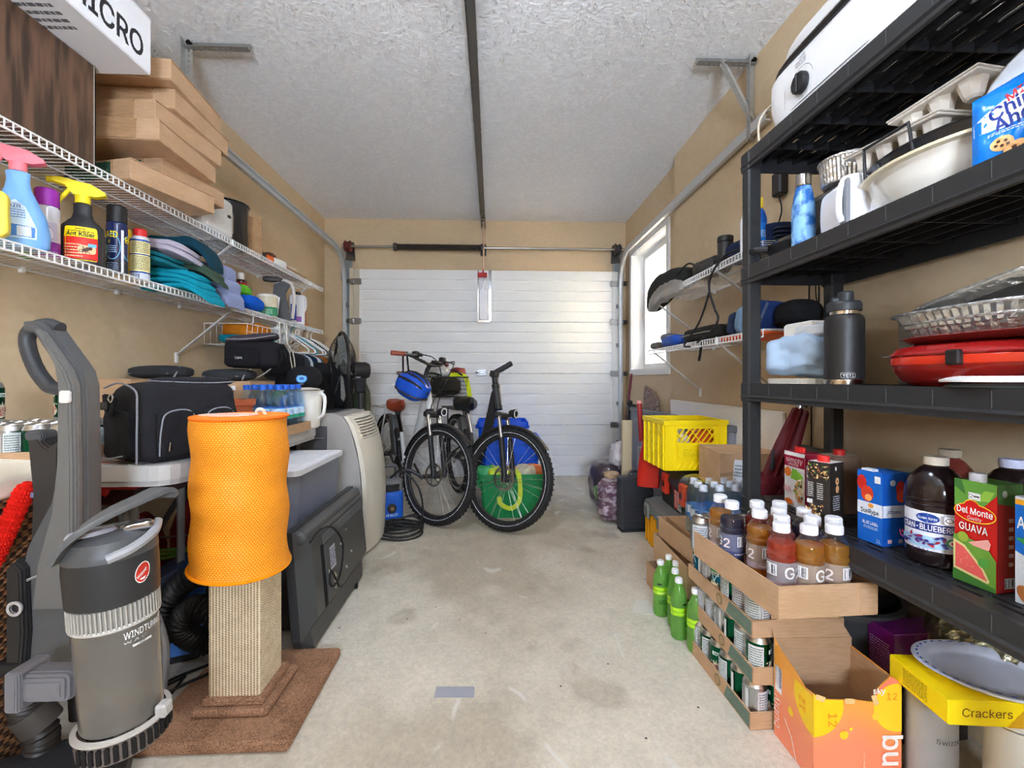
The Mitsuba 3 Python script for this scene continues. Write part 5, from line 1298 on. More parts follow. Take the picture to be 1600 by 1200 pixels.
part(t, 'cup_latch', rot(mv(bx(-0.018, 0.018, -0.02, 0.01, 0.05, 0.085, 0.006), 0, -0.1, 0), 'z', 52), 'satin', (170, 168, 164), M=CM)
NZ = {'type': 'principledthin', 'base_color': rgb((190, 190, 198)), 'roughness': 0.2, 'spec_trans': 0.6, 'diff_trans': 0.6, 'eta': 1.45}
part(t, 'inlet_duct', pillow(rrect(0.10, 0.062, 0.014, -0.935, 0.352), 0.06, 0.016, 1.03), NZ, None, 30)
part(t, 'inlet_flange', pillow(rrect(0.032, 0.085, 0.008, -0.992, 0.350), 0.075, 0.008, 1.03), NZ, None, 30)
HP = curve([[-1.175, VY - 0.08, 0.29], [-1.19, VY - 0.06, 0.24], [-1.205, VY - 0.04, 0.18], [-1.185, VY - 0.03, 0.12], [-1.20, VY - 0.02, 0.05]], 60)
part(t, 'hose', sweep(HP, circ(1.0, 14), None, scale=0.034 + 0.003 * np.cos(np.arange(len(HP)) * 2.2)), 'satin', (38, 34, 32), 40, M=at(0.07, 0, 0))
part(t, 'hose_cuff', rod([-1.204, VY - 0.04, 0.19], [-1.182, VY - 0.03, 0.145], 0.042, 20), 'satin', (64, 60, 57), M=at(0.07, 0, 0))
part(t, 'nozzle_head', soft(0.34, 0.24, 0.085, 0.4, 10), 'satin', (42, 42, 44), 60, M=at(-1.06, 1.12, 0.0, rz=30))
part(t, 'crevice_tool', pillow(Polygon([(-1.222, 0.32), (-1.178, 0.32), (-1.172, 0.40), (-1.178, 0.55), (-1.2, 0.57), (-1.222, 0.55)]), 0.045, 0.012, VY - 0.06), 'satin', (34, 33, 34), 30, M=at(0.07, 0, 0))
part(t, 'tool_ring', mv(rot(lathe([(0.011, 0), (0.016, 0), (0.018, 0.006), (0.011, 0.006)], 18), 'x', 90), -1.192, VY - 0.083, 0.46), 'satin', (170, 166, 164), M=at(0.07, 0, 0))
part(t, 'tool_strap', tube(curve([[-1.235, VY - 0.05, 0.522], [-1.2, VY - 0.075, 0.515], [-1.16, VY - 0.06, 0.528], [-1.14, VY - 0.02, 0.54]], 16), 0.0035, 6), 'satin', (130, 126, 126), M=at(0.07, 0, 0))
part(t, 'dusting_brush', pillow(Polygon([(-1.235, 0.295), (-1.165, 0.315), (-1.165, 0.33), (-1.24, 0.33)]), 0.05, 0.006, VY - 0.06), 'satin', (26, 26, 28), 30, M=at(0.07, 0, 0))

# ---------------------------------------------------------------- wicker basket with white cloths, red duster
WK = at(-1.42, 1.20, 0)
scene['wicker'] = bumped(principled(proc(two((44, 28, 18), (150, 104, 66), lambda p, n, uv: 0.5 + 0.5 * dr.sin(p.z * 420.0) * dr.sin((p.x + p.y) * 210.0 + dr.floor(p.z * 66.8) * 3.14) * 0.9, 0.25, 0.9)), 0.6), lambda p, n, uv: dr.sin(p.z * 420.0) * dr.sin((p.x + p.y) * 210.0), 0.004)
t = thing('wicker_basket', 'dark brown wicker basket with white linen on top at the left edge', 'basket', WK)
part(t, 'body', loft(rrect(0.34, 0.30, 0.07), 0.0, rrect(0.42, 0.36, 0.08), 0.70), 'wicker', None, 40)
part(t, 'floor', prism(rrect(0.34, 0.30, 0.07), 0.01), 'wicker', None, False)
part(t, 'rim', tube([[*rrect(0.42, 0.36, 0.08).exterior.interpolate(k / 40, normalized=True).coords[0], 0.70] for k in range(40)], 0.011, 8, closed=True), 'wicker', None)
solo('linen_cloth', 'cream cloth spread over the wicker basket', 'cloth', soft(0.45, 0.40, 0.085, 0.6, 16, 0.016, 10, 50), 'fabric', (226, 218, 200), 60, M=WK @ at(0.0, 0.04, 0.685))
solo('linen_cloth', 'white cloth hanging over the front rim of the wicker basket', 'cloth', soft(0.44, 0.07, 0.09, 0.6, 14, 0.014, 12, 51), 'fabric', (238, 238, 236), 60, M=WK @ at(0.01, -0.185, 0.645))
t = thing('duster', 'bright red fluffy duster leaning on the basket at the left edge', 'duster')
a0, b0 = np.array([-1.150, 1.195, 0.745]), np.array([-1.245, 1.19, 0.52])
L = np.linspace(0, 1, 60)
part(t, 'fibres', sweep(a0 + (b0 - a0) * L[:, None], np.array([[(1 + 0.16 * (k % 2)) * math.cos(q), (1 + 0.16 * (k % 2)) * math.sin(q)] for k, q in enumerate(np.linspace(0, 2 * math.pi, 36, endpoint=False))]), None, scale=0.021 * (0.78 + 0.22 * np.sin(L * 150)) * np.minimum(1, 0.35 + L * 9)), 'terry', (214, 34, 24), 20)
part(t, 'handle', rod(b0, b0 + (b0 - a0) * 0.6, 0.008, 8), 'satin', (60, 58, 58))
part(t, 'ring', mv(scl(cyl(0.017, 0.012, 0, 16), 1, 1, 1), -1.128, 1.2, 0.708), 'satin', (110, 116, 150))

# ---------------------------------------------------------------- under the table, in its shadow
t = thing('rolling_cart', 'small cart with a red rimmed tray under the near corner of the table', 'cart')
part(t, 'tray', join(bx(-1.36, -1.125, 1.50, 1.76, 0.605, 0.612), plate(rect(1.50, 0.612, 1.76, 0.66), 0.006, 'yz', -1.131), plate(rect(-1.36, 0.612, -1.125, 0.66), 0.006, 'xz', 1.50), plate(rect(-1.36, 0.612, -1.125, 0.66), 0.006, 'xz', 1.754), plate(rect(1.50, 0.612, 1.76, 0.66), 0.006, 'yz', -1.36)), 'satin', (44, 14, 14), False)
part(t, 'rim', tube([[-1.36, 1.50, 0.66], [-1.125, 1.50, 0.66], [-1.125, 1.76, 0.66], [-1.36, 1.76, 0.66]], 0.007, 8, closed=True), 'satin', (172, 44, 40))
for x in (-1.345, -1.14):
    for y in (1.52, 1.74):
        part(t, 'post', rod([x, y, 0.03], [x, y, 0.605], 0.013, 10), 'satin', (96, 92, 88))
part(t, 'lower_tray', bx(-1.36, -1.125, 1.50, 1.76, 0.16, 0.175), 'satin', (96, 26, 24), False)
for k in range(2):
    t = thing('flower_pot', ('red plastic flower pot on the cart under the table', 'red plastic flower pot stacked inside the other one')[k], 'flower pot', at(-1.215, 1.535, 0.613 + 0.05 * k))
    part(t, 'body', lathe([(0, 0), (0.032, 0), (0.042, 0.055), (0.038, 0.055), (0.03, 0.004), (0, 0.004)], 24), 'satin', (190, 46, 40))
    part(t, 'rim', lathe([(0.040, 0.05), (0.047, 0.05), (0.049, 0.078), (0.045, 0.078), (0.041, 0.055)], 24), 'satin', (204, 52, 46))
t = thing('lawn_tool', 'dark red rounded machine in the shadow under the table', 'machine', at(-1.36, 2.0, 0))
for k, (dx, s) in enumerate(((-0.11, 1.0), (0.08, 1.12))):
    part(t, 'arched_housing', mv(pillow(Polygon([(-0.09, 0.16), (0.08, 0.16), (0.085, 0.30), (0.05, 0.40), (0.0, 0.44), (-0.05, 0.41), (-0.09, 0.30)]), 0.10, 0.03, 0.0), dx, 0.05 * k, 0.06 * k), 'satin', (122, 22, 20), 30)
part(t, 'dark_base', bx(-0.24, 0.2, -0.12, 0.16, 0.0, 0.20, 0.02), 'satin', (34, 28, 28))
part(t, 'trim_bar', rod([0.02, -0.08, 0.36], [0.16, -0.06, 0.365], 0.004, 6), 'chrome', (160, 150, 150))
for k in range(3):
    solo('garden_stake', ('green garden stake lying under the table, uppermost of three', 'middle green garden stake under the table', 'lowest green garden stake under the table')[k], 'stake', rod([-1.62, 1.85 + 0.02 * k, 0.24 + 0.03 * k], [-0.90, 1.93 + 0.02 * k, 0.355 - 0.016 * k], 0.007, 8), 'satin', (98, 132, 46))
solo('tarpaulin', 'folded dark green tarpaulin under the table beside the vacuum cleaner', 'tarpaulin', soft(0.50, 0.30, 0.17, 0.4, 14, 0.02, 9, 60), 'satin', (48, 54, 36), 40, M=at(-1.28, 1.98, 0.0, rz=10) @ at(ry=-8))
t = thing('carpet_washer', 'blue plastic cleaning machine standing between the vacuum cleaner and the scratching post', 'cleaning machine', at(-1.115, 1.66, 0, rz=25))
part(t, 'body', pillow(Polygon([(-0.11, 0.03), (0.07, 0.03), (0.075, 0.16), (0.10, 0.30), (0.125, 0.37), (0.095, 0.385), (0.03, 0.30), (-0.05, 0.24), (-0.11, 0.14)]), 0.20, 0.02, 0.08), 'satin', (74, 132, 214), 30)
part(t, 'handle_clip', pillow(Polygon([(0.06, 0.33), (0.13, 0.37), (0.16, 0.43), (0.12, 0.42), (0.06, 0.36)]), 0.06, 0.008, 0.0), 'satin', (42, 98, 196), 30)
part(t, 'dark_lid', pillow(Polygon([(-0.12, 0.16), (-0.05, 0.255), (0.03, 0.315), (0.02, 0.34), (-0.08, 0.29), (-0.13, 0.2)]), 0.18, 0.01, 0.08), 'satin', (36, 44, 60), 30)
part(t, 'foot', bx(-0.12, 0.08, 0.0, 0.18, 0.0, 0.035, 0.008), 'satin', (30, 32, 38))
part(t, 'cord', tube(curve([[-0.06, -0.035, 0.20], [0.0, -0.04, 0.225], [0.05, -0.03, 0.26]], 12), 0.004, 6), 'rubber', (18, 20, 26))
solo('drain_hose', 'pale grey hose arching down beside the blue cleaning machine', 'hose', tube(curve([[-1.09, 1.50, 0.315], [-1.05, 1.49, 0.25], [-1.02, 1.48, 0.17], [-1.02, 1.48, 0.10], [-1.03, 1.48, 0.012]], 30), 0.0135, 10), 'satin', (172, 178, 190))
HB = curve([[-1.14, 1.64, 0.10], [-1.12, 1.63, 0.22], [-1.05, 1.62, 0.31], [-0.96, 1.63, 0.33], [-0.88, 1.66, 0.26], [-0.86, 1.68, 0.14], [-0.93, 1.70, 0.06], [-1.02, 1.66, 0.08], [-1.05, 1.60, 0.17], [-0.99, 1.58, 0.24], [-0.92, 1.58, 0.21]], 300)
solo('vacuum_hose', 'black ribbed vacuum hose coiled behind the scratching post', 'hose', sweep(HB, circ(1.0, 12), None, scale=0.038 + 0.005 * np.cos(np.arange(len(HB)) * 1.3)), 'satin', (28, 28, 29), 40)
for k, pts in enumerate(([[-1.00, 1.40, 0.055], [-0.94, 1.47, 0.06], [-0.89, 1.56, 0.05], [-0.95, 1.66, 0.012], [-1.06, 1.56, 0.01], [-1.10, 1.42, 0.01]], [[-1.06, 1.34, 0.01], [-0.98, 1.40, 0.04], [-0.975, 1.50, 0.055], [-1.02, 1.55, 0.02], [-1.08, 1.50, 0.01]], [[-1.07, 1.30, 0.008], [-1.02, 1.33, 0.02], [-0.99, 1.30, 0.01], [-1.03, 1.26, 0.006]])):
    solo('power_cord', ('black cord arching on the floor left of the scratching post', 'second black cord looping beside the grey hose', 'short black cord lying beside the vacuum cleaner')[k], 'cord', tube(curve(pts, 40), 0.0045, 6), 'rubber', (22, 22, 24))
# ================================================================ bicycles
RW = 0.338
SPOKE = shape(rod([0.022, 0.012, 0], [RW - 0.052, 0.0, 0], 0.0011, 5), 'metal', (214, 212, 206))
SPOKE2 = shape(rod([0.022, -0.012, 0], [RW - 0.052, 0.0, 0], 0.0011, 5), 'metal', (214, 212, 206))
ring = lambda r, z=0.0, n=64: [[r * math.cos(a), z, r * math.sin(a)] for a in np.arange(n) * 2 * math.pi / n]
_knob = [rot(mv(bx(-0.007, 0.007, y - 0.0055, y + 0.0055, RW - 0.004, RW + 0.0022, 0.001), 0, 0, 0), 'y', 360 * (k + o) / 64) for k in range(64) for y, o in ((-0.017, 0.0), (-0.006, 0.5), (0.006, 0.0), (0.017, 0.5))]
WHEEL = dict(tyre=shape(tube(ring(RW - 0.025), 0.0255, 14, closed=True, up=None), 'rubber', (30, 30, 31), 60), knobs=shape(join(_knob), 'rubber', (38, 38, 39), False),
             stripe=shape(join([lathe_ for lathe_ in (tube(ring(RW - 0.036, s * 0.0235), 0.0018, 5, closed=True) for s in (-1, 1))]), 'gloss', (226, 228, 230)),
             rim=shape(sweep(ring(RW - 0.052), [(-0.013, 0.008), (-0.012, -0.008), (-0.004, -0.014), (0.004, -0.014), (0.012, -0.008), (0.013, 0.008)], up=None, closed=True), 'satin', (34, 34, 36), 40),
             hub=shape(join(rot(lathe([(0, -0.05), (0.012, -0.05), (0.012, -0.03), (0.03, -0.03), (0.03, -0.022), (0.016, -0.018), (0.016, 0.018), (0.03, 0.022), (0.03, 0.03), (0.012, 0.03), (0.012, 0.05), (0, 0.05)], 20), 'x', 90)), 'satin', (40, 40, 42), 30),
             rotor=shape(mv(plate(shapely.union_all([Point(0, 0).buffer(0.08).difference(Point(0, 0).buffer(0.066)), Point(0, 0).buffer(0.028)] + [LineString([(0.02 * math.cos(a), 0.02 * math.sin(a)), (0.07 * math.cos(a + 0.5), 0.07 * math.sin(a + 0.5))]).buffer(0.004) for a in np.arange(6) * 1.047]), 0.0018, 'xz', 0.0), 0, -0.04, 0), 'metal', (180, 176, 170), False))


def wheel(t, M, front=True, n=14):
    w = part(t, 'front_tyre' if front else 'rear_tyre', WHEEL['tyre'], M=M)
    part(w, 'tread_knobs', WHEEL['knobs'], M=M, kind='stuff')
    part(w, 'reflective_stripe', WHEEL['stripe'], M=M, label='pale reflective rings')
    part(t, 'rim', WHEEL['rim'], M=M)
    part(t, 'hub', WHEEL['hub'], M=M)
    part(t, 'brake_disc', WHEEL['rotor'], M=M)
    for k in range(n):
        part(t, 'spoke', SPOKE, M=M @ R('y', 360 * k / n) @ at(0, 0, 0) @ R('y', 7 if k % 2 else -7))
        part(t, 'spoke', SPOKE2, M=M @ R('y', 360 * (k + 0.5) / n) @ R('y', 7 if k % 2 else -7))


def fender(r, a0, a1):
    a = np.radians(np.linspace(a0, a1, 26))
    return sweep([[r * math.cos(q), 0, r * math.sin(q)] for q in a], [(-0.032, -0.008), (-0.02, 0.004), (0.02, 0.004), (0.032, -0.008), (0.019, 0.0015), (-0.019, 0.0015)], up=[0.0, 0, 1.0] if False else None)


def bike(label, fx, fy, heading, steer, frame_c, grip_c, saddle_c, head=(0.77, 0.93), stem_z=1.02, bar_z=1.14, white=True):
    B = at(fx, fy, 0, rz=heading)
    t = thing('bicycle', label, 'bicycle', B)
    ax = np.array([-0.33, 0, 1.0]) / math.hypot(0.33, 1.0)
    S = at(0, 0, RW + 0.003) @ R(ax, steer)
    on = lambda z: np.array([-0.33 * (z - RW), 0, z - RW])          # a point of the steering axis, seen from the axle
    wheel(t, S @ R('y', 11))
    wheel(t, at(-1.13, 0, RW + 0.003) @ R('y', 23), False, 12)
    part(t, 'fender', fender(RW + 0.012, 40, 165), 'satin', (26, 26, 28), 40, M=S)
    part(t, 'fender', fender(RW + 0.012, 20, 170), 'satin', (26, 26, 28), 40, M=at(-1.13, 0, RW))
    for s in (-1, 1):
        lo, mid, hi = np.array([0, s * 0.055, 0.0]), on(0.60) + [0.03, s * 0.055, 0], on(0.745) + [0.03, s * 0.052, 0]
        f = part(t, 'fork_leg', tube([lo + [0.012, 0, -0.02], lo + [0.01, 0, 0.02], mid], [0.016, 0.0185, 0.0185], 12), 'satin', (30, 30, 32), M=S)
        part(f, 'stanchion', rod(mid, hi, 0.0145, 12), 'chrome', (214, 216, 220), M=S)
    part(t, 'fork_crown', mv(soft(0.05, 0.145, 0.045, 0.5, 8), *(on(0.745) + [0.02, 0, -0.02])), 'satin', (34, 34, 36), 60, M=S)
    hz0, hz1 = head
    q = on(hz0) + [0, 0, RW]; r_ = on(hz1) + [0, 0, RW]
    part(t, 'head_tube', rod(q, r_, 0.026, 16), 'satin', frame_c)
    for z in (hz0, hz1):
        p0 = on(z) + [0, 0, RW]
        part(t, 'headset_cup', rod(p0 - ax * 0.012, p0 + ax * 0.012, 0.029, 16), 'satin', (30, 30, 32))
    bb = np.array([-0.68, 0, 0.30]); seat_lo = np.array([-0.76, 0, 0.56]); saddle = np.array([-0.86, 0, 0.745 if white else 0.755])
    part(t, 'down_tube', tube(curve([r_ - ax * 0.05 - [0.01, 0, 0], (r_ * 0.62 + bb * 0.38) - [0, 0, 0.10], bb + [0.06, 0, 0.02]], 20), 0.034, 14), 'satin', frame_c)
    part(t, 'seat_tube', rod(bb, seat_lo, 0.018, 12), 'satin', frame_c)
    part(t, 'seat_post', rod(seat_lo, saddle - [0, 0, 0.03], 0.0145, 12), 'metal', (170, 170, 172) if not white else (40, 40, 42))
    for s in (-1, 1):
        part(t, 'seat_stay', rod(seat_lo - [0, 0, 0.04], [-1.13, s * 0.07, RW], 0.009, 8), 'satin', frame_c)
        part(t, 'chain_stay', rod(bb, [-1.13, s * 0.07, RW], 0.011, 8), 'satin', frame_c)
    sd = part(t, 'saddle', scl(soft(0.27, 0.17 if white else 0.22, 0.085 if white else 0.10, 0.75, 14, 0, fn=lambda v: np.column_stack([v[:, 0], v[:, 1] * np.interp(v[:, 0], [-0.14, -0.04, 0.06, 0.14], [1.0, 0.95, 0.4, 0.3]), v[:, 2] - 0.02 * np.cos(v[:, 0] * 20)])), 1), 'satin', saddle_c, 60, M=at(*saddle))
    part(sd, 'saddle_rail', join(*[tube(curve([[-0.08, s * 0.03, 0.01], [0.0, s * 0.025, -0.02], [0.08, s * 0.01, 0.01]], 10), 0.004, 6) for s in (-1, 1)], cyl(0.022, 0.03, -0.05, 12)), 'satin', (34, 34, 36), M=at(*saddle))
    part(t, 'battery', mv(rot(soft(0.10, 0.085, 0.34, 0.4, 10), 'y', -17), -0.86, 0, 0.36), 'satin', (74, 78, 80) if white else (58, 60, 62), 60)
    part(t, 'chainring', mv(rot(cyl(0.085, 0.006, -0.003, 28), 'x', 90), *(bb + [0, -0.06, 0])), 'satin', (40, 40, 40))
    for s in (-1, 1):
        cr = part(t, 'crank', rod(bb + [0, s * 0.08, 0], bb + [s * 0.15, s * 0.08, -0.08 * s], 0.010, 8), 'satin', (50, 50, 52))
        part(cr, 'pedal', mv(cbx(0.09, 0.08, 0.02, 0.004), *(bb + [s * 0.15, s * 0.13, -0.08 * s - 0.01])), 'satin', (30, 30, 30))
    part(t, 'stem', tube(curve([on(hz1 + 0.015), on(stem_z), on(stem_z + 0.06) + [0.05, 0, 0.02], on(bar_z - 0.04) + [0.075, 0, 0.0]] if white else [on(hz1 + 0.015), on(stem_z)], 16), 0.0165 if white else 0.022, 12), 'satin', (34, 34, 36), M=S)
    top = on(bar_z - 0.04) + [0.075, 0, 0.0]
    if white:
        hb = curve([top + [-0.12, -0.28, 0.045], top + [-0.06, -0.19, 0.05], top + [0.0, -0.09, 0.015], top, top + [0.0, 0.09, 0.015], top + [-0.06, 0.19, 0.05], top + [-0.12, 0.28, 0.045]], 40)
        part(t, 'handlebar', tube(hb, 0.0115, 10), 'satin', (38, 38, 40), M=S)
        for s in (-1, 1):
            e = top + [-0.12, s * 0.28, 0.045]; i_ = top + [-0.078, s * 0.21, 0.05]
            part(t, 'grip', tube([e + (e - i_) * 0.02, e, i_, i_ + (i_ - e) * 0.3], [0.013, 0.0175, 0.0165, 0.0155], 14), 'satin', grip_c, label='brown grips', M=S)
            b = part(t, 'brake_lever', tube(curve([top + [-0.03, s * 0.14, 0.05], top + [0.03, s * 0.18, 0.045], top + [-0.02, s * 0.24, 0.045]], 10), 0.007, 6), 'metal', (150, 150, 152), M=S)
            part(b, 'lever_clamp', mv(soft(0.05, 0.04, 0.045, 0.5, 6), *(top + [-0.03, s * 0.135, 0.035])), 'satin', (30, 30, 32), 60, M=S)
            part(t, 'cable', tube(curve([top + [0.0, s * 0.19, 0.055], top + [0.13, s * 0.10, 0.03], top + [0.14, s * 0.02, -0.12], on(0.80) + [0.05, s * 0.03, 0], on(0.62) + [0.0, s * 0.055, 0]], 30), 0.0035, 6), 'rubber', (24, 24, 25), M=S)
        part(t, 'bell', mv(cyl(0.02, 0.022, 0, 14, b=0.006), *(top + [0.0, -0.12, 0.045])), 'satin', (30, 30, 32), M=S)
        part(t, 'display', mv(soft(0.05, 0.08, 0.025, 0.4, 6), *(top + [0.0, 0.05, 0.015])), 'satin', (32, 32, 34), 60, M=S)
    else:
        b0 = on(stem_z) + [0.0, 0, 0.012]
        part(t, 'grip', tube([b0 + [-0.025, -0.012, -0.012], b0 + [0.03, 0.02, 0.028], b0 + [0.09, 0.058, 0.085], b0 + [0.093, 0.06, 0.088]], [0.012, 0.019, 0.019, 0.013], 14), 'rubber', (40, 40, 41), M=S)
        part(t, 'stem_clamp', mv(soft(0.06, 0.05, 0.045, 0.4, 8), *(on(stem_z) + [0, 0, -0.02])), 'satin', (36, 36, 38), 60, M=S)
    hl = on(0.79) + [0.13, 0, -0.02]
    h = part(t, 'headlight', mv(rot(lathe([(0, -0.035), (0.022, -0.03), (0.03, 0.0), (0.033, 0.018), (0.028, 0.02), (0, 0.016)], 20), 'y', 90), *hl), 'satin', (30, 30, 32), M=S)
    part(h, 'lens_ring', mv(rot(lathe([(0.02, 0.019), (0.03, 0.0205), (0.031, 0.019)], 20), 'y', 90), *hl), 'gloss', (220, 222, 224), M=S)
    part(h, 'lamp_arm', rod(on(0.74) + [0.02, 0, -0.01], hl - [0.02, 0, 0.02], 0.005, 6), 'satin', (40, 40, 42), M=S)
    return t, B, S


wt, WB_, WS = bike('white electric bicycle with a brown saddle and brown grips, nearest the air conditioner', -0.376, 3.20, -60.5, 23.5, (226, 226, 224), (142, 74, 54), (146, 60, 40))
rk = part(wt, 'rear_rack', join(tube(curve([[-0.90, 0.06, 0.74], [-1.05, 0.065, 0.755], [-1.42, 0.065, 0.755], [-1.44, 0.0, 0.755], [-1.42, -0.065, 0.755], [-1.05, -0.065, 0.755], [-0.90, -0.06, 0.74]], 40), 0.008, 8)), 'satin', (206, 206, 202))
for s in (-1, 1):
    part(rk, 'rack_strut', tube([[-1.40, s * 0.066, 0.75], [-1.15, s * 0.085, 0.40]], 0.007, 8), 'satin', (206, 206, 202))
    part(rk, 'rack_strut', tube([[-0.98, s * 0.066, 0.75], [-1.12, s * 0.085, 0.40]], 0.007, 8), 'satin', (206, 206, 202))
bt, BB_, BS = bike('black electric bicycle with a thick down tube in front of the recycling boxes', 0.098, 3.06, -69, 36, (42, 42, 43), (40, 40, 40), (34, 34, 35), head=(0.80, 0.95), stem_z=1.03, white=False)
bk = part(bt, 'rear_rack', join(bx(-1.42, -0.95, -0.07, 0.07, 0.735, 0.75, 0.004), *[rod([-1.2, s * 0.07, 0.74], [-1.13, s * 0.09, 0.38], 0.006, 6) for s in (-1, 1)]), 'satin', (36, 36, 37))
bw = []
for z in np.linspace(0.76, 0.93, 6):
    e = 0.02 * (z - 0.76) / 0.17
    bw.append(tube([[-1.38 - e, -0.13 - e, z], [-1.0 + e, -0.13 - e, z], [-1.0 + e, 0.13 + e, z], [-1.38 - e, 0.13 + e, z]], 0.002, 5, closed=True))
for x in np.linspace(-1.38, -1.0, 12):
    bw.append(tube([[x, -0.15, 0.93], [x, -0.13, 0.76], [x, 0.13, 0.76], [x, 0.15, 0.93]], 0.0016, 5))
part(bt, 'rear_basket', join(bw), 'satin', (34, 34, 36), kind='stuff', M=at(0, -0.1, 0.085))
part(bt, 'basket_rim', tube([[-1.40, -0.15, 0.932], [-0.98, -0.15, 0.932], [-0.98, 0.15, 0.932], [-1.40, 0.15, 0.932]], 0.006, 8, closed=True), 'satin', (30, 30, 32), M=at(0, -0.1, 0.085))
inb = lambda x, y, z, rz=0: BB_ @ at(x, y - 0.1, z + 0.085, rz=rz)
solo('pannier_bag', 'black bag bundled in the wire basket behind the black saddle', 'bag', soft(0.34, 0.25, 0.15, 0.6, 12, 0.025, 14, 70), 'fabric', (38, 38, 34), 60, M=inb(-1.19, 0, 0.765))
solo('reflective_strap', 'bright yellow reflective strap hanging over the basket of the black bicycle', 'strap', sweep(curve([[-1.05, 0.19, 0.72], [-1.06, 0.175, 0.85], [-1.08, 0.14, 0.945], [-1.15, 0.0, 0.95], [-1.2, -0.08, 0.94]], 24), [(-0.02, -0.0015), (0.02, -0.0015), (0.02, 0.0015), (-0.02, 0.0015)], up=None), 'fabric', (214, 226, 44), M=BB_ @ at(0, -0.1, 0.085))
t = thing('cycle_helmet', 'silver white cycle helmet on top of the basket behind the black saddle', 'helmet', inb(-1.18, -0.05, 0.925, 30))
part(t, 'shell', soft(0.21, 0.16, 0.11, 0.85, 12, 0.004, 20, 2), 'gloss', (206, 206, 202), 60)
part(t, 'strap', tube(curve([[-0.08, -0.08, 0.02], [-0.05, -0.10, -0.02], [0.02, -0.09, 0.0], [0.08, -0.08, 0.03]], 14), 0.006, 6), 'fabric', (60, 70, 40))
solo('red_pouch', 'dark red pouch beside the silver white helmet on the basket', 'pouch', soft(0.13, 0.10, 0.08, 0.6, 10, 0.012, 20, 71), 'satin', (128, 36, 34), 60, M=inb(-1.22, 0.13, 0.935, 20))
for k, pts in enumerate(([[-1.0, 0.10, 0.95], [-1.1, 0.05, 1.0], [-1.22, 0.0, 0.97], [-1.3, -0.12, 0.94]], [[-1.02, -0.08, 0.95], [-1.12, -0.14, 0.97], [-1.25, -0.13, 0.96], [-1.36, -0.05, 0.94]])):
    solo('bungee_cord', ('black elastic cord stretched over the bicycle basket', 'second black elastic cord along the side of the bicycle basket')[k], 'cord', tube(curve(pts, 20), 0.008, 6), 'rubber', (30, 30, 28), M=BB_ @ at(0, -0.1, 0.085))

# blue helmet hung from the white bicycle's left grip
GP = (WB_ @ WS @ np.append(np.array([-0.33 * (1.14 - 0.04 - RW), 0, 1.14 - 0.04 - RW]) + [0.075 - 0.07, -0.195, 0.05], 1.0))[:3]
hx, hy, hz = GP
t = thing('cycle_helmet', 'blue cycle helmet hanging by its straps from the white bicycle handlebar', 'helmet', at(hx + 0.03, hy - 0.03, hz - 0.31, rz=-25) @ at(ry=24))
part(t, 'shell', soft(0.25, 0.19, 0.18, 0.85, 18, 0.003, 14, 5), 'gloss', (24, 82, 196), 60)
for k in range(5):
    a = -60 + 30 * k
    part(t, 'vent_rib', mv(rot(tube(curve([[-0.115, 0, 0.0], [-0.09, 0, 0.07], [0, 0, 0.098], [0.09, 0, 0.07], [0.118, 0, 0.0]], 18), 0.011, 8), 'x', a), 0, 0, 0.088), 'satin', (28, 30, 40))
part(t, 'brim', mv(scl(lathe([(0.09, 0.0), (0.128, 0.012), (0.126, 0.022), (0.09, 0.014)], 28), 1.0, 0.78, 1), 0, 0, 0.03), 'satin', (52, 44, 44))
part(t, 'visor', mv(scl(lathe([(0.07, 0.0), (0.1, 0.01), (0.1, 0.016), (0.07, 0.01)], 20, 120, 240), 1, 0.9, 1), -0.05, 0, 0.125), 'satin', (70, 58, 56))
for s in (-1, 1):
    solo('helmet_strap', ('black helmet strap looped over the handlebar, left one', 'black helmet strap looped over the handlebar, right one')[s > 0], 'strap', sweep(curve([[hx + 0.012 * s, hy - 0.005, hz + 0.016], [hx + 0.016 * s + 0.004, hy - 0.02, hz - 0.05], [hx + 0.02 * s + 0.012, hy - 0.03, hz - 0.15]], 10), [(-0.006, -0.001), (0.006, -0.001), (0.006, 0.001), (-0.006, 0.001)], up=[0, 1, 0]), 'fabric', (26, 26, 28))

# ---------------------------------------------------------------- recycling boxes behind the black bicycle
def recycle_box(label, x0, x1, y0, y1, z0, z1, col, name='recycling_box', prints=()):
    cx_, cy_ = (x0 + x1) / 2, (y0 + y1) / 2
    t = thing(name, label, 'recycling box', at(cx_, cy_, z0))
    w, d, h = x1 - x0, y1 - y0, z1 - z0
    part(t, 'wall', join(loft(rrect(w * 0.86, d * 0.84, 0.03), 0.0, rrect(w * 0.96, d * 0.95, 0.03), h - 0.02), mesh(*(lambda m: (m.vertices, m.faces[:, ::-1]))(loft(rrect(w * 0.86 - 0.008, d * 0.84 - 0.008, 0.03), 0.006, rrect(w * 0.96 - 0.008, d * 0.95 - 0.008, 0.03), h - 0.02)))), 'satin', col, 30)
    part(t, 'floor', prism(rrect(w * 0.85, d * 0.83, 0.03), 0.006), 'satin', col, False)
    part(t, 'rim', prism(rrect(w, d, 0.03).difference(rrect(w * 0.94, d * 0.93, 0.03)), 0.045, h - 0.045), 'satin', col, False)
    for s in (-1, 1):
        part(t, 'handle', bx(s * w * 0.5 - 0.02, s * w * 0.5 + 0.02, -0.08, 0.08, h - 0.075, h - 0.045, 0.006), 'satin', col)
    if prints:
        part(t, 'print', apply(decal(prints), at(0, -d * 0.455, 0) @ at(rx=-3)), 'satin')
    return t


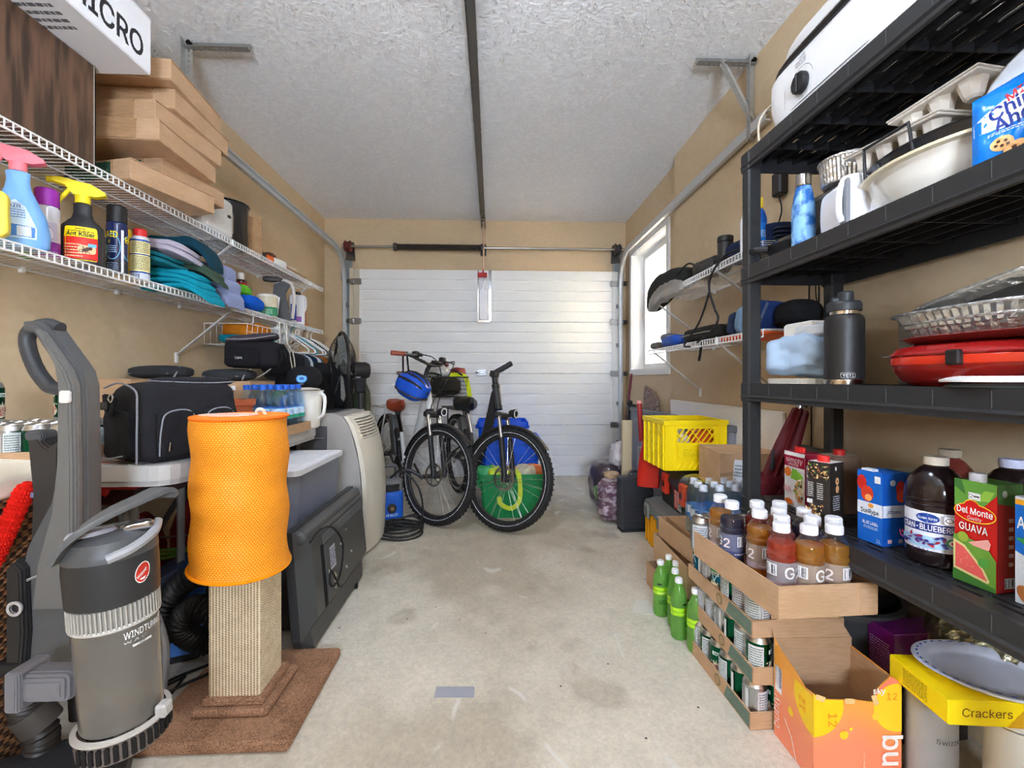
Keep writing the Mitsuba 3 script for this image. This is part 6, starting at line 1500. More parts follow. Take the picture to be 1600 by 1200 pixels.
BLUE_ = (14, 84, 214)
arrow = shapely.union_all([aff.rotate(Polygon([(-0.028, -0.010), (0.014, -0.010), (0.014, -0.022), (0.034, -0.003), (0.014, 0.016), (0.014, 0.004), (-0.028, 0.004)]).buffer(-0.001), k * 120, origin=(0, 0.028)) for k in range(3)])
ringm = ell(-0.06, 0.17, 0.05, 0.030).difference(ell(-0.06, 0.17, 0.042, 0.022))
recycle_box('blue recycling box with a white round mark on its front, nearer of the two', -0.085, 0.385, 3.62, 4.02, 0.0, 0.535, BLUE_, prints=[(ringm, (190, 206, 236)), (Polygon([(-0.085, 0.162), (-0.05, 0.185), (-0.035, 0.175), (-0.06, 0.16)]), (190, 206, 236)), (aff.translate(aff.scale(arrow, 0.7, 0.7, origin=(0, 0)), 0.08, 0.15), (150, 176, 226)), (lines(-0.11, 0.115, 0.22, 0.016, 1, 3), (150, 176, 226))])
recycle_box('blue recycling box standing farther back, against the garage door', -0.135, 0.325, 4.10, 4.55, 0.0, 0.62, BLUE_)
GB = recycle_box('green recycling bin full of colourful packets behind the spokes of the black bicycle', -0.10, 0.40, 3.30, 3.58, 0.0, 0.315, (16, 122, 66), 'green_bin')
for k, (x, y, c, lab, sx) in enumerate(((0.02, 3.40, (206, 224, 60), 'lime yellow packet in the green bin', 0.10), (0.13, 3.42, (240, 170, 40), 'orange packet in the green bin', 0.12), (0.24, 3.41, (226, 214, 190), 'cream coloured crumpled packet in the green bin', 0.13), (-0.05, 3.42, (60, 160, 100), 'green plastic jug lying in the green bin', 0.10), (0.31, 3.46, (220, 120, 70), 'rust orange packet at the right end of the green bin', 0.1))):
    solo('packet', lab, 'packet', soft(sx, 0.14, 0.16, 0.5, 9, 0.025, 18, 80 + k), 'satin', c, 40, M=at(x, y, 0.19, rz=30 * k))
solo('ratchet_strap', 'fluorescent yellow strap looped over the front of the green bin', 'strap', sweep(curve([[0.10, 3.315, 0.315], [0.14, 3.285, 0.345], [0.185, 3.28, 0.33], [0.20, 3.284, 0.22], [0.19, 3.29, 0.12], [0.13, 3.295, 0.075], [0.06, 3.298, 0.11], [0.05, 3.295, 0.16]], 40), [(-0.016, -0.0015), (0.016, -0.0015), (0.016, 0.0015), (-0.016, 0.0015)], up=[0, -1, 0]), 'fabric', (206, 226, 70))

# ---------------------------------------------------------------- pressure washer and its hose, beside the air conditioner
t = thing('pressure_washer', 'small blue and grey pressure washer standing between the air conditioner and the white bicycle', 'pressure washer', at(-0.72, 3.24, 0, rz=25) @ np.diag([0.9, 0.9, 1.0, 1.0]))
part(t, 'body', soft(0.19, 0.21, 0.22, 0.35, 12), 'satin', (26, 88, 184), 60, M=at(0, 0, 0.03))
part(t, 'grey_top', mv(soft(0.185, 0.20, 0.10, 0.45, 10), 0, 0, 0.22), 'satin', (108, 108, 110), 60)
part(t, 'foot', cbx(0.20, 0.21, 0.06, 0.012), 'satin', (62, 62, 64))
part(t, 'handle', tube(curve([[-0.07, 0, 0.30], [-0.06, 0, 0.385], [0, 0, 0.40], [0.06, 0, 0.385], [0.07, 0, 0.30]], 18), 0.014, 8), 'satin', (84, 84, 86))
dial = part(t, 'dial', mv(rot(cyl(0.034, 0.02, 0, 20, b=0.004), 'x', 90), 0.0, -0.10, 0.125), 'satin', (40, 40, 42))
part(dial, 'coupling', mv(rot(lathe([(0, 0.012), (0.012, 0.012), (0.016, 0), (0.02, 0)], 16), 'x', 90), 0.0, -0.118, 0.125), 'metal', (206, 180, 120))
part(t, 'lettering', decal([(txt('AR BLUE', 0.017, 0, 0.07, bold=True), (190, 214, 246))], base=0.1055), 'satin')
part(t, 'cord_wrap', join([tube([[0.105 * math.cos(a), 0.115 * math.sin(a), 0.245 + 0.012 * k] for a in np.arange(24) * math.pi / 12], 0.0055, 6, closed=True) for k in range(4)]), 'rubber', (28, 28, 29))
part(t, 'spray_gun', tube(curve([[0.05, 0.02, 0.33], [0.14, -0.02, 0.36], [0.21, -0.05, 0.33], [0.25, -0.06, 0.30]], 18), 0.013, 8), 'satin', (42, 42, 52))
hp_ = []
for k in range(7):
    cx_, cy_ = -0.62 + 0.012 * k, 2.99 + 0.03 * (k % 4)
    rx_, ry_ = 0.17 - 0.014 * k, 0.13 - 0.012 * (k % 5)
    hp_.append([[cx_ + rx_ * math.cos(a), cy_ + ry_ * math.sin(a), 0.012 + 0.010 * k + 0.01 * math.sin(2 * a + k)] for a in np.arange(0, 2 * math.pi, 0.22)])
for k, pts in enumerate(hp_):
    part(t, 'hose_loop', apply(tube(pts, 0.0065, 6, closed=True), np.linalg.inv(_place[t])), 'rubber', (32, 32, 33))
part(t, 'hose_loop', apply(tube(curve([[-0.68, 3.12, 0.34], [-0.58, 3.0, 0.41], [-0.47, 2.98, 0.30], [-0.45, 3.0, 0.12], [-0.52, 3.02, 0.02]], 30), 0.006, 6), np.linalg.inv(_place[t])), 'rubber', (32, 32, 33))
# ================================================================ black resin shelving unit on the right
SX0, SX1, SY0, SY1 = 0.93, 1.29, 0.60, 1.675
DECKS = (0.567, 0.983, 1.410, 1.826)
BLK = (32, 32, 34)
t = thing('shelving_unit', 'black resin shelving unit with slotted decks along the right wall', 'shelving unit')
slab = rect(SX0, SY0, SX1, SY1)
slots = [rrect(0.011, 0.058, 0.005, x, y) for i, x in enumerate(np.linspace(SX0 + 0.045, SX1 - 0.035, 13)) for y in np.arange(SY0 + 0.07 + 0.03 * (i % 2), SY1 - 0.05, 0.078)]
deck_poly = slab.difference(shapely.union_all(slots))
for z in DECKS:
    d = part(t, 'deck', prism(deck_poly, 0.006, z - 0.006), 'satin', BLK, False)
    for nm, (a, b, c_, e) in (('front_lip', (SX0 - 0.004, SX0 + 0.008, SY0, SY1)), ('rear_lip', (SX1 - 0.008, SX1, SY0, SY1))):
        prof = [(a, z + 0.001), (b, z + 0.001), (b, z - 0.062), (a, z - 0.062), (a, z - 0.052), (a - (0.006 if nm[0] == 'f' else 0), z - 0.046), (a, z - 0.040)]
        part(d, nm, sweep([[0, c_, 0], [0, e, 0]], prof, up=[0, 0, 1]), 'satin', (40, 40, 41), False)
    for y in (SY0, SY1 - 0.01):
        part(d, 'end_lip', bx(SX0, SX1, y, y + 0.01, z - 0.06, z), 'satin', BLK, False)
    part(d, 'under_ribs', join([bx(x - 0.002, x + 0.002, SY0 + 0.01, SY1 - 0.01, z - 0.03, z - 0.006) for x in np.linspace(SX0 + 0.07, SX1 - 0.06, 5)] + [bx(SX0 + 0.01, SX1 - 0.01, y - 0.002, y + 0.002, z - 0.03, z - 0.006) for y in np.linspace(SY0 + 0.15, SY1 - 0.12, 6)]), 'satin', (28, 28, 30), False, kind='stuff')
    for y in np.arange(SY0 + 0.1, SY1 - 0.05, 0.115):
        part(d, 'lip_mark', bx(SX0 - 0.0052, SX0 - 0.003, y, y + 0.0015, z - 0.038, z - 0.004), 'satin', (66, 66, 67), False)
for x in (SX0 + 0.02, SX1 - 0.03):
    for y in (SY0 + 0.025, SY1 - 0.025):
        p = part(t, 'post', bx(x - 0.024, x + 0.024, y - 0.024, y + 0.024, 0.0, 1.83, 0.006), 'satin', (38, 39, 40))
        for z in DECKS:
            part(p, 'collar', bx(x - 0.027, x + 0.027, y - 0.027, y + 0.027, z - 0.066, z + 0.004, 0.004), 'satin', (37, 37, 39))

# ---------------------------------------------------------------- top deck: roaster oven
D2, D3, D4, D5 = [z + 0.0015 for z in DECKS]
t = thing('roaster_oven', 'white electric roaster oven with a black dial on the top deck', 'roaster oven', at(1.115, 1.30, D5, rz=-90))
part(t, 'body', soft(0.60, 0.31, 0.215, 0.34, 16, fn=lambda v: v * np.column_stack([0.9 + 0.1 * np.clip(v[:, 2] / 0.1, 0, 1)] * 2 + [np.ones(len(v))])), 'gloss', (238, 238, 238), 60)
part(t, 'lower_seam', scl(tube(ring(1.0, 0, 60), 0.006, 6, closed=True), 1, 1, 1) if False else tube([[0.285 * math.copysign(abs(math.cos(a)) ** 0.5, math.cos(a)), 0.148 * math.copysign(abs(math.sin(a)) ** 0.5, math.sin(a)), 0.045] for a in np.arange(0, 6.283, 0.08)], 0.0022, 5, closed=True), 'satin', (150, 150, 152))
part(t, 'lid_rim', tube([[0.295 * math.copysign(abs(math.cos(a)) ** 0.5, math.cos(a)), 0.15 * math.copysign(abs(math.sin(a)) ** 0.5, math.sin(a)), 0.208] for a in np.arange(0, 6.283, 0.06)], 0.011, 8, closed=True), 'gloss', (28, 28, 30))
part(t, 'lid', mv(soft(0.57, 0.29, 0.09, 0.7, 12), 0, 0, 0.205), 'gloss', (232, 232, 232), 60)
k = part(t, 'dial', mv(rot(cyl(0.032, 0.022, 0, 24, b=0.004), 'x', 90), -0.09, -0.150, 0.092), 'satin', (26, 26, 28))
part(k, 'dial_mark', mv(bx(-0.004, 0.004, -0.026, -0.022, -0.03, 0.03, 0.002), -0.09, -0.150, 0.092), 'satin', (44, 44, 46))
part(t, 'dial_print', mv(decal([(lines(-0.12, 0.15, 0.05, 0.02, 3), (120, 120, 124)), (txt('WARM', 0.007, -0.09, 0.172), (90, 90, 94)), (ell(-0.09, 0.092, 0.052).difference(ell(-0.09, 0.092, 0.050)).intersection(rect(-0.2, 0.10, 0.0, 0.2)), (150, 150, 152)), (rect(-0.172, 0.05, -0.170, 0.12), (180, 180, 184))], base=0.1556), 0, 0, 0), 'satin')
part(t, 'carry_handle', tube(curve([[-0.30, -0.08, 0.16], [-0.325, -0.06, 0.19], [-0.325, 0.06, 0.19], [-0.30, 0.08, 0.16]], 14), 0.008, 8), 'gloss', (26, 26, 28))
part(t, 'power_cord', tube(curve([[-0.31, -0.08, 0.19], [-0.335, -0.14, 0.12], [-0.325, -0.15, 0.03], [-0.30, -0.14, 0.006]], 20), 0.004, 6), 'satin', (206, 190, 168))

# ---------------------------------------------------------------- fourth deck
t = thing('frying_pan', 'black frying pan lying at the far end of the fourth deck', 'frying pan', at(1.065, 1.54, D4, rz=0) @ np.diag([0.85, 0.85, 1.25, 1.0]))
part(t, 'pan', lathe([(0, 0.0), (0.10, 0.0), (0.13, 0.035), (0.135, 0.038), (0.128, 0.036), (0.098, 0.005), (0, 0.005)], 36), 'satin', (30, 30, 32), 40)
part(t, 'lid_dome', lathe([(0.128, 0.036), (0.10, 0.055), (0.05, 0.068), (0, 0.07)], 36), 'gloss', (34, 34, 36), 60)
part(t, 'handle', tube(curve([[-0.13, 0.02, 0.03], [-0.165, 0.05, 0.035], [-0.17, 0.075, 0.035]], 10), 0.009, 8), 'satin', (26, 26, 28))
t = thing('insulated_bottle', 'blue marbled slim bottle with a steel cap on the fourth deck', 'bottle', at(1.0, 1.44, D4))
scene['blue_marble'] = principled(proc(two((30, 92, 164), (128, 178, 222), lambda p, n, uv: fbm(p.x * 40, p.y * 40, p.z * 26, 4), 0.35, 0.65)), 0.3)
part(t, 'body', lathe([(0, 0), (0.03, 0), (0.034, 0.006), (0.034, 0.11), (0.033, 0.14), (0.026, 0.185), (0.0215, 0.205), (0.0, 0.205)], 32), 'blue_marble', None, 40)
part(t, 'cap', lathe([(0, 0.208), (0.0215, 0.208), (0.0225, 0.212), (0.0215, 0.242), (0.019, 0.246), (0, 0.246)], 28), 'chrome', (206, 204, 200), 30)
part(t, 'cap_seal', cyl(0.0205, 0.005, 0.204, 24), 'rubber', (26, 26, 28))
t = thing('steel_flask', 'steel flask mostly hidden between the blue bottle and the white appliance', 'flask', at(1.10, 1.425, D4))
part(t, 'body', lathe([(0, 0), (0.036, 0), (0.036, 0.18), (0.025, 0.2), (0, 0.2)], 28), 'metal', (190, 190, 192), 30)
part(t, 'cap', cyl(0.025, 0.02, 0.2, 24, b=0.004), 'chrome', (200, 200, 200))
t = thing('slicer', 'white plastic kitchen appliance with rounded lobes beside the blue bottle', 'kitchen appliance', at(1.03, 1.28, D4, rz=-12))
part(t, 'body', soft(0.12, 0.13, 0.142, 0.35, 12, fn=lambda v: v * np.column_stack([1 - 0.25 * (v[:, 2] / 0.142 - 0.5) ** 2 * 2, np.ones(len(v)), np.ones(len(v))])), 'gloss', (234, 236, 244), 60)
for k, x in enumerate((-0.022, 0.040)):
    part(t, 'lobe', mv(scl(lathe([(0.0, 0.0), (0.05, 0.004), (0.045, 0.04), (0.04, 0.08), (0.046, 0.13), (0.05, 0.155), (0.045, 0.165), (0, 0.168)], 24), 0.66, 0.6, 0.82), x, -0.055, 0.012), 'gloss', (240, 242, 250), 60)
part(t, 'grey_spine', bx(-0.056, -0.046, -0.09, -0.05, 0.01, 0.135, 0.004), 'satin', (120, 122, 128))
part(t, 'handle', tube(curve([[-0.045, -0.07, 0.14], [-0.062, -0.07, 0.115], [-0.066, -0.07, 0.05], [-0.058, -0.07, 0.02]], 14), 0.008, 8), 'gloss', (236, 238, 244))
part(t, 'base', bx(-0.06, 0.085, -0.10, 0.06, 0.0, 0.012, 0.004), 'satin', (232, 234, 240))
t = thing('charcoal_box', 'dark grey closed box behind the white appliance, carrying the round foil pan', 'box', at(1.115, 1.375, D4))
part(t, 'body', cbx(0.13, 0.20, 0.165, 0.006), 'satin', (92, 90, 86))
part(t, 'lid', cbx(0.134, 0.204, 0.02, 0.004, 0.160), 'satin', (104, 102, 98))


def pleated(prof, n, amp, sx=1.0, sy=1.0, pw=2.0):
    """A foil pan: a profile turned into a rounded-rectangle or oval, its wall pleated."""
    m = lathe(prof, n)
    v = m.vertices
    a = np.arctan2(v[:, 1], v[:, 0]); r = np.hypot(v[:, 0], v[:, 1])
    k = np.round(a / (2 * math.pi) * n).astype(int)
    zs = np.array([z for _, z in prof]); top, bot = zs.max(), zs.min()
    w = np.where((v[:, 2] > bot + 0.002) & (v[:, 2] < top - 0.004), 1.0, 0.0)
    r = r + amp * w * np.where(k % 2, 1, -1)
    rr = 1.0 / (np.abs(np.cos(a)) ** pw + np.abs(np.sin(a)) ** pw) ** (1 / pw)
    return mesh(np.column_stack([r * rr * np.cos(a) * sx, r * rr * np.sin(a) * sy, v[:, 2]]), m.faces)


def foil_pan(label, M, r, h, sx, sy, n=96, amp=0.0012, pw=2.0):
    t = thing('foil_pan', label, 'foil pan', M)
    part(t, 'wall', pleated([(r * 0.86, 0.0), (r * 0.88, 0.004), (r * 0.93, h * 0.5), (r * 0.97, h - 0.005), (r * 0.98, h)], n, amp, sx, sy, pw), 'foil', (214, 214, 212), 25)
    part(t, 'floor', pleated([(0.0, 0.001), (r * 0.86, 0.0)][::-1], n, 0, sx, sy, pw), 'foil', (206, 206, 206), False)
    part(t, 'rim', pleated([(r * 0.97, h), (r * 1.02, h + 0.001), (r * 1.035, h - 0.003), (r * 1.02, h - 0.006), (r * 0.975, h - 0.004)], n, 0, sx, sy, pw), 'foil', (224, 224, 222), 40)
    return t


foil_pan('small round pleated foil pan standing on the dark grey box', at(1.09, 1.365, D4 + 0.182), 0.078, 0.075, 1.0, 1.0, 84, 0.0012)
t = thing('serving_bowl', 'large cream oval bowl on the fourth deck under the black pot', 'bowl', at(1.125, 1.055, D4, rz=90) @ np.diag([1, 1, 0.80, 1.0]))
part(t, 'body', pleated([(0.0, 0.0), (0.6, 0.0), (0.78, 0.02), (0.9, 0.08), (0.96, 0.125), (1.0, 0.13)], 72, 0.0, 0.215, 0.165), 'gloss', (232, 228, 216), 50)
part(t, 'rim', pleated([(0.95, 0.125), (1.05, 0.128), (1.055, 0.136), (1.0, 0.14), (0.95, 0.136)], 72, 0.0, 0.215, 0.165), 'satin', (218, 206, 176), 50)
for a in (-0.13, 0.0):
    part(t, 'rib', bx(a - 0.18, a - 0.172, -0.12, -0.112, 0.05, 0.118, 0.003), 'gloss', (228, 224, 212))
t = thing('roasting_pot', 'black enamel roasting pot with wire handles nested in the cream bowl', 'pot', at(1.13, 1.07, D4 + 0.068, rz=90))
part(t, 'body', pleated([(0.0, 0.0), (0.85, 0.0), (0.95, 0.03), (1.0, 0.075), (1.04, 0.08), (1.0, 0.084), (0.94, 0.035), (0.8, 0.01), (0, 0.01)], 72, 0.0, 0.20, 0.145), 'gloss', (30, 30, 33), 50)
for s, x0 in ((-1, -0.04), (1, 0.04)):
    part(t, 'wire_handle', tube([[x0 - 0.07, -0.148, 0.04], [x0 - 0.07, -0.158, 0.06], [x0 - 0.065, -0.150, 0.145], [x0 + 0.065, -0.150, 0.15], [x0 + 0.07, -0.158, 0.06], [x0 + 0.07, -0.148, 0.04]] if s < 0 else [[x0 - 0.07, 0.142, 0.05], [x0 - 0.065, 0.15, 0.125], [x0 + 0.065, 0.15, 0.125], [x0 + 0.07, 0.142, 0.05]], 0.0042, 8), 'satin', (36, 36, 38))
for x in (-0.11, 0.03):
    part(t, 'rivet', mv(rot(cyl(0.009, 0.004, n=12), 'x', 90), x, -0.1495, 0.045), 'gloss', (34, 34, 36))


def egg_carton(label, M, kx=3, ky=4):
    t = thing('egg_carton', label, 'egg carton', M, 'grey pulp egg cartons on the roasting pot')
    p = 0.062
    part(t, 'tray', cbx(kx * p + 0.014, ky * p + 0.014, 0.006, 0.002, 0.042), 'matte', (196, 188, 176))
    cup = lathe([(0.0, 0.0), (0.013, 0.0), (0.018, 0.006), (0.025, 0.03), (0.0295, 0.046)], 8)
    for i in range(kx):
        for j in range(ky):
            part(t, 'cup', mv(rot(cup, 'z', 22.5), (i - (kx - 1) / 2) * p, (j - (ky - 1) / 2) * p, 0.0), 'matte', (204, 196, 184), 20)
    part(t, 'lid_edge', bx(-(kx * p + 0.02) / 2, (kx * p + 0.02) / 2, -(ky * p + 0.02) / 2, (ky * p + 0.02) / 2, 0.048, 0.053, 0.002), 'matte', (190, 182, 170))
    return t


egg_carton('grey pulp egg carton resting in the black pot, lower one', at(1.10, 1.14, D4 + 0.155, rz=4) @ at(rx=3), 3, 4)
egg_carton('grey pulp egg carton on top of the other carton, tilted', at(1.13, 1.055, D4 + 0.208, rz=8) @ at(rx=-5), 3, 3)

# cookie bag: a crimped pouch lying open, gold foil side to the right
def pouch(w, h, t_, seed, cr=0.004, n=24):
    xs, zs = np.meshgrid(np.linspace(-1, 1, n), np.linspace(0, 1, n), indexing='ij')
    th = t_ / 2 * np.clip((1 - np.abs(xs) ** 3.0), 0, 1) ** 0.6 * np.clip(1 - np.abs(2 * zs - 1) ** 4, 0, 1) ** 0.7 + 0.0008
    q = np.stack([xs.ravel() * 6, zs.ravel() * 7, np.zeros(xs.size)], 1)
    f = (meshkit.fbm(q + seed, 3, seed) - 0.5).reshape(xs.shape) * 2 * cr
    F = np.stack([xs * w / 2, -(th + f), zs * h], -1).reshape(-1, 3)
    B = np.stack([xs * w / 2, th + f * 0.7, zs * h], -1).reshape(-1, 3)
    i, j = np.meshgrid(np.arange(n - 1), np.arange(n - 1), indexing='ij')
    q = np.stack([i * n + j, (i + 1) * n + j, (i + 1) * n + j + 1, i * n + j + 1], -1).reshape(-1, 4)
    e = [k for k in range(n)]
    side = []
    for a, b in [(k, k + 1) for k in range(n - 1)] + [((n - 1) * n + k + 1, (n - 1) * n + k) for k in range(n - 1)] + [((k + 1) * n, k * n) for k in range(n - 1)] + [(k * n + n - 1, (k + 1) * n + n - 1) for k in range(n - 1)]:
        side.append([a, b, b + n * n, a + n * n])
    m = mesh(np.vstack([F, B]), np.vstack([q, q[:, ::-1] + n * n, np.array(side)[:, ::-1]]))
    m.front = lambda x, z: np.interp(np.abs(x), [0, w / 2], [1, 1])
    surf = (np.linspace(-w / 2, w / 2, n), np.linspace(0, h, n), -(th + f))
    return m, surf


def print_on(items, surf, o=0.0007, step=0.0003, sub=0.02):
    from scipy.interpolate import RegularGridInterpolator as RGI
    g = RGI(surf[:2], surf[2], bounds_error=False, fill_value=None)
    out = []
    for k, (s, c) in enumerate(items):
        m = s if isinstance(s, trimesh.Trimesh) else flat(s)
        if max(np.ptp(m.vertices[:, 0]), np.ptp(m.vertices[:, 1])) > sub:
            v, f = trimesh.remesh.subdivide_to_size(m.vertices, m.faces, sub, max_iter=12)
            m = mesh(v, f)
        x, z = m.vertices[:, 0], m.vertices[:, 1]
        out.append(paint(mesh(np.stack([x, g(np.stack([x, z], 1)) - o - step * k, z], 1), m.faces), c))
    return join(out)


cookie = lambda x, z, r: [(ell(x, z, r, r * 0.85), (224, 170, 110))] + [(ell(x + r * a, z + r * b, r * 0.16), (70, 36, 20)) for a, b in ((0.3, 0.2), (-0.3, 0.3), (0.0, -0.3), (-0.5, -0.15), (0.5, -0.25))]
CB = at(1.025, 0.862, D4 - 0.001, rz=-40) @ np.diag([0.74, 1, 0.92, 1.0])
t = thing('cookie_bag', 'blue cookie bag with gold foil showing, near the right edge of the fourth deck', 'bag', CB)
bag, sf = pouch(0.16, 0.235, 0.06, 3, 0.004)


def slant(m):                                            # the open bag leans: its top runs up to the right
    m.vertices[:, 2] *= 0.84 + 1.6 * m.vertices[:, 0]
    return m


part(t, 'front', slant(bag), 'gloss', (12, 124, 222), 60)
white_burst = Polygon([(-0.085, 0.118), (-0.03, 0.105), (0.03, 0.118), (0.075, 0.145), (0.078, 0.185), (0.04, 0.198), (-0.02, 0.18), (-0.06, 0.165), (-0.084, 0.15)]).intersection(rect(-0.078, 0, 0.078, 1))
part(t, 'print', slant(print_on([(white_burst, (238, 242, 250)), (txt('MINI', 0.022, 0.012, 0.176, width=0.062, bold=True, deg=14), (200, 40, 60)), (txt('Chips', 0.034, 0.0, 0.142, width=0.10, bold=True, deg=10), (16, 40, 130)), (txt('Ahoy!', 0.034, 0.008, 0.108, width=0.10, bold=True, deg=10), (16, 40, 130)), (lines(-0.055, 0.092, 0.07, 0.010, 2, 3), (230, 236, 250))] + cookie(-0.03, 0.065, 0.022) + cookie(0.03, 0.062, 0.02) + cookie(0.0, 0.038, 0.028) + [(rect(-0.078, 0.002, -0.05, 0.02), (60, 140, 230))], sf)), 'satin')
gold, _ = pouch(0.17, 0.235, 0.05, 9, 0.012)
part(t, 'foil_side', mv(rot(gold, 'z', -50), 0.125, 0.035, 0.008), 'foil', (216, 178, 96), 20, label='crumpled gold foil')
solo('plastic_dish', 'translucent white plastic dish leaning behind the cookie bag', 'dish', mv(rot(lathe([(0, 0), (0.07, 0.004), (0.10, 0.03), (0.11, 0.032), (0.10, 0.036), (0.068, 0.01), (0, 0.006)], 32), 'y', -64), 0, 0, 0.115), 'satin', (214, 220, 230), 50, M=at(1.13, 0.86, D4 + 0.085, rz=10))
solo('serving_tub', 'clear plastic tub standing behind the cookie bag', 'tub', join(loft(rrect(0.13, 0.13, 0.03), 0.0, rrect(0.15, 0.15, 0.03), 0.10), prism(rrect(0.13, 0.13, 0.03), 0.003)), 'satin', (200, 206, 214), 30, M=at(1.18, 0.875, D4))

# ---------------------------------------------------------------- third deck
t = thing('insulated_bottle', 'large matt black steel bottle with a chug cap, YETI badge near its foot', 'bottle', at(0.985, 1.25, D3, rz=-32))
part(t, 'body', lathe([(0.0, 0.0), (0.047, 0.0), (0.047, 0.010), (0.0475, 0.012), (0.0475, 0.178), (0.044, 0.19), (0.034, 0.196), (0, 0.196)], 44), 'satin', (30, 29, 29), 40)
part(t, 'steel_foot', lathe([(0.0478, 0.001), (0.0485, 0.002), (0.0485, 0.0135), (0.0478, 0.0145)], 44), 'chrome', (206, 196, 184))
part(t, 'steel_neck', cyl(0.0345, 0.012, 0.194, 36), 'chrome', (206, 200, 190))
c_ = part(t, 'cap', lathe([(0, 0.205), (0.041, 0.205), (0.042, 0.209), (0.042, 0.224), (0.038, 0.231), (0.02, 0.234), (0, 0.234)], 36), 'satin', (40, 41, 44), 30)
part(c_, 'spout', mv(lathe([(0, 0.0), (0.019, 0.0), (0.019, 0.026), (0.016, 0.03), (0, 0.03)], 24), 0.004, 0, 0.23), 'satin', (42, 43, 46), 30)
part(c_, 'carry_tab', mv(bx(-0.032, -0.008, -0.012, 0.012, 0.228, 0.246, 0.005), 0, 0, 0), 'satin', (38, 39, 42))
part(t, 'badge', decal([(rrect(0.034, 0.0135, 0.003, 0.004, 0.026).difference(rrect(0.032, 0.0118, 0.0024, 0.004, 0.026)), (190, 188, 184)), (txt('YETI', 0.0072, 0.004, 0.0224, width=0.026, bold=True), (190, 188, 184))], bend=0.0475), 'satin', label='outlined badge lettering')
solo('platter', 'white flat platter under the pale blue bag at the far end of the third deck', 'platter', prism(rrect(0.2, 0.24, 0.05), 0.018), 'gloss', (228, 222, 206), False, M=at(1.09, 1.53, D3))
solo('plastic_bag', 'pale blue plastic carrier bag tied around its contents on the third deck', 'plastic bag', soft(0.19, 0.22, 0.135, 0.45, 20, 0.022, 15, 90), 'satin', (176, 200, 226), 50, M=at(1.075, 1.53, D3 + 0.018, rz=10))
t = thing('foam_box', 'white lidded box half wrapped in clear plastic on top of the pale blue bag', 'box', at(1.08, 1.50, D3 + 0.15))
part(t, 'body', cbx(0.13, 0.14, 0.055, 0.008), 'satin', (236, 232, 222))
part(t, 'plastic_wrap', mv(soft(0.14, 0.12, 0.05, 0.6, 12, 0.012, 30, 4), 0, -0.03, -0.008), 'gloss', (214, 218, 222), 40)
t = thing('bathroom_scale', 'grey box panel with a round black disc standing behind the black bottle', 'box', at(1.23, 1.20, D3))
part(t, 'panel', bx(-0.02, 0.02, -0.15, 0.13, 0.0, 0.205, 0.006), 'satin', (132, 128, 118))
part(t, 'disc', mv(rot(cyl(0.048, 0.01, 0, 28, b=0.002), 'y', -90), -0.02, -0.01, 0.165), 'satin', (28, 28, 28))
solo('paper_sheet', 'white paper folded against the red pan', 'paper', sweep(curve([[0.0, -0.06, 0.0], [0.01, -0.02, 0.03], [0.02, 0.02, 0.07], [0.02, 0.05, 0.075]], 12), [(-0.05, -0.0006), (0.05, -0.0006), (0.05, 0.0006), (-0.05, 0.0006)], up=[0, 0, 1]), 'satin', (226, 228, 238), 40, M=at(1.09, 1.15, D3 + 0.001, rz=60))
t = thing('enamel_pan', 'red enamel lidded pan with a side handle on the third deck', 'pan', at(1.125, 0.97, D3))
part(t, 'body', pleated([(0.0, 0.0), (0.80, 0.0), (0.9, 0.012), (0.985, 0.034), (1.0, 0.05), (1.0, 0.068), (0.96, 0.068)], 96, 0, 0.155, 0.195, 2.6), 'gloss', (136, 26, 20), 50)
part(t, 'band', pleated([(1.0, 0.048), (1.012, 0.05), (1.012, 0.066), (1.0, 0.068)], 96, 0, 0.155, 0.195, 2.6), 'gloss', (206, 52, 30), 50)
part(t, 'lid', pleated([(1.03, 0.069), (1.045, 0.073), (1.02, 0.080), (1.0, 0.081), (0.97, 0.090), (0.8, 0.096), (0, 0.098)], 96, 0, 0.152, 0.192, 2.6), 'gloss', (150, 26, 26), 50)
part(t, 'handle', tube(curve([[-0.03, 0.19, 0.058], [-0.03, 0.215, 0.060], [-0.03, 0.245, 0.062]], 8), 0.009, 10), 'gloss', (212, 50, 30))
part(t, 'lid_clip', bx(-0.130, -0.118, 0.125, 0.14, 0.046, 0.078, 0.003), 'satin', (30, 26, 26))
part(t, 'lid_clip', bx(-0.165, -0.15, -0.06, -0.03, 0.046, 0.078, 0.003), 'satin', (30, 26, 26))
solo('tray', 'dark red oval tray under the foil pans', 'tray', pleated([(0.0, 0.0), (0.9, 0.0), (1.0, 0.012), (1.03, 0.013), (0.98, 0.016), (0.88, 0.005), (0, 0.005)], 72, 0, 0.15, 0.19, 2.8), 'gloss', (104, 34, 32), 50, M=at(1.13, 0.95, D3 + 0.0985))
foil_pan('rectangular foil pan on the dark red tray, lowest of the foil pans', at(1.13, 0.945, D3 + 0.103), 1.0, 0.045, 0.142, 0.185, 88, 0.016, 3.4)
foil_pan('rectangular foil pan with a finely ribbed wall, nested in the lowest foil pan', at(1.12, 0.95, D3 + 0.131), 1.0, 0.040, 0.146, 0.193, 120, 0.016, 3.4)
foil_pan('shallow foil pan on top of the others, its near end tipped up', at(1.13, 0.92, D3 + 0.182) @ at(rx=-12), 1.0, 0.022, 0.145, 0.185, 100, 0.005, 3.4)
t = thing('pot_lid', 'dark lid with a white rim lying at the right front of the third deck', 'lid', at(1.005, 0.855, D3))
part(t, 'lid', lathe([(0, 0.022), (0.06, 0.018), (0.09, 0.004), (0.095, 0.0), (0, 0.0)], 40), 'satin', (56, 58, 56), 50)
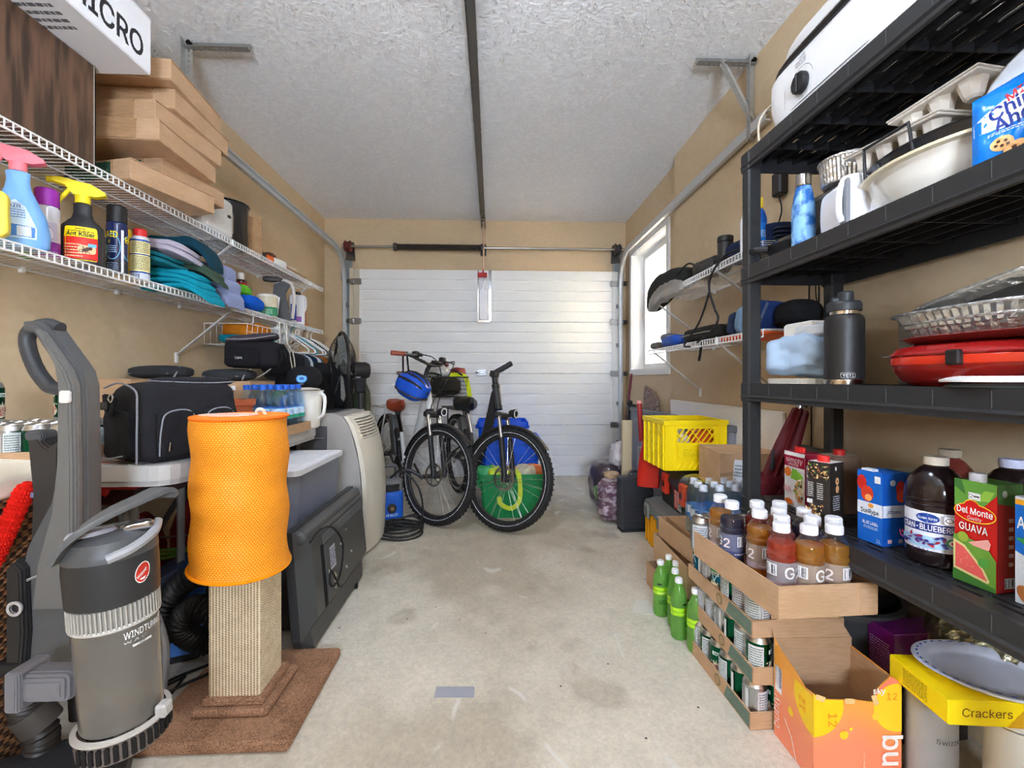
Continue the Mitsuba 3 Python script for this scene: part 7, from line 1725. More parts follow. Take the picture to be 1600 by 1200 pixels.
part(t, 'rim', lathe([(0.072, 0.018), (0.086, 0.013), (0.1, 0.010), (0.101, 0.014), (0.088, 0.019), (0.072, 0.022)], 40), 'satin', (222, 222, 220), 50)

# ---------------------------------------------------------------- second deck: cartons and juice
def drink_carton(label, w, d, h, M, side, front=(), right=(), left=(), top=(226, 224, 220), cap=(206, 44, 36), slant=0.0, name='juice_carton', cat='carton', cx_=0.0, cy_=0.0):
    """A tall drink carton: front faces local -y, right faces +x; slanted prism top with a screw cap."""
    t = thing(name, label, cat, M)
    v = np.array([[-w / 2, -d / 2, 0], [w / 2, -d / 2, 0], [w / 2, d / 2, 0], [-w / 2, d / 2, 0], [-w / 2, -d / 2, h - slant], [w / 2, -d / 2, h - slant], [w / 2, d / 2, h], [-w / 2, d / 2, h]])
    f = [[0, 3, 2, 1], [4, 5, 6, 7], [0, 1, 5, 4], [1, 2, 6, 5], [2, 3, 7, 6], [3, 0, 4, 7]]
    part(t, 'body', mesh(v, f), 'satin', side, False)
    part(t, 'top', apply(mesh(v[4:] + [0, 0, 0.0006], [[0, 1, 2, 3]]), np.eye(4)), 'satin', top, False)
    if front:
        part(t, 'front_print', decal(front, base=d / 2 + 0.0004), 'satin')
    if right:
        part(t, 'side_print', rot(decal(right, base=w / 2 + 0.0004), 'z', 90), 'satin')
    if left:
        part(t, 'side_print', rot(decal(left, base=w / 2 + 0.0004), 'z', -90), 'satin')
    if cap:
        zc = h - slant * (0.5 - cy_ / d)
        part(t, 'cap', mv(lathe([(0, 0), (0.017, 0), (0.0165, 0.003), (0.0165, 0.018), (0.015, 0.02), (0, 0.02)], 24), cx_, cy_, zc - 0.002), 'satin', cap, 30)
    return t


def dabs(x, y, w, h, n, seed, cols, r=(0.003, 0.007), clip=None):
    g = np.random.default_rng(seed); out = []
    for k in range(n):
        e = ell(x + g.uniform(0, w), y + g.uniform(0, h), g.uniform(*r), g.uniform(*r) * 0.6, g.uniform(0, 180), 3)
        if clip is not None:
            e = e.intersection(clip)
        if e.area > 1e-9:
            out.append((e, cols[int(g.integers(len(cols)))]))
    return out


VEG = [(220, 130, 50), (236, 170, 80), (120, 150, 60), (60, 70, 40), (236, 210, 150), (200, 90, 40)]
OAT = [(206, 160, 100), (236, 210, 160), (150, 100, 60), (120, 80, 50), (226, 190, 130)]
bowl = ell(0.030, 0.058, 0.030, 0.044).intersection(rect(-1, 0.0, 0.0345, 1))
drink_carton('white and dark red broth carton marked simply, next to the black carton', 0.07, 0.105, 0.185, at(1.050, 1.512, D2, rz=-88) @ np.diag([1.4, 0.62, 1, 1.0]), (236, 234, 232),
             left=(), front=[(rect(-0.035, 0.135, 0.035, 0.173), (150, 22, 50)), (rect(-0.035, 0.172, 0.035, 0.185), (240, 238, 236)), (txt('simply', 0.017, 0, 0.150, width=0.056), (236, 226, 228)), (txt('CHICKEN', 0.008, -0.004, 0.139, width=0.036, bold=True), (236, 200, 206)), (ell(-0.022, 0.115, 0.012, 0.016), (226, 120, 40)), (Polygon([(-0.012, 0.095), (0.03, 0.09), (0.03, 0.11), (0.012, 0.128), (-0.006, 0.13)]), (130, 190, 60)), (rect(0.012, 0.122, 0.035, 0.132), (236, 236, 230)), (bowl, (236, 224, 200))] + dabs(0.004, 0.026, 0.03, 0.07, 34, 3, VEG, clip=bowl.buffer(-0.003)) + [(lines(-0.031, 0.048, 0.026, 0.022, 4, 2), (226, 130, 130)), (ell(-0.012, 0.018, 0.014, 0.010), (222, 110, 40))],
             right=[(rect(-0.052, 0.0, 0.052, 0.185), (140, 22, 48)), (rect(-0.045, 0.05, 0.02, 0.15), (190, 180, 196)), (lines(-0.04, 0.055, 0.055, 0.09, 10, 6), (110, 90, 120))], top=(150, 26, 52), cap=(216, 40, 40), cy_=-0.02)
drink_carton('black oat drink carton covered with grains, in front of the dark red broth carton', 0.062, 0.09, 0.188, at(0.988, 1.325, D2, rz=-66) @ np.diag([1.0, 0.74, 1, 1.0]), (44, 38, 36),
             front=[(rect(-0.031, 0, 0.031, 0.188), (46, 40, 37))] + dabs(-0.028, 0.14, 0.056, 0.045, 46, 5, OAT + [(90, 120, 60)], (0.002, 0.005)) + [(lines(-0.026, 0.085, 0.016, 0.045, 8, 3), (200, 196, 190)), (lines(0.0, 0.08, 0.018, 0.05, 8, 8), (200, 196, 190))] + dabs(-0.028, 0.006, 0.045, 0.06, 60, 9, OAT, (0.002, 0.005)) + [(rect(-0.02, 0.07, -0.004, 0.082), (230, 228, 222))],
             right=[(rect(-0.045, 0, 0.045, 0.188), (40, 35, 33)), (ell(0.0, 0.135, 0.011), (226, 176, 130)), (ell(0.0, 0.112, 0.011), (214, 160, 110)), (ell(0.0, 0.135, 0.004), (120, 60, 40)), (lines(-0.03, 0.05, 0.045, 0.045, 7, 4), (180, 180, 184)), (rect(-0.04, 0.006, -0.022, 0.026), (220, 220, 218)), (rect(-0.016, 0.008, 0.03, 0.024), (232, 230, 226)), (bars(-0.014, 0.010, 0.036, 0.012), (30, 28, 28)), (ell(-0.015, 0.172, 0.006), (214, 212, 208))], top=(226, 222, 216), cap=(214, 44, 38), cy_=-0.015)
drink_carton('brown topped carton standing behind the black carton and the broth carton', 0.07, 0.10, 0.185, at(1.130, 1.455, D2, rz=-84), (120, 96, 80), top=(190, 176, 160), cap=(196, 40, 36))
drink_carton('blue fruit juice carton with red peaches and a white SUNRYPE band', 0.072, 0.066, 0.188, at(1.032, 1.182, D2, rz=-84), (20, 90, 180), slant=0.004,
             front=[(rect(-0.036, 0, 0.036, 0.188), (22, 96, 188)), (rect(-0.036, 0.072, 0.036, 0.105), (226, 230, 238)), (txt('SunRype', 0.012, 0.0, 0.076, width=0.052, bold=True), (30, 40, 60)), (ell(0.004, 0.098, 0.008, 0.006), (226, 150, 60)), (ell(-0.022, 0.155, 0.014, 0.02), (196, 40, 34)), (ell(-0.006, 0.128, 0.018, 0.021), (206, 60, 34)), (ell(-0.002, 0.118, 0.010, 0.009), (240, 160, 90)), (rect(0.016, 0.160, 0.033, 0.178), (226, 230, 236)), (txt('BLUE LABEL', 0.008, 0.004, 0.048, width=0.045, bold=True), (226, 236, 246)), (lines(-0.015, 0.036, 0.04, 0.008, 2), (200, 220, 240)), (txt('1L', 0.010, 0.028, 0.006), (190, 214, 240))],
             right=[(rect(-0.033, 0, 0.033, 0.188), (16, 78, 166)), (rect(-0.033, 0.074, 0.033, 0.105), (214, 218, 228)), (ell(0.02, 0.148, 0.014, 0.02).intersection(rect(-1, 0, 0.033, 1)), (190, 40, 34)), (ell(0.022, 0.128, 0.015, 0.016).intersection(rect(-1, 0, 0.033, 1)), (216, 70, 36)), (ell(-0.004, 0.163, 0.008), (210, 216, 226)), (lines(-0.02, 0.084, 0.04, 0.008, 2), (40, 60, 110)), (rect(-0.02, 0.008, -0.008, 0.018), (214, 180, 190)), (rect(0.012, 0.008, 0.024, 0.018), (220, 220, 226))], top=(30, 96, 186), cap=None)
part('juice_carton_003', 'cap', bx(-0.03, 0.0, -0.03, -0.005, 0.184, 0.192, 0.002), 'satin', (222, 226, 234))
drink_carton('second blue juice carton tucked behind the SUNRYPE one', 0.072, 0.066, 0.188, at(1.110, 1.180, D2, rz=-84), (28, 84, 164), top=(206, 196, 176), cap=None)


def jug(label, M, col, cap, sx, h=0.245, prints=(), glassy=True):
    t = thing('juice_bottle', label, 'bottle', M)
    prof = [(0, 0), (0.040, 0), (0.047, 0.006), (0.049, 0.03), (0.047, 0.036), (0.0475, 0.125), (0.05, 0.13), (0.05, 0.165), (0.042, 0.195), (0.026, 0.217), (0.019, 0.222), (0.019, 0.228), (0, 0.228)]
    part(t, 'body', scl(lathe(prof, 44), sx, 0.9 * sx, h / 0.245), 'gloss', col, 50)
    for z in (0.138, 0.150):
        part(t, 'grip_ring', scl(mv(lathe([(0.049, -0.003), (0.0515, 0.0), (0.049, 0.003)], 44), 0, 0, z), sx, 0.9 * sx, h / 0.245), 'gloss', col, 50)
    c_ = part(t, 'cap', mv(lathe([(0, 0), (0.0235, 0), (0.0235, 0.016), (0.022, 0.019), (0, 0.019)], 30), 0, 0, h * 0.228 / 0.245 - 0.002), 'satin', cap, 30)
    if prints:
        part(t, 'label', scl(wrap(prints, [(0.0476, 0.03), (0.0478, 0.13)]), sx, 0.9 * sx, h / 0.245), 'satin')
    return t


BER = [(150, 24, 50), (190, 40, 60), (50, 50, 120), (30, 40, 100), (90, 40, 110)]
jug('large dark juice bottle with a white label reading CRAN-BLUEBERRY', at(1.045, 1.042, D2, rz=-62), (26, 16, 18), (216, 208, 194), 1.18, 0.25,
    [(rect(-0.085, 0.037, 0.085, 0.124), (226, 230, 240)), (ell(0.0, 0.110, 0.018, 0.0105), (24, 60, 140)), (txt('Ocean Spray', 0.0055, 0.0, 0.107, width=0.03, bold=True), (236, 240, 246)), (rect(-0.06, 0.079, 0.062, 0.098), (24, 44, 110)), (txt('CRAN-BLUEBERRY', 0.0125, 0.0, 0.0825, width=0.095, bold=True), (240, 240, 246)), (ell(-0.008, 0.056, 0.05, 0.014), (170, 206, 236))] + dabs(-0.045, 0.05, 0.075, 0.022, 34, 12, BER, (0.003, 0.005)) + [(ell(0.034, 0.064, 0.010), (60, 120, 70)), (ell(0.034, 0.064, 0.007), (236, 236, 230)), (ell(0.034, 0.064, 0.004), (200, 50, 50)), (rect(0.022, 0.104, 0.05, 0.121), (234, 236, 240)), (ell(0.028, 0.113, 0.005).difference(ell(0.028, 0.113, 0.004)), (40, 40, 46)), (lines(0.034, 0.109, 0.014, 0.007, 1), (40, 40, 50)), (txt('1.77 L', 0.006, -0.005, 0.0385), (30, 50, 120)), (rect(0.066, 0.04, 0.083, 0.12), (196, 206, 226)), (lines(0.068, 0.06, 0.013, 0.055, 9), (70, 90, 140)), (bars(0.067, 0.041, 0.014, 0.015), (30, 40, 80))])
jug('dark bottle with a pale lilac cap behind the guava carton', at(1.185, 1.0, D2, rz=-60), (32, 22, 22), (196, 200, 226), 1.15, 0.25)
jug('reddish brown juice bottle with a beige cap behind the SUNRYPE carton and the dark bottle', at(1.185, 1.145, D2, rz=-60), (120, 54, 46), (190, 178, 158), 1.1, 0.25)
guava_cut = Polygon([(-0.0455, 0.022), (0.03, 0.012), (0.034, 0.018), (0.02, 0.04), (-0.02, 0.075), (-0.0455, 0.082)])
drink_carton('red and green guava juice carton with a white screw cap', 0.092, 0.072, 0.205, at(1.042, 0.926, D2, rz=-84) @ np.diag([0.85, 0.86, 1.06, 1.0]), (150, 26, 24), slant=0.006, top=(70, 120, 56), cap=(226, 228, 236), cx_=-0.012, cy_=-0.012,
             front=[(rect(-0.046, 0, 0.046, 0.205), (192, 32, 28)), (Polygon([(-0.046, 0.15), (-0.046, 0.205), (0.046, 0.205), (0.046, 0.185), (0.02, 0.16)]), (96, 150, 60)), (Polygon([(0.0, 0.166), (0.02, 0.190), (0.042, 0.19), (0.03, 0.17)]), (140, 186, 70)), (Polygon([(-0.046, 0.19), (-0.02, 0.175), (-0.03, 0.205), (-0.046, 0.205)]), (60, 110, 50)), (rect(-0.014, 0.168, 0.012, 0.182), (230, 230, 230)), (ell(-0.009, 0.1755, 0.0042).difference(ell(-0.009, 0.1755, 0.0032)), (40, 40, 40)), (lines(-0.002, 0.172, 0.012, 0.006, 1), (40, 40, 46)),
                    (shapely.union_all([ell(0, 0.142, 0.046, 0.019), ell(-0.006, 0.15, 0.02, 0.018)]), (238, 190, 60)), (shapely.union_all([ell(0, 0.142, 0.0435, 0.0168), ell(-0.006, 0.15, 0.018, 0.016)]), (202, 28, 26)), (txt('Del Monte', 0.0125, 0.0, 0.139, width=0.078, bold=True), (240, 238, 232)), (txt('Quality', 0.007, 0.0, 0.128, shear=0.2), (236, 226, 220)), (txt('GUAVA', 0.014, -0.002, 0.105, width=0.062, bold=True), (236, 232, 226)),
                    (Polygon([(-0.046, 0.0), (0.046, 0.0), (0.046, 0.06), (0.03, 0.078), (0.0, 0.088), (-0.03, 0.095), (-0.046, 0.09)]), (104, 150, 54)), (ell(-0.024, 0.09, 0.012, 0.010), (150, 170, 60)), (Polygon([(-0.012, 0.082), (0.03, 0.098), (0.036, 0.09), (0.032, 0.076), (0.0, 0.078)]), (240, 170, 160)), (guava_cut, (222, 206, 140)), (guava_cut.buffer(-0.005), (228, 96, 90)), (ell(0.022, 0.05, 0.013, 0.009, 20), (80, 150, 60)), (Polygon([(-0.046, 0.0), (0.046, 0.0), (0.046, 0.008), (-0.046, 0.022)]), (60, 110, 44))] + dabs(-0.035, 0.035, 0.045, 0.03, 20, 4, [(240, 160, 130)], (0.001, 0.002), guava_cut.buffer(-0.008)),
             right=[(rect(-0.036, 0, 0.036, 0.205), (128, 24, 24)), (Polygon([(-0.036, 0.17), (-0.036, 0.205), (0.036, 0.205), (0.036, 0.155), (0.0, 0.165)]), (62, 96, 50)), (ell(-0.016, 0.188, 0.007), (180, 190, 190)), (lines(-0.006, 0.045, 0.014, 0.10, 6, 5), (200, 170, 170)), (rect(-0.018, 0.008, 0.02, 0.028), (220, 220, 222)), (bars(-0.016, 0.010, 0.032, 0.016), (30, 30, 34))])
drink_carton('green topped carton behind the guava carton', 0.07, 0.08, 0.20, at(1.165, 0.86, D2, rz=-80), (104, 138, 50), top=(206, 200, 176), cap=None)
drink_carton('white and blue almond drink carton at the right edge', 0.075, 0.075, 0.205, at(1.055, 0.818, D2, rz=-84), (226, 232, 240), top=(200, 206, 214), cap=None,
             front=[(rect(-0.037, 0.19, 0.037, 0.2), (240, 170, 40)), (Polygon([(-0.037, 0.19), (0.037, 0.19), (0.037, 0.10), (0.0, 0.085), (-0.037, 0.10)]), (26, 110, 206)), (txt('Almond', 0.022, 0.0, 0.145, width=0.068, bold=True), (240, 244, 250)), (Polygon([(-0.037, 0.125), (0.0, 0.10), (0.02, 0.115), (-0.01, 0.13)]), (50, 140, 80)), (ell(-0.02, 0.02, 0.012, 0.018, 30), (176, 110, 60)), (ell(0.01, 0.05, 0.026, 0.03), (240, 240, 240))])
t = thing('woven_basket', 'beige woven basket standing against the wall behind the black carton', 'basket', at(1.215, 1.43, D2))
scene['weave'] = bumped(principled(proc(two((70, 56, 40), (176, 156, 122), lambda p, n, uv: 0.5 + 0.5 * dr.sin(p.y * 420) * dr.sin(p.z * 420), 0.3, 0.8)), 0.8), lambda p, n, uv: dr.sin(p.y * 420) * dr.sin(p.z * 420), 0.003)
part(t, 'body', loft(rrect(0.09, 0.20, 0.03), 0.0, rrect(0.10, 0.22, 0.03), 0.13), 'weave', None, 30)
part(t, 'rim', prism(rrect(0.105, 0.225, 0.03), 0.01, 0.125), 'weave', None, False)
# ================================================================ stacked trays of cans and sports drinks on the right
CT = 'in the %s can tray under the sports drinks'
XC = 0.866
can_tray(CT % 'lowest', 'lowest of the three can trays on the floor at the right', at(XC, 1.487, 0.001, rz=1), ('green', 'green', 'silver'), lambda i, j: j == 0 or i == 0, printed='left')
can_tray(CT % 'middle', 'middle can tray of the stack on the right', at(XC + 0.012, 1.477, 0.132, rz=-1), ('green', 'silver', 'green', 'silver'), lambda i, j: j == 0 or i == 0, printed='left')
can_tray(CT % 'uppermost', 'uppermost can tray, holding blue and silver cans right under the sports drinks', at(XC + 0.006, 1.487, 0.263, rz=1), ('blue', 'blue', 'silver', 'green'), lambda i, j: j == 0 or i == 0, printed='left')
# trays without a place in the first rows are filled by their own inner dividers
for k, z in enumerate((0.006, 0.137, 0.268)):
    solo('tray_insert', f'brown cardboard insert inside the {("lowest", "middle", "uppermost")[k]} can tray', 'cardboard insert', cbx(0.185, 0.32, 0.118), 'kraft_dark', smooth=False, M=at(XC + 0.04, 1.52, z))

GM = at(0.838, 1.345, 0.398, rz=3)
GT = tray_shapes(0.27, 0.43, 0.082)
copies(GT, 'drink_tray', 'brown cardboard tray of sports drink bottles on top of the can trays', 'cardboard tray', GM)
SB = [(0, 0), (0.027, 0), (0.0325, 0.006), (0.034, 0.02), (0.0325, 0.03), (0.0325, 0.113), (0.0345, 0.117), (0.035, 0.124), (0.0312, 0.129), (0.032, 0.134), (0.0335, 0.142), (0.0315, 0.156), (0.024, 0.169), (0.0165, 0.177), (0.0155, 0.186)]
SCAP = [(0, 0.206), (0.017, 0.206), (0.0195, 0.203), (0.0195, 0.183), (0.0, 0.183)]


def sports_bottle(kind, tint, lab):
    liquid = [(r * 0.965, z + 0.001) for r, z in SB[:-3]]
    fill = [(r, z) for r, z in liquid if z < 0.17]
    label = [(rect(-0.103, 0.046, 0.103, 0.112), lab), (rect(-0.103, 0.046, 0.103, 0.062), (176, 150, 150) if kind != 'dark' else (70, 74, 110))]
    for o in (-0.055, 0.055):
        label += [(txt('G', 0.028, o - 0.013, 0.073, width=0.024, bold=True), (238, 234, 232)), (txt('2', 0.026, o + 0.013, 0.072, width=0.018, bold=True), (238, 224, 222))]
    label += [(rect(-0.014, 0.076, 0.014, 0.106), (232, 232, 234)), (bars(-0.011, 0.079, 0.022, 0.024, 11), (40, 42, 60)), (lines(-0.022, 0.051, 0.044, 0.006, 1, 3), (236, 230, 228)), (rect(0.083, 0.068, 0.101, 0.106), (226, 226, 228)), (lines(0.085, 0.070, 0.015, 0.034, 8, 4), (110, 110, 118))]
    return [('shell', shape(lathe(SB, 36), 'clear', None, 40)), ('drink', shape(lathe(fill + [(0, fill[-1][1])], 36), tint, None, 40), f'{kind} drink'), ('cap', shape(lathe(SCAP, 26), 'satin', (232, 232, 236), 30)),
            ('cap_ridges', shape(join([rot(mv(bx(-0.0006, 0.0006, -0.0004, 0.0006, 0.185, 0.202), 0, -0.0195, 0), 'z', 12 * k) for k in range(30)]), 'satin', (222, 222, 228), False)), ('label', shape(decal(label, bend=0.0328), 'satin', None, 30))]


def drink(c, s=0.55):
    return {'type': 'principledthin', 'base_color': rgb(c), 'roughness': 0.12, 'spec_trans': s, 'diff_trans': 1.1, 'eta': 1.33}


SPORT = {'amber': sports_bottle('amber', drink((246, 176, 70)), (150, 132, 118)), 'red': sports_bottle('red', drink((236, 96, 64)), (140, 130, 132)),
         'dark': sports_bottle('dark', drink((84, 84, 112)), (104, 106, 130)), 'berry': sports_bottle('berry', drink((190, 74, 64)), (120, 90, 96))}
BOT = [('amber', 0, 5), ('dark', 0, 4), ('amber', 0, 3), ('red', 0, 1), ('amber', 0, 0), ('amber', 2, 0), ('berry', 1, 2), ('berry', 1, 3), ('berry', 1, 4), ('dark', 2, 2), ('dark', 2, 1), ('berry', 2, 4), ('dark', 3, 0)]
WHERE = {0: 'front left row', 1: 'second row', 2: 'third row', 3: 'right row'}
BPOS = [(0.760, 1.505), (0.757, 1.425), (0.790, 1.330), (0.776, 1.205), (0.838, 1.185), (0.907, 1.185), (0.820, 1.272), (0.858, 1.345), (0.838, 1.425), (0.902, 1.262), (0.930, 1.335), (0.905, 1.415), (0.955, 1.250)]
BLAB = ['amber sports drink at the far end of the tray', 'dark sports drink second from the far end, at the left wall of the tray', 'amber sports drink third from the far end, at the left wall of the tray', 'bright red sports drink near the front left corner of the tray', 'amber sports drink at the middle of the front of the tray', 'amber sports drink at the right of the front of the tray', 'dark red sports drink just behind the bright red one', 'dark red sports drink in the middle of the tray', 'dark red sports drink farther back in the middle of the tray', 'dark sports drink behind the front amber pair', 'dark sports drink near the shelving lip, further back', 'dark red sports drink at the back nearest the shelving post', 'dark sports drink in the front right corner of the tray']
for (kind, _, _), (x, y), lab in zip(BOT, BPOS, BLAB):
    copies(SPORT[kind], 'sports_drink', lab, 'bottle', at(x, y, 0.4035, rz=-35 + 70 * rng.uniform(-1, 1)) @ np.diag([1.06, 1.06, 1.03, 1.0]), 'sports drink bottles in the tray')
# loose cans beside the far end of the tray
for k, (x, y, kd, lab) in enumerate(((0.722, 1.565, 'silver', 'silver can showing its back at the far left corner of the drinks tray'), (0.757, 1.528 + 0.05, 'silver', 'second silver can in the far left corner of the drinks tray'), (0.90, 1.50, 'green', 'green can between the sports drinks and the shelving post'), (0.872, 1.565, 'green', 'green can behind the other one near the shelving post'))):
    copies(CANS[kd], 'drink_can', lab, 'drink can', at(x, y, 0.4035, rz=(60, 75, 20, 40)[k]))

# cardboard trays behind, carrying the pack of water
copies(tray_shapes(0.30, 0.42, 0.11), 'drink_tray', 'brown cardboard tray on the floor behind the can trays, lowest of three', 'cardboard tray', at(0.915, 2.02, 0.001, rz=3))
copies(tray_shapes(0.30, 0.42, 0.13), 'drink_tray', 'brown cardboard tray behind the can trays, second from the floor', 'cardboard tray', at(0.935, 2.015, 0.118, rz=-2))
copies(tray_shapes(0.30, 0.40, 0.09), 'drink_tray', 'pale brown cardboard tray under the pack of water bottles', 'cardboard tray', at(0.955, 1.985, 0.252, rz=2))
for k, z in enumerate((0.006, 0.123, 0.257)):
    solo('tray_insert', f'brown cardboard block filling the {("lowest", "second", "topmost")[k]} tray behind the can trays', 'cardboard insert', cbx(0.24, 0.34, (0.108, 0.126, 0.085)[k]), 'kraft_dark', smooth=False, M=at(0.925 + 0.015 * k, 2.01, z))
WPK = water_bottle((214, 222, 236), 'clear_blue', (214, 222, 238), (40, 104, 180))
for i in range(3):
    for j in range(5):
        copies(WPK, 'water_bottle', 'small water bottle in the shrink wrapped pack beside the black toolbox', 'bottle', at(0.850 + 0.067 * j + 0.01 * i, 1.82 + 0.067 * i, 0.345, rz=50 * i + 20 * j), 'water bottles in the shrink wrapped pack')
solo('shrink_wrap', 'clear crinkled film around the pack of water bottles', 'plastic film', soft(0.36, 0.215, 0.242, 0.28, 20, 0.006, 22, 95), {'type': 'thindielectric', 'int_ior': 1.25}, None, 40, M=at(0.994, 1.887, 0.343))

# lime soft drink bottles on the floor
LB = [(0, 0.004), (0.018, 0.0), (0.027, 0.003), (0.0305, 0.02), (0.0305, 0.075), (0.0285, 0.085), (0.0305, 0.095), (0.0305, 0.145), (0.026, 0.172), (0.014, 0.198), (0.0125, 0.21), (0.0125, 0.216)]
LIME = [('body', shape(lathe(LB, 30), {'type': 'principledthin', 'base_color': rgb((176, 236, 128)), 'roughness': 0.12, 'spec_trans': 0.5, 'diff_trans': 1.1, 'eta': 1.4}, None, 40)), ('cap', shape(lathe([(0, 0.23), (0.013, 0.23), (0.0145, 0.227), (0.0145, 0.212), (0, 0.212)], 20), 'satin', (236, 236, 238), 30)),
        ('label', shape(decal([(rect(-0.096, 0.095, 0.096, 0.125), (176, 226, 40)), (rect(-0.096, 0.108, 0.096, 0.112), (120, 190, 30)), (lines(-0.02, 0.098, 0.04, 0.008, 1), (230, 246, 180)), (rect(-0.024, 0.136, -0.006, 0.142), (30, 50, 30)), (lines(-0.018, 0.055, 0.03, 0.02, 3, 7), (30, 90, 30)), (ell(0.022, 0.04, 0.005).difference(ell(0.022, 0.04, 0.003)), (170, 220, 120))], bend=0.0307), 'satin', None, 30))]
for k, (x, y, lab) in enumerate(((0.715, 1.93, 'lime green bottle at the far left of the group'), (0.722, 1.755, 'lime green bottle nearest the middle of the group, in front'), (0.748, 1.665, 'lime green bottle nearest the camera, beside the lowest can tray'), (0.772, 1.985, 'lime green bottle at the back, farthest right'), (0.742, 1.84, 'lime green bottle in the centre behind the front one'), (0.775, 1.915, 'lime green bottle half hidden against the cardboard tray'))):
    copies(LIME, 'soda_bottle', lab, 'bottle', at(x, y, 0.001, rz=50 * k) @ np.diag([1.0, 1.0, 1.0, 1.0]), 'lime green soda bottles on the floor')
solo('paper_scrap', 'white paper scrap on the floor behind the lime green bottles', 'paper', prism(Polygon([(0.60, 1.95), (0.69, 1.93), (0.70, 2.05), (0.65, 2.06)]), 0.0015), 'satin', (214, 210, 202), False)

# ---------------------------------------------------------------- sparkling water carton, torn open
BW, BD, BH = 0.222, 0.165, 0.268
BM2 = at(0.905, 1.185, 0.001, rz=-1)
t = thing('sparkling_water_box', 'orange and yellow drinks carton torn open at the top, number 12 on its front', 'box', BM2)


def fade(p, n, uv):
    return mix([float(x) for x in lin((240, 164, 62))], [float(x) for x in lin((238, 138, 100))], smoothstep(0.24, 0.10, p.z + 0.06 * noise(p.x * 9, p.y * 9)))


scene['orange_print'] = principled(proc(fade), 0.42)
tear_f = Polygon([(-BW / 2, 0), (BW / 2, 0), (BW / 2, 0.245), (0.085, 0.262), (0.06, 0.240), (0.045, 0.218), (0.042, 0.198), (0.0, 0.204), (-0.05, 0.206), (-0.085, 0.208), (-0.10, 0.214), (-BW / 2, 0.222)])
part(t, 'front_panel', plate(tear_f, 0.003, 'xz', -BD / 2), 'orange_print', None, False)
tear_l = Polygon([(-BD / 2, 0), (BD / 2, 0), (BD / 2, 0.268), (0.05, 0.25), (0.0, 0.236), (-0.05, 0.216), (-BD / 2, 0.222)])
part(t, 'left_panel', plate(tear_l, 0.003, 'yz', -BW / 2), 'orange_print', None, False)
part(t, 'right_panel', plate(rect(-BD / 2, 0, BD / 2, 0.245), 0.003, 'yz', BW / 2 - 0.003), 'orange_print', None, False)
part(t, 'back_panel', plate(rect(-BW / 2, 0, BW / 2, BH), 0.003, 'xz', BD / 2 - 0.003), 'kraft', None, False)
part(t, 'lining', join(plate(rect(-BD / 2 + 0.003, 0, BD / 2 - 0.003, 0.20), 0.001, 'yz', -BW / 2 + 0.0035), plate(rect(-BD / 2 + 0.003, 0, BD / 2 - 0.003, 0.243), 0.001, 'yz', BW / 2 - 0.0045), plate(rect(-BW / 2 + 0.003, 0, BW / 2 - 0.003, 0.195), 0.001, 'xz', -BD / 2 + 0.0035)), 'kraft', None, False)
part(t, 'floor', cbx(BW - 0.006, BD - 0.006, 0.003), 'kraft', None, False)
part(t, 'top_flap', mv(rot(plate(Polygon([(-BW / 2, 0), (BW / 2, 0), (BW / 2 - 0.02, 0.05), (BW / 2 - 0.035, 0.09), (BW / 2 - 0.05, 0.1), (-BW / 2 + 0.03, 0.1), (-BW / 2 + 0.008, 0.085)]), 0.003, 'xz', 0), 'x', -24), 0, BD / 2, BH), 'kraft', None, False)
part(t, 'torn_edge', join([mv(rot(bx(-0.012, 0.012, -0.001, 0.001, -0.006, 0.006), 'y', a), x, y, z) for x, y, z, a in ((0.043, -BD / 2 - 0.001, 0.205, 70), (-0.095, -BD / 2 - 0.001, 0.212, 20), (-0.02, -BD / 2 - 0.001, 0.203, 4))]), 'matte', (226, 190, 130), False, kind='stuff')
ORG = (232, 150, 30)
fr = [(ell(-BW / 2, 0.19, 0.075).intersection(tear_f), (250, 206, 20)), (ell(0.10, 0.185, 0.06).intersection(tear_f), (250, 206, 40)), (rect(0.04, 0.198, BW / 2, 0.262).intersection(tear_f).difference(ell(0.10, 0.185, 0.06)), (246, 128, 100)), (ell(-0.035, 0.12, 0.011), (250, 206, 40)), (ell(0.045, 0.165, 0.0095), (250, 206, 60)), (ell(-0.018, 0.135, 0.004), (250, 206, 40)),
      (txt('12', 0.022, -0.075, 0.158, deg=-90), ORG), (txt('12', 0.017, 0.085, 0.205), ORG), (txt('bubly', 0.05, 0.062, 0.03, deg=-90, bold=True), (240, 232, 226)), (lines(0.012, 0.03, 0.004, 0.045, 7, 2), (244, 214, 190)), (txt('sky', 0.014, 0.052, 0.222, bold=True), (244, 240, 236))]
part(t, 'print', decal(fr, base=BD / 2 + 0.0004), 'satin')
part(t, 'side_print', rot(decal([(ell(BD / 2, 0.19, 0.075).intersection(rect(-BD / 2, 0, BD / 2, 0.214)), (250, 206, 20)), (rect(-BD / 2, 0.13, BD / 2, 0.2).intersection(rect(-0.075, 0.13, -0.045, 0.205)), (236, 236, 240)), (bars(-0.073, 0.145, 0.026, 0.055, 14), (60, 70, 110)), (ell(-0.005, 0.115, 0.011), (250, 206, 40)), (txt('12', 0.022, 0.052, 0.17, deg=90), ORG), (txt('bubly', 0.026, -0.055, 0.075, deg=90), (244, 226, 214)), (LineString([(-0.03, 0.08), (0.0, 0.05), (0.02, 0.0)]).buffer(0.002), (244, 226, 214))], base=BW / 2 + 0.0004), 'z', -90), 'satin')

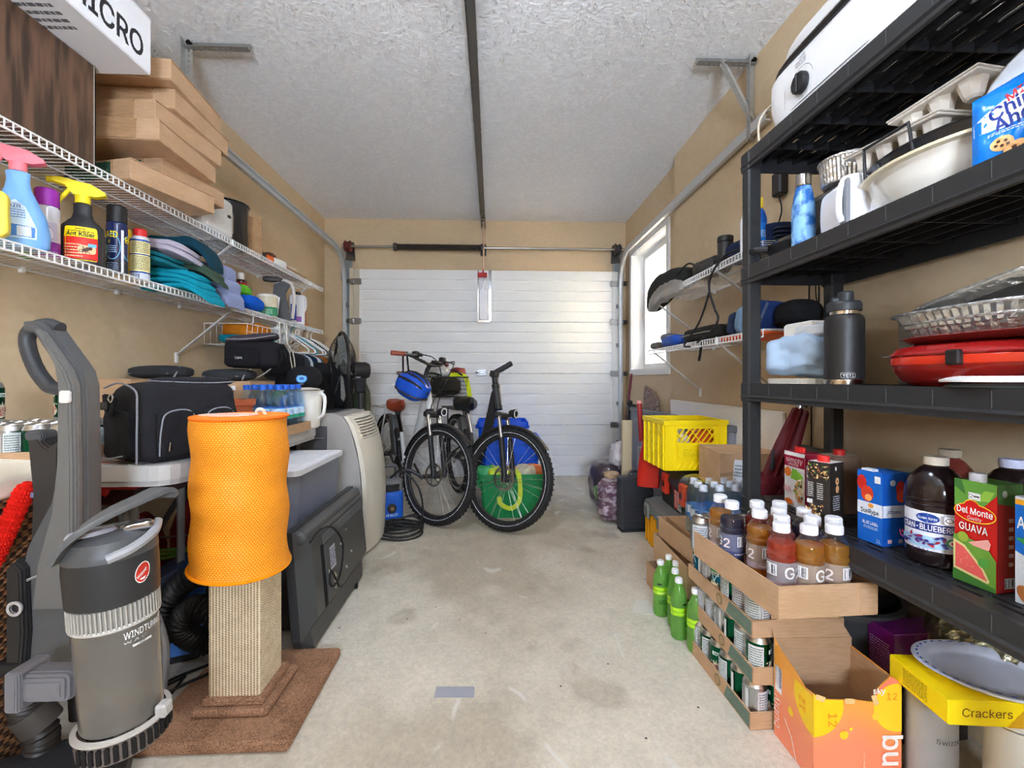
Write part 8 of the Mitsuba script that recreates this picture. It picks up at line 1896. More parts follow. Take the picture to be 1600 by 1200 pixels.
# ---------------------------------------------------------------- under the shelving unit
t = thing('storage_tub', 'large dark grey plastic tub on the floor under the shelving unit', 'tub', at(1.13, 1.46, 0))
part(t, 'body', lathe([(0, 0), (0.13, 0), (0.165, 0.30), (0.158, 0.30), (0.125, 0.01), (0, 0.01)], 44), 'satin', (54, 55, 56), 40)
part(t, 'rim', lathe([(0.158, 0.29), (0.174, 0.292), (0.176, 0.31), (0.160, 0.312)], 44), 'satin', (64, 65, 66), 40)
solo('bin_liner', 'crumpled black plastic bag stuffed in the dark grey tub', 'plastic bag', soft(0.24, 0.24, 0.12, 0.6, 16, 0.03, 16, 97), 'gloss', (26, 26, 27), 30, M=at(1.13, 1.46, 0.26))
t = thing('purple_box', 'glossy purple printed box tilted under the shelving unit', 'box', at(1.205, 1.262, 0.150, rz=2))
part(t, 'body', cbx(0.215, 0.085, 0.15, 0.002), 'gloss', (104, 26, 104), False)
part(t, 'print', rot(decal([(lines(-0.035, 0.03, 0.065, 0.085, 12, 5), (190, 150, 196))], base=0.1080), 'z', -90), 'satin')
part(t, 'crease', bx(-0.1075, 0.1075, -0.0435, -0.0425, 0.148, 0.1508), 'gloss', (150, 70, 150), False)
solo('storage_box', 'dark box on the floor carrying the purple box', 'box', cbx(0.22, 0.10, 0.148, 0.006), 'satin', (50, 48, 50), M=at(1.205, 1.262, 0.001, rz=2))
t = thing('cracker_box', 'flat yellow cardboard box under the oval paper plate', 'box', at(1.10, 1.035, 0.247, rz=-6))
part(t, 'body', cbx(0.20, 0.17, 0.055, 0.002), 'satin', (246, 216, 8), False)
part(t, 'print', rot(decal([(lines(-0.04, 0.008, 0.07, 0.04, 8, 3), (150, 130, 20))], base=0.1005), 'z', -90), 'satin')
part(t, 'front_print', decal([(txt('Crackers', 0.018, -0.02, 0.02), (110, 60, 20)), (Polygon([(0.02, 0.0), (0.10, 0.0), (0.10, 0.05), (0.06, 0.045)]), (200, 150, 20))], base=0.0855), 'satin')
t = thing('paper_plate', 'oval white paper plate with small blue marks on its rim, lying on the yellow box', 'plate', at(1.165, 1.02, 0.3035, rz=-14) @ at(ry=1.5, rx=-1.0))
part(t, 'plate', pleated([(0, 0.004), (0.70, 0.004), (0.78, 0.010), (0.86, 0.020), (0.98, 0.024), (1.0, 0.022), (0.86, 0.017), (0.77, 0.006), (0.70, 0.0), (0, 0.0)], 80, 0, 0.155, 0.125), 'satin', (222, 226, 240), 50)
part(t, 'rim_print', join([paint(mv(rot(mv(flat(rect(-0.0045, -0.002, 0.0045, 0.002)), 0, 0, 0), 'z', math.degrees(math.atan2(0.125 * math.cos(a), -0.155 * math.sin(a)))), 0.143 * math.cos(a), 0.115 * math.sin(a), 0.0245), (70, 96, 170)) for a in np.arange(0, 6.283, 0.17)]), 'satin', kind='stuff')
for k, (x, y, r, h, c, lab) in enumerate(((1.075, 1.085, 0.05, 0.245, (150, 148, 146), 'light grey tin under the yellow box'), (1.17, 0.985, 0.05, 0.245, (196, 190, 176), 'beige tin under the yellow box, further right'))):
    t = thing('tin', lab, 'tin', at(x, y, 0.0))
    part(t, 'body', lathe([(0, 0), (r, 0), (r, h - 0.004), (r - 0.003, h), (0, h)], 32), 'satin', c, 30)
    part(t, 'bead', join(*[mv(lathe([(r, -0.002), (r + 0.002, 0), (r, 0.002)], 32), 0, 0, z) for z in (0.01, h - 0.012)]), 'metal', (180, 180, 178))
    part(t, 'lettering', decal([(txt('Swizzle', 0.012, 0.0, 0.14), (70, 70, 72))], bend=r), 'satin')
solo('glass_dish', 'clear glass dish at the floor between the orange carton and the yellow box', 'dish', lathe([(0.0, 0.0), (0.04, 0.0), (0.06, 0.03), (0.066, 0.05), (0.062, 0.05), (0.055, 0.03), (0.036, 0.006), (0, 0.006)], 32), 'gloss', (200, 204, 200), 40, M=at(1.085, 0.985 - 0.03, 0.0))
foilb, _ = pouch(0.24, 0.20, 0.10, 21, 0.016)
solo('snack_bag', 'silver and olive foil snack bag lying behind the oval paper plate', 'bag', foilb, 'foil', (176, 172, 140), 20, M=at(1.235, 1.12, 0.20, rz=-60) @ at(rx=-25))

# ================================================================ farther along the right wall
t = thing('toolbox', 'yellow toolbox with a grey lid on the floor beside the black case', 'toolbox', at(1.075, 2.62, 0, rz=-4))
part(t, 'body', bx(-0.13, 0.13, -0.26, 0.22, 0.0, 0.205, 0.012), 'satin', (242, 176, 18))
for y in np.linspace(-0.24, 0.2, 8):
    part(t, 'body_rib', bx(-0.137, -0.128, y - 0.008, y + 0.008, 0.005, 0.185, 0.003), 'satin', (240, 172, 14))
part(t, 'lid', sweep([[0, -0.265, 0.205], [0, 0.225, 0.205]], [(-0.145, 0), (0.145, 0), (0.13, 0.05), (0.06, 0.062), (-0.06, 0.062), (-0.13, 0.045)], up=[0, 0, 1]), 'satin', (112, 116, 114), 25)
for y in (-0.15, 0.12):
    l = part(t, 'latch', bx(-0.156, -0.138, y - 0.045, y + 0.045, 0.165, 0.245, 0.006), 'satin', (132, 136, 134))
    for k in range(4):
        part(l, 'latch_rib', bx(-0.159, -0.155, y - 0.03 + 0.018 * k, y - 0.022 + 0.018 * k, 0.175, 0.235, 0.001), 'satin', (104, 108, 106))
t = thing('toolbox', 'large black toolbox with two bright orange latches under the yellow milk crate', 'toolbox', at(1.145, 2.48, 0.268, rz=-3))
part(t, 'body', sweep([[0, -0.29, 0], [0, 0.27, 0]], [(-0.125, 0), (0.12, 0), (0.135, 0.15), (-0.14, 0.15)], up=[0, 0, 1]), 'satin', (36, 37, 38), 25)
part(t, 'lid', sweep([[0, -0.295, 0.15], [0, 0.275, 0.15]], [(-0.15, 0), (0.145, 0), (0.14, 0.03), (0.10, 0.068), (0.06, 0.075), (-0.06, 0.075), (-0.10, 0.068), (-0.146, 0.03)], up=[0, 0, 1]), 'satin', (44, 45, 46), 25)
part(t, 'end_bump', bx(-0.09, 0.09, -0.315, -0.285, 0.02, 0.21, 0.012), 'satin', (40, 41, 42))
for y in (-0.15, 0.13):
    l = part(t, 'latch', bx(-0.166, -0.138, y - 0.035, y + 0.035, 0.075, 0.19, 0.006), 'satin', (226, 62, 34), label='orange latch')
    part(l, 'slot_shade', bx(-0.168, -0.165, y - 0.016, y + 0.016, 0.115, 0.145), 'matte', (60, 20, 14), False)  # dark patch that paints the shade of a slot on the latch
part(t, 'sticker', mv(rot(decal([(rect(-0.055, 0, 0.055, 0.10), (214, 214, 214)), (rect(-0.055, 0, 0.0, 0.10), (206, 66, 46)), (lines(-0.05, 0.01, 0.044, 0.08, 6, 3), (240, 220, 210)), (lines(0.006, 0.01, 0.044, 0.03, 4, 4), (60, 60, 60)), (txt('TOOL', 0.014, -0.028, 0.082, width=0.045, bold=True), (240, 236, 230))], base=0.0), 'z', -90), -0.1385, -0.03, 0.022), 'satin')
# yellow milk crate
CM_ = at(1.085, 2.58, 0.513, rz=0)
t = thing('milk_crate', 'yellow plastic milk crate standing on the black toolbox', 'crate', CM_)
YL = (250, 222, 8)
cw, cd, ch = 0.335, 0.335, 0.262
win_ = rrect(0.20, 0.075, 0.01, 0.0, 0.185)
fw = rect(-cw / 2, 0, cw / 2, ch).difference(win_)
part(t, 'front_wall', plate(fw, 0.006, 'xz', -cd / 2), 'satin', YL, False)
part(t, 'back_wall', plate(fw, 0.006, 'xz', cd / 2 - 0.006), 'satin', YL, False)
lw = rect(-cd / 2, 0, cd / 2, ch)
holes_l = [aff.rotate(rrect(0.012, 0.04, 0.004, y, z), 12) for y in np.linspace(-0.11, 0.11, 7) for z in (0.05, 0.11, 0.17)]
part(t, 'side_wall', plate(lw.difference(shapely.union_all(holes_l)), 0.006, 'yz', -cw / 2), 'satin', YL, False)
part(t, 'side_wall', plate(lw.difference(shapely.union_all(holes_l)), 0.006, 'yz', cw / 2 - 0.006), 'satin', YL, False)
part(t, 'floor', cbx(cw, cd, 0.008), 'satin', YL, False)
part(t, 'rim', prism(rect(-cw / 2 - 0.008, -cd / 2 - 0.008, cw / 2 + 0.008, cd / 2 + 0.008).difference(rect(-cw / 2 + 0.012, -cd / 2 + 0.012, cw / 2 - 0.012, cd / 2 - 0.012)), 0.024, ch - 0.018), 'satin', YL, False)
for x in (-cw / 2, -0.115, 0.115, cw / 2 - 0.012):
    part(t, 'upright_rib', bx(x, x + 0.012, -cd / 2 - 0.007, -cd / 2 + 0.001, 0.0, ch - 0.02, 0.002), 'satin', YL)
for y in np.linspace(-cd / 2 + 0.01, cd / 2 - 0.02, 5):
    part(t, 'side_rib', bx(-cw / 2 - 0.007, -cw / 2 + 0.001, y, y + 0.010, 0.0, ch - 0.02, 0.002), 'satin', YL)
for k in range(9):
    x = -0.12 + 0.03 * k
    g = LineString([(x, 0.145), (x + 0.06, 0.225)]).buffer(0.0032).intersection(win_.buffer(0.002))
    g2 = LineString([(x + 0.06, 0.145), (x, 0.225)]).buffer(0.0026).intersection(win_.buffer(0.002))
    for q in (g, g2) if k % 3 == 0 else (g,):
        if q.area > 1e-6:
            part(t, 'lattice_bar', plate(q, 0.005, 'xz', -cd / 2 + 0.0005), 'satin', YL, False)
for k in range(7):
    part(t, 'lower_rib', plate(LineString([(-0.10 + 0.032 * k, 0.006), (-0.075 + 0.032 * k, 0.045)]).buffer(0.003), 0.006, 'xz', -cd / 2 - 0.006), 'satin', YL, False)
part(t, 'name_plate', plate(Polygon([(-0.10, 0.135), (0.10, 0.135), (0.10, 0.075), (0.075, 0.052), (-0.075, 0.052), (-0.10, 0.075)]), 0.006, 'xz', -cd / 2 - 0.006), 'satin', YL, False)
part(t, 'text_shade', decal([(lines(-0.07, 0.075, 0.14, 0.04, 4, 6), (206, 180, 10))], base=cd / 2 + 0.0065), 'satin')  # relief lettering drawn flat, its shade painted as darker yellow dashes
part(t, 'handle_loop', tube(curve([[-cw / 2 - 0.004, -0.10, 0.20], [-cw / 2 - 0.02, -0.12, 0.235], [-cw / 2 - 0.02, -0.14, 0.21], [-cw / 2 - 0.012, -0.12, 0.19]], 16, True), 0.004, 6, closed=True), 'satin', (220, 200, 60))
for k, (x, y, c, lab) in enumerate(((-0.08, -0.09, (206, 196, 170), 'cream crumpled packet inside the milk crate'), (0.05, -0.09, (214, 90, 40), 'orange red packet inside the milk crate'), (-0.02, 0.06, (90, 60, 50), 'brown packet at the back of the milk crate'), (0.11, 0.05, (70, 74, 80), 'dark grey packet at the right inside the milk crate'))):
    solo('packet', lab, 'packet', soft(0.13, 0.12, 0.19, 0.5, 10, 0.025, 18, 110 + k), 'satin', c, 40, M=CM_ @ at(x, y, 0.009, rz=20 * k))

# big carton behind the post
t = carton('carton', 'brown cardboard box with a white label and red tape, behind the shelving post', 0.29, 0.30, 0.47, at(1.19, 2.17, 0.195, rz=-8), 'kraft', tape=False)
part(t, 'white_label', decal([(aff.rotate(rect(-0.085, 0.31, -0.015, 0.44), -6), (232, 234, 236)), (aff.rotate(lines(-0.08, 0.33, 0.06, 0.09, 6, 3), -6), (120, 130, 140)), (txt('FRAGILE', 0.014, -0.10, 0.37, deg=10), (90, 60, 40))], base=0.1505), 'satin')
part(t, 'red_tape', decal([(Polygon([(-0.10, 0.24), (0.03, 0.20), (0.03, 0.165), (-0.10, 0.205)]), (176, 40, 34)), (rect(-0.005, 0.2, 0.03, 0.28), (206, 66, 40)), (rect(-0.115, 0.09, 0.02, 0.20), (206, 188, 168)), (rect(0.0, 0.0, 0.02, 0.15), (196, 66, 44))], base=0.1512), 'satin')
solo('storage_box', 'plain box hidden under the brown cardboard box with red tape', 'box', cbx(0.27, 0.28, 0.193, 0.004), 'kraft_dark', smooth=False, M=at(1.19, 2.17, 0.001, rz=-8))

# burgundy umbrella leaning behind the far post
UA, UB = np.array([1.295, 1.88, 0.87]), np.array([1.12, 1.84, 0.50])
t = thing('umbrella', 'closed burgundy umbrella leaning behind the shelving unit', 'umbrella')
Ls = np.linspace(0, 1, 26)
part(t, 'canopy', sweep(UA + (UB - UA) * Ls[:, None], np.array([[(1 + 0.22 * math.cos(8 * q)) * math.cos(q), (1 + 0.22 * math.cos(8 * q)) * math.sin(q)] for q in np.linspace(0, 2 * math.pi, 48, endpoint=False)]), None, scale=0.026 + 0.014 * np.sin(Ls * 2.4)), 'satin', (98, 24, 32), 40)
part(t, 'handle', rod(UA, UA + (UA - UB) * 0.20, 0.019, 14), 'satin', (30, 28, 28))
part(t, 'ferrule', mv(rod(UA + (UA - UB) * -0.01, UA + (UA - UB) * 0.03, 0.023, 14), 0, 0, 0), 'chrome', (180, 176, 170))
part(t, 'strap', tube(curve([UA + (UB - UA) * 0.45 + [-0.05, 0, 0], UA + (UB - UA) * 0.5 + [-0.06, -0.02, -0.03], UA + (UB - UA) * 0.6 + [-0.05, -0.02, -0.02]], 10), 0.008, 6), 'fabric', (60, 62, 70))
solo('folded_jacket', 'burgundy cloth heaped below the closed umbrella', 'cloth', soft(0.18, 0.12, 0.20, 0.6, 14, 0.03, 12, 120), 'fabric', (92, 26, 34), 60, M=at(1.165, 1.86, 0.41))
solo('storage_box', 'dark box on the floor under the burgundy cloth', 'box', cbx(0.26, 0.12, 0.405, 0.006), 'satin', (44, 44, 46), M=at(1.13, 1.83, 0.001))
solo('handbag', 'grey green bag hanging low on the wall behind the second deck', 'bag', soft(0.07, 0.34, 0.10, 0.6, 12, 0.012, 12, 121), 'fabric', (84, 84, 78), 60, M=at(1.295, 1.80, 0.62))

# folded table and boards leaning on the right wall
t = thing('folded_table', 'dark grey folded table standing on edge along the right wall', 'folded table')
part(t, 'top_panel', apply(bx(-0.022, 0.022, -0.90, 0.90, 0.0, 0.72, 0.008), at(1.262, 3.32, 0.0, rz=0) @ at(ry=2)), 'satin', (120, 124, 134))
part(t, 'edge_frame', apply(join(bx(-0.032, 0.03, -0.905, 0.905, 0.712, 0.75, 0.006), bx(-0.034, -0.028, -0.905, 0.905, 0.715, 0.722)), at(1.262, 3.32, 0.0, rz=0) @ at(ry=2)), 'satin', (96, 99, 104), False)
part(t, 'corner_bracket', apply(bx(-0.04, 0.035, 0.84, 0.91, 0.62, 0.77, 0.01), at(1.262, 3.32, 0.0, rz=0) @ at(ry=2)), 'satin', (30, 30, 31))
part(t, 'knob', apply(mv(soft(0.05, 0.05, 0.04, 0.7, 6), 0.0, 0.87, 0.765), at(1.262, 3.32, 0.0, rz=0)), 'satin', (32, 32, 33), 60)
t = thing('white_board', 'long white shelf board leaning on the right wall above the folded table', 'board')
part(t, 'board', apply(bx(-0.009, 0.009, -0.64, 0.64, 0.0, 0.85, 0.003), at(1.322, 2.68, 0.001, rz=0.6) @ at(ry=-0.3)), 'satin', (232, 228, 222))
solo('carpet_offcut', 'fluffy mauve grey carpet piece leaning against the wall under the window', 'carpet piece', apply(prism(Polygon([(-0.16, 0), (0.14, 0), (0.16, 0.86), (0.12, 0.94), (-0.08, 0.88), (-0.17, 0.80)]), 0.02), at(1.36, 3.93, 0.0) @ np.array([[0, 0, 1.0, 0], [1.0, 0, 0, 0], [0, 1.0, 0, 0], [0, 0, 0, 1.0]])), bumped(principled(proc(two((104, 84, 78), (186, 166, 158), lambda p, n, uv: noise(p.x * 110, p.y * 110, p.z * 110), 0.25, 0.8)), 0.95), carpet, 0.01), None, False)
t = thing('plank', 'pale timber plank standing upright beside the folded table', 'plank', at(0.975, 3.32, 0) @ at(ry=0.6))
part(t, 'board', bx(-0.035, 0.035, -0.018, 0.018, 0.0, 0.70, 0.003), 'satin', (206, 190, 156))
solo('board', 'grey white panel standing between the plank and the red scoop', 'board', apply(bx(-0.06, 0.06, -0.012, 0.012, 0.0, 0.52, 0.003), at(1.085, 3.22, 0.0, rz=12)), 'satin', (170, 168, 174))
t = thing('snow_shovel', 'red plastic snow shovel standing on its blade with its handle up', 'shovel')
part(t, 'handle', rod([0.965, 2.94, 0.6], [0.955, 2.955, 0.845], 0.0165, 14), 'satin', (150, 44, 44))
part(t, 'handle_end', rod([0.955, 2.955, 0.842], [0.9545, 2.956, 0.862], 0.0175, 14), 'satin', (222, 160, 150))
bl = []
nu, nv = 14, 20
V = []
for i in range(nu + 1):
    for j in range(nv + 1):
        a, b = i / nu, j / nv
        z = 0.325 + 0.43 * b
        wv = 0.16 * min(1.0, 1.35 - 0.75 * b ** 2.2) * (0.72 + 0.28 * min(1, b * 4))
        x = 0.945 + 0.10 * (a) + 0.045 * math.sin(math.pi * a) * -1 + 0.05 * b * b
        V.append([x - 0.02 + 0.045 * b * (1 - a), 2.86 + (a - 0.5) * -2 * wv * 0.45 + 0.02 * b, z])
V = np.array(V)
q = [[i * (nv + 1) + j, (i + 1) * (nv + 1) + j, (i + 1) * (nv + 1) + j + 1, i * (nv + 1) + j + 1] for i in range(nu) for j in range(nv)]
off = V + np.array([0.012, 0.006, 0.0])
N_ = len(V)
edge = [k for k in range(nv + 1)] + [i * (nv + 1) + nv for i in range(1, nu + 1)] + [nu * (nv + 1) + j for j in range(nv - 1, -1, -1)] + [i * (nv + 1) for i in range(nu - 1, 0, -1)]
sd = [[edge[k], edge[(k + 1) % len(edge)], edge[(k + 1) % len(edge)] + N_, edge[k] + N_] for k in range(len(edge))]
part(t, 'blade', mesh(np.vstack([V, off]), q + [[a + N_, d + N_, c + N_, b + N_] for a, b, c, d in q] + sd), 'satin', (198, 40, 28), 50)
t = thing('tool_case', 'black plastic tool case standing upright on the floor beside the yellow toolbox', 'tool case', at(0.935, 3.02, 0.0, rz=4))
part(t, 'shell', bx(-0.10, 0.12, -0.05, 0.05, 0.012, 0.36, 0.014), 'satin', (50, 53, 60))
part(t, 'front_panel', bx(-0.085, 0.105, -0.056, -0.048, 0.03, 0.345, 0.006), 'satin', (46, 49, 55))
for k in range(7):
    part(t, 'moulded_rib', bx(-0.07, 0.09, -0.060, -0.055, 0.062 + 0.016 * k, 0.068 + 0.016 * k, 0.001), 'satin', (58, 61, 67))
part(t, 'handle', tube(curve([[-0.03, 0, 0.35], [-0.02, 0, 0.385], [0.05, 0, 0.385], [0.06, 0, 0.35]], 14), 0.009, 8), 'satin', (44, 46, 50))
part(t, 'foot', bx(-0.095, 0.115, -0.045, 0.045, 0.0, 0.014, 0.003), 'satin', (36, 38, 42))
solo('potting_bag', 'black and mauve plastic sack with a green patch, slumped by the door track', 'sack', join(paint(soft(0.22, 0.28, 0.34, 0.55, 18, 0.035, 8, 130), (66, 56, 66)), paint(mv(soft(0.06, 0.10, 0.10, 0.5, 8, 0.01, 14, 131), -0.085, -0.115, 0.09), (110, 160, 88)), paint(mv(soft(0.05, 0.14, 0.22, 0.6, 10, 0.02, 14, 132), 0.06, -0.05, 0.26), (206, 204, 208))), 'gloss', None, 35, M=at(0.90, 3.62, 0.0))
solo('plastic_bag', 'mauve and white crinkled plastic bag on the floor in front of the sack', 'plastic bag', soft(0.20, 0.18, 0.27, 0.6, 20, 0.03, 16, 133), bumped(principled(proc(two((98, 70, 84), (170, 152, 164), lambda p, n, uv: fbm(p.x * 26, p.y * 26, p.z * 34, 4), 0.42, 0.66)), 0.25), lambda p, n, uv: fbm(p.x * 40, p.y * 40, p.z * 40, 3), 0.01), None, 50, M=at(0.845, 3.20, 0.0))
solo('plastic_bag', 'white carrier bag hanging open above the mauve plastic bag', 'plastic bag', soft(0.15, 0.14, 0.16, 0.6, 16, 0.035, 14, 134), 'satin', (206, 200, 204), 30, M=at(0.985, 3.50, 0.34))
solo('plant_pot_tray', 'stack of brown plastic plant trays between the mauve bag and the black case', 'plant tray', join(*[mv(cbx(0.11, 0.1, 0.012, 0.004), 0, 0, 0.02 * k) for k in range(3)], mv(soft(0.1, 0.09, 0.05, 0.6, 8, 0.012, 30, 3), 0, 0, 0.05)), 'matte', (190, 160, 130), 30, M=at(0.875, 3.34, 0.22))
solo('storage_box', 'small box under the brown plant trays, behind the mauve bag', 'box', cbx(0.14, 0.12, 0.218, 0.004), 'kraft_dark', smooth=False, M=at(0.905, 3.36, 0.001))
solo('broom', 'dark burgundy broom stick leaning in the corner by the door track', 'broom', join(rod([1.12, 4.05, 0.02], [1.33, 4.35, 1.05], 0.012, 8), rod([1.12, 4.05, 0.0], [1.16, 4.1, 0.25], 0.03, 8)), 'satin', (96, 34, 52))
# ================================================================ wire shelves on the right wall
RU, RL = 1.530, 1.192
wire_shelf('upper white wire shelf on the right wall, beyond the black shelving unit', XRN, 1.035, 1.72, 3.02, RU, (2.10, 2.93), drop=0.24)
wire_shelf('lower white wire shelf on the right wall, loaded with bags', XRN, 1.035, 1.72, 3.02, RL, (2.08, 2.90), drop=0.26)
UR, LR = RU + 0.002, RL + 0.002
def sag(v):
    w = v.copy(); w[:, 2] -= 0.16 * np.clip((w[:, 1] - 0.02) / 0.3, 0, 1) ** 1.5
    return w
solo('padded_bag', 'black padded bag drooping over the far end of the upper right wire shelf', 'bag', soft(0.17, 0.52, 0.12, 0.7, 16, 0.012, 9, 140, sag), 'fabric', (38, 40, 38), 60, M=at(1.10, 2.80, UR - 0.0, rz=4))
solo('bubble_mailer', 'clear crinkled plastic bag hanging over the edge of the upper right wire shelf', 'plastic bag', soft(0.05, 0.36, 0.09, 0.6, 20, 0.03, 14, 141, sag), {'type': 'principledthin', 'base_color': rgb((236, 232, 226)), 'roughness': 0.1, 'spec_trans': 0.75, 'diff_trans': 0.6, 'eta': 1.5}, None, 30, M=at(0.985, 2.58, UR - 0.09, rz=6))
t = thing('camcorder', 'black camera like device on the upper right wire shelf', 'device', at(1.13, 2.33, UR, rz=10))
part(t, 'body', cbx(0.11, 0.20, 0.085, 0.02), 'satin', (34, 34, 34))
part(t, 'grip', mv(soft(0.06, 0.12, 0.05, 0.6, 8), -0.06, -0.02, 0.0), 'satin', (28, 28, 28), 60)
part(t, 'cord', tube(curve([[-0.02, 0.09, 0.07], [-0.03, 0.16, 0.10], [-0.04, 0.25, 0.06]], 14), 0.005, 6), 'rubber', (24, 24, 24))
t = thing('lens_case', 'black cylinder standing between the camera like device and the white spray', 'case', at(1.11, 2.15, UR))
part(t, 'body', cyl(0.035, 0.12, 0, 24, b=0.004), 'satin', (44, 44, 43))
part(t, 'cap', cyl(0.036, 0.03, 0.118, 24, b=0.004), 'satin', (36, 36, 36))
solo('charger', 'black charger block with a cable at the front edge of the upper right wire shelf', 'charger', join(cbx(0.05, 0.14, 0.045, 0.01), mv(cbx(0.03, 0.05, 0.03, 0.008), 0.0, 0.1, 0.0)), 'satin', (38, 38, 38), M=at(1.065, 2.22, UR))
t = thing('spray_can', 'white slim spray can on the upper right wire shelf', 'spray can', at(1.075, 1.90, UR))
part(t, 'body', lathe([(0, 0), (0.026, 0), (0.027, 0.005), (0.027, 0.135), (0.02, 0.155), (0, 0.155)], 24), 'gloss', (232, 230, 236), 30)
part(t, 'cap', cyl(0.018, 0.035, 0.153, 18, b=0.005), 'satin', (236, 234, 236))
t = thing('sunscreen_bottle', 'blue bottle with a yellow cap beside the white slim spray can', 'bottle', at(1.085, 1.835, UR))
part(t, 'body', scl(lathe([(0, 0), (0.03, 0), (0.033, 0.006), (0.033, 0.12), (0.025, 0.15), (0.018, 0.16), (0, 0.16)], 24), 1, 0.8, 1), 'satin', (26, 96, 190), 30)
part(t, 'cap', cyl(0.018, 0.05, 0.158, 18, b=0.005), 'satin', (244, 206, 60))
part(t, 'label', scl(decal([(rect(-0.03, 0.03, 0.03, 0.10), (40, 130, 220)), (lines(-0.02, 0.04, 0.04, 0.03, 4), (220, 230, 240))], bend=0.0332), 1, 0.8, 1), 'satin')
solo('folded_chair_bag', 'dark blue folded fabric lying on the upper right wire shelf beside the post', 'fabric', soft(0.22, 0.42, 0.10, 0.5, 14, 0.01, 14, 142), 'fabric', (30, 40, 70), 60, M=at(1.20, 1.98, UR))
t = thing('ridged_mat', 'dark blue ridged roll seen beside the shelving post on the upper right wire shelf', 'roll', at(1.18, 1.755, UR))
for k in range(4):
    part(t, 'ridge', mv(soft(0.16, 0.05, 0.018, 0.6, 6), 0, 0, 0.016 * k), 'satin', (26, 32, 54), 60)
t = thing('wall_adapter', 'black plug adapter on the wall behind the fourth deck', 'adapter', at(1.315, 2.06, 1.84))
part(t, 'body', bx(-0.02, 0.024, -0.035, 0.03, 0.0, 0.11, 0.008), 'satin', (30, 30, 32))
part(t, 'cord', tube(curve([[0.0, 0.0, 0.0], [0.0, -0.02, -0.07], [0.005, 0.01, -0.12]], 14), 0.003, 6), 'rubber', (24, 24, 24))
for k, pts in enumerate(([[1.08, 1.93, UR + 0.03], [1.04, 2.02, UR + 0.02], [1.01, 2.10, RU - 0.06], [1.015, 2.12, 1.40], [1.01, 2.22, 1.27], [1.00, 2.36, 1.18], [1.005, 2.30, 1.165]], [[1.10, 1.95, UR + 0.02], [1.03, 2.05, UR + 0.0], [1.012, 2.11, 1.44], [1.01, 2.06, 1.33], [1.01, 2.02, 1.27], [1.005, 2.08, 1.22], [1.005, 2.22, 1.18]])):
    solo('cable', ('black cable hanging in a long loop in front of the right wire shelves, left strand', 'black cable hanging in front of the right wire shelves, right strand')[k], 'cable', tube(curve(pts, 40), 0.0048, 6), 'rubber', (28, 26, 28))
for k, pts in enumerate(([[1.31, 1.80, 1.46], [1.30, 1.78, 1.34], [1.31, 1.80, 1.30], [1.315, 1.82, 1.36], [1.31, 1.81, 1.46]], [[1.32, 1.86, 1.60], [1.322, 1.87, 1.20], [1.318, 1.85, 0.95], [1.325, 1.86, 0.72]])):
    solo('cord', ('black cord loop hanging on the wall behind the third deck', 'thin dark cord running down the wall behind the far post')[k], 'cord', tube(curve(pts, 30), 0.003, 6), 'rubber', (30, 27, 26))
# on the lower shelf
solo('grey_roll', 'small grey roll at the far tip of the lower right wire shelf', 'roll', soft(0.10, 0.12, 0.045, 0.8, 10, 0.003, 12, 143), 'fabric', (96, 94, 88), 60, M=at(1.09, 2.97, LR))
solo('blue_pouch', 'blue pouch with a grey end on the lower right wire shelf', 'pouch', join(paint(soft(0.14, 0.26, 0.065, 0.7, 14, 0.01, 14, 144), (28, 72, 160)), paint(mv(soft(0.10, 0.12, 0.05, 0.7, 10, 0.004, 14, 145), -0.01, 0.08, 0.035), (90, 92, 104))), 'satin', None, 50, M=at(1.10, 2.70, LR))
solo('white_wrap', 'scrap of white wrapping between the blue pouch and the black case', 'wrapping', soft(0.08, 0.10, 0.07, 0.6, 12, 0.02, 24, 146), 'satin', (226, 226, 226), 30, M=at(1.17, 2.55, LR))
t = thing('instrument_case', 'flat black zip case lying on the lower right wire shelf', 'case', at(1.12, 2.30, LR))
part(t, 'body', soft(0.18, 0.38, 0.07, 0.5, 14, 0.004, 10, 147), 'fabric', (36, 36, 34), 60)
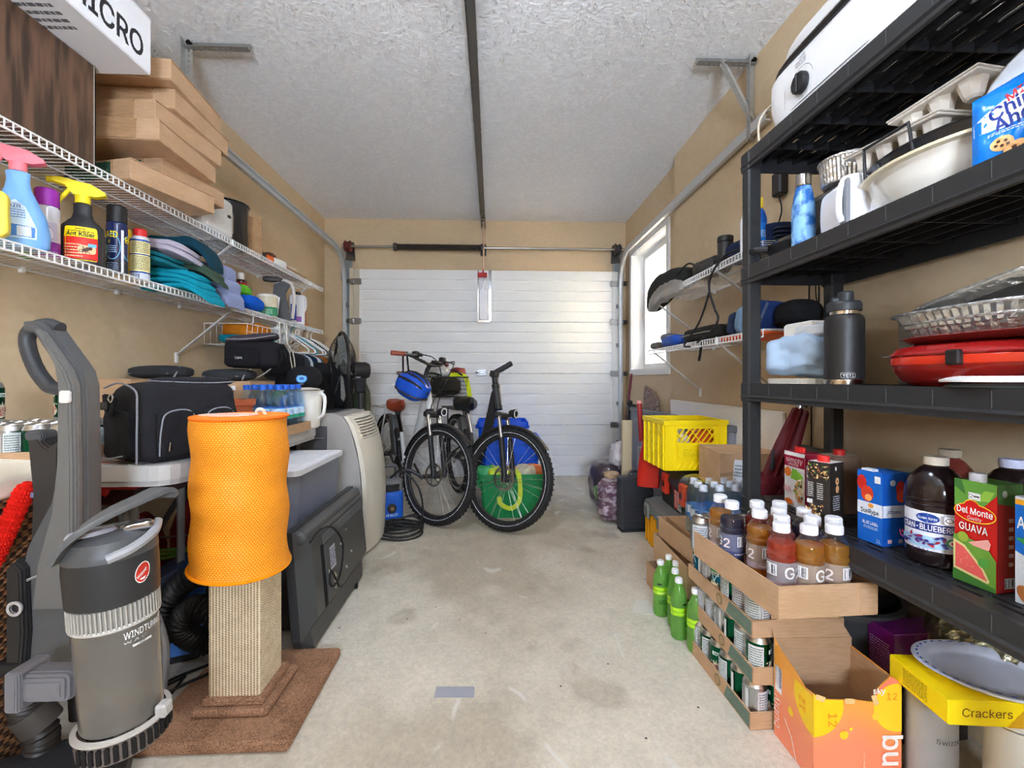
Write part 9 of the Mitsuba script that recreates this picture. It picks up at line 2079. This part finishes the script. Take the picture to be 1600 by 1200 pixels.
part(t, 'zip', tube(curve([[-0.088, -0.17, 0.035], [-0.094, 0, 0.036], [-0.088, 0.17, 0.035]], 14), 0.0035, 6), 'satin', (120, 116, 104))
part(t, 'strap', tube(curve([[-0.06, 0.0, -0.004], [-0.07, -0.02, -0.05], [-0.07, 0.0, -0.10]], 10), 0.006, 6), 'fabric', (26, 26, 26))
solo('cardboard_sheet', 'piece of pale cardboard standing behind the flat black case', 'cardboard', apply(prism(Polygon([(-0.16, 0), (0.2, 0), (0.2, 0.02), (-0.16, 0.17)]), 0.006), at(1.28, 2.30, LR) @ np.array([[0, 0, 1.0, 0], [1.0, 0, 0, 0], [0, 1.0, 0, 0], [0, 0, 0, 1.0]])), 'satin', (222, 208, 184), False)
for k, (y, c, lab) in enumerate(((2.02, (40, 52, 78), 'dark navy pouch standing on the lower right wire shelf'), (1.95, (104, 128, 150), 'grey blue sports shoe bag with stripes standing on the lower right wire shelf'), (1.87, (30, 48, 92), 'blue bag next to the shelving post on the lower right wire shelf'))):
    t = thing('upright_bag', lab, 'bag', at(1.13, y, LR, rz=8) @ at(rx=14))
    part(t, 'body', soft(0.17, 0.05, 0.105 + 0.012 * k, 0.5, 12, 0.006, 14, 150 + k), 'fabric', c, 60)
    for q in range(3 if k == 1 else 1):
        part(t, 'stripe', mv(rot(cbx(0.012, 0.004, 0.12, 0.001), 'y', 14), -0.06 + 0.03 * q, -0.029, 0.01), 'satin', (206, 204, 196) if k == 1 else (70, 80, 100))
solo('orange_file', 'flat orange folder lying on the lower right wire shelf', 'folder', cbx(0.24, 0.34, 0.012, 0.003), 'satin', (226, 92, 40), M=at(1.17, 1.92, LR - 0.018))
t = thing('ball_cap', 'black round cap on the lower right wire shelf behind the shelving post', 'cap', at(1.21, 1.77, LR))
part(t, 'crown', soft(0.16, 0.15, 0.12, 0.85, 12, 0.003, 12, 160), 'fabric', (28, 28, 30), 60)
part(t, 'band', tube([[0.082 * math.cos(a), 0.078 * math.sin(a), 0.03] for a in np.arange(0, 6.28, 0.3)], 0.006, 6, closed=True), 'fabric', (22, 22, 24))
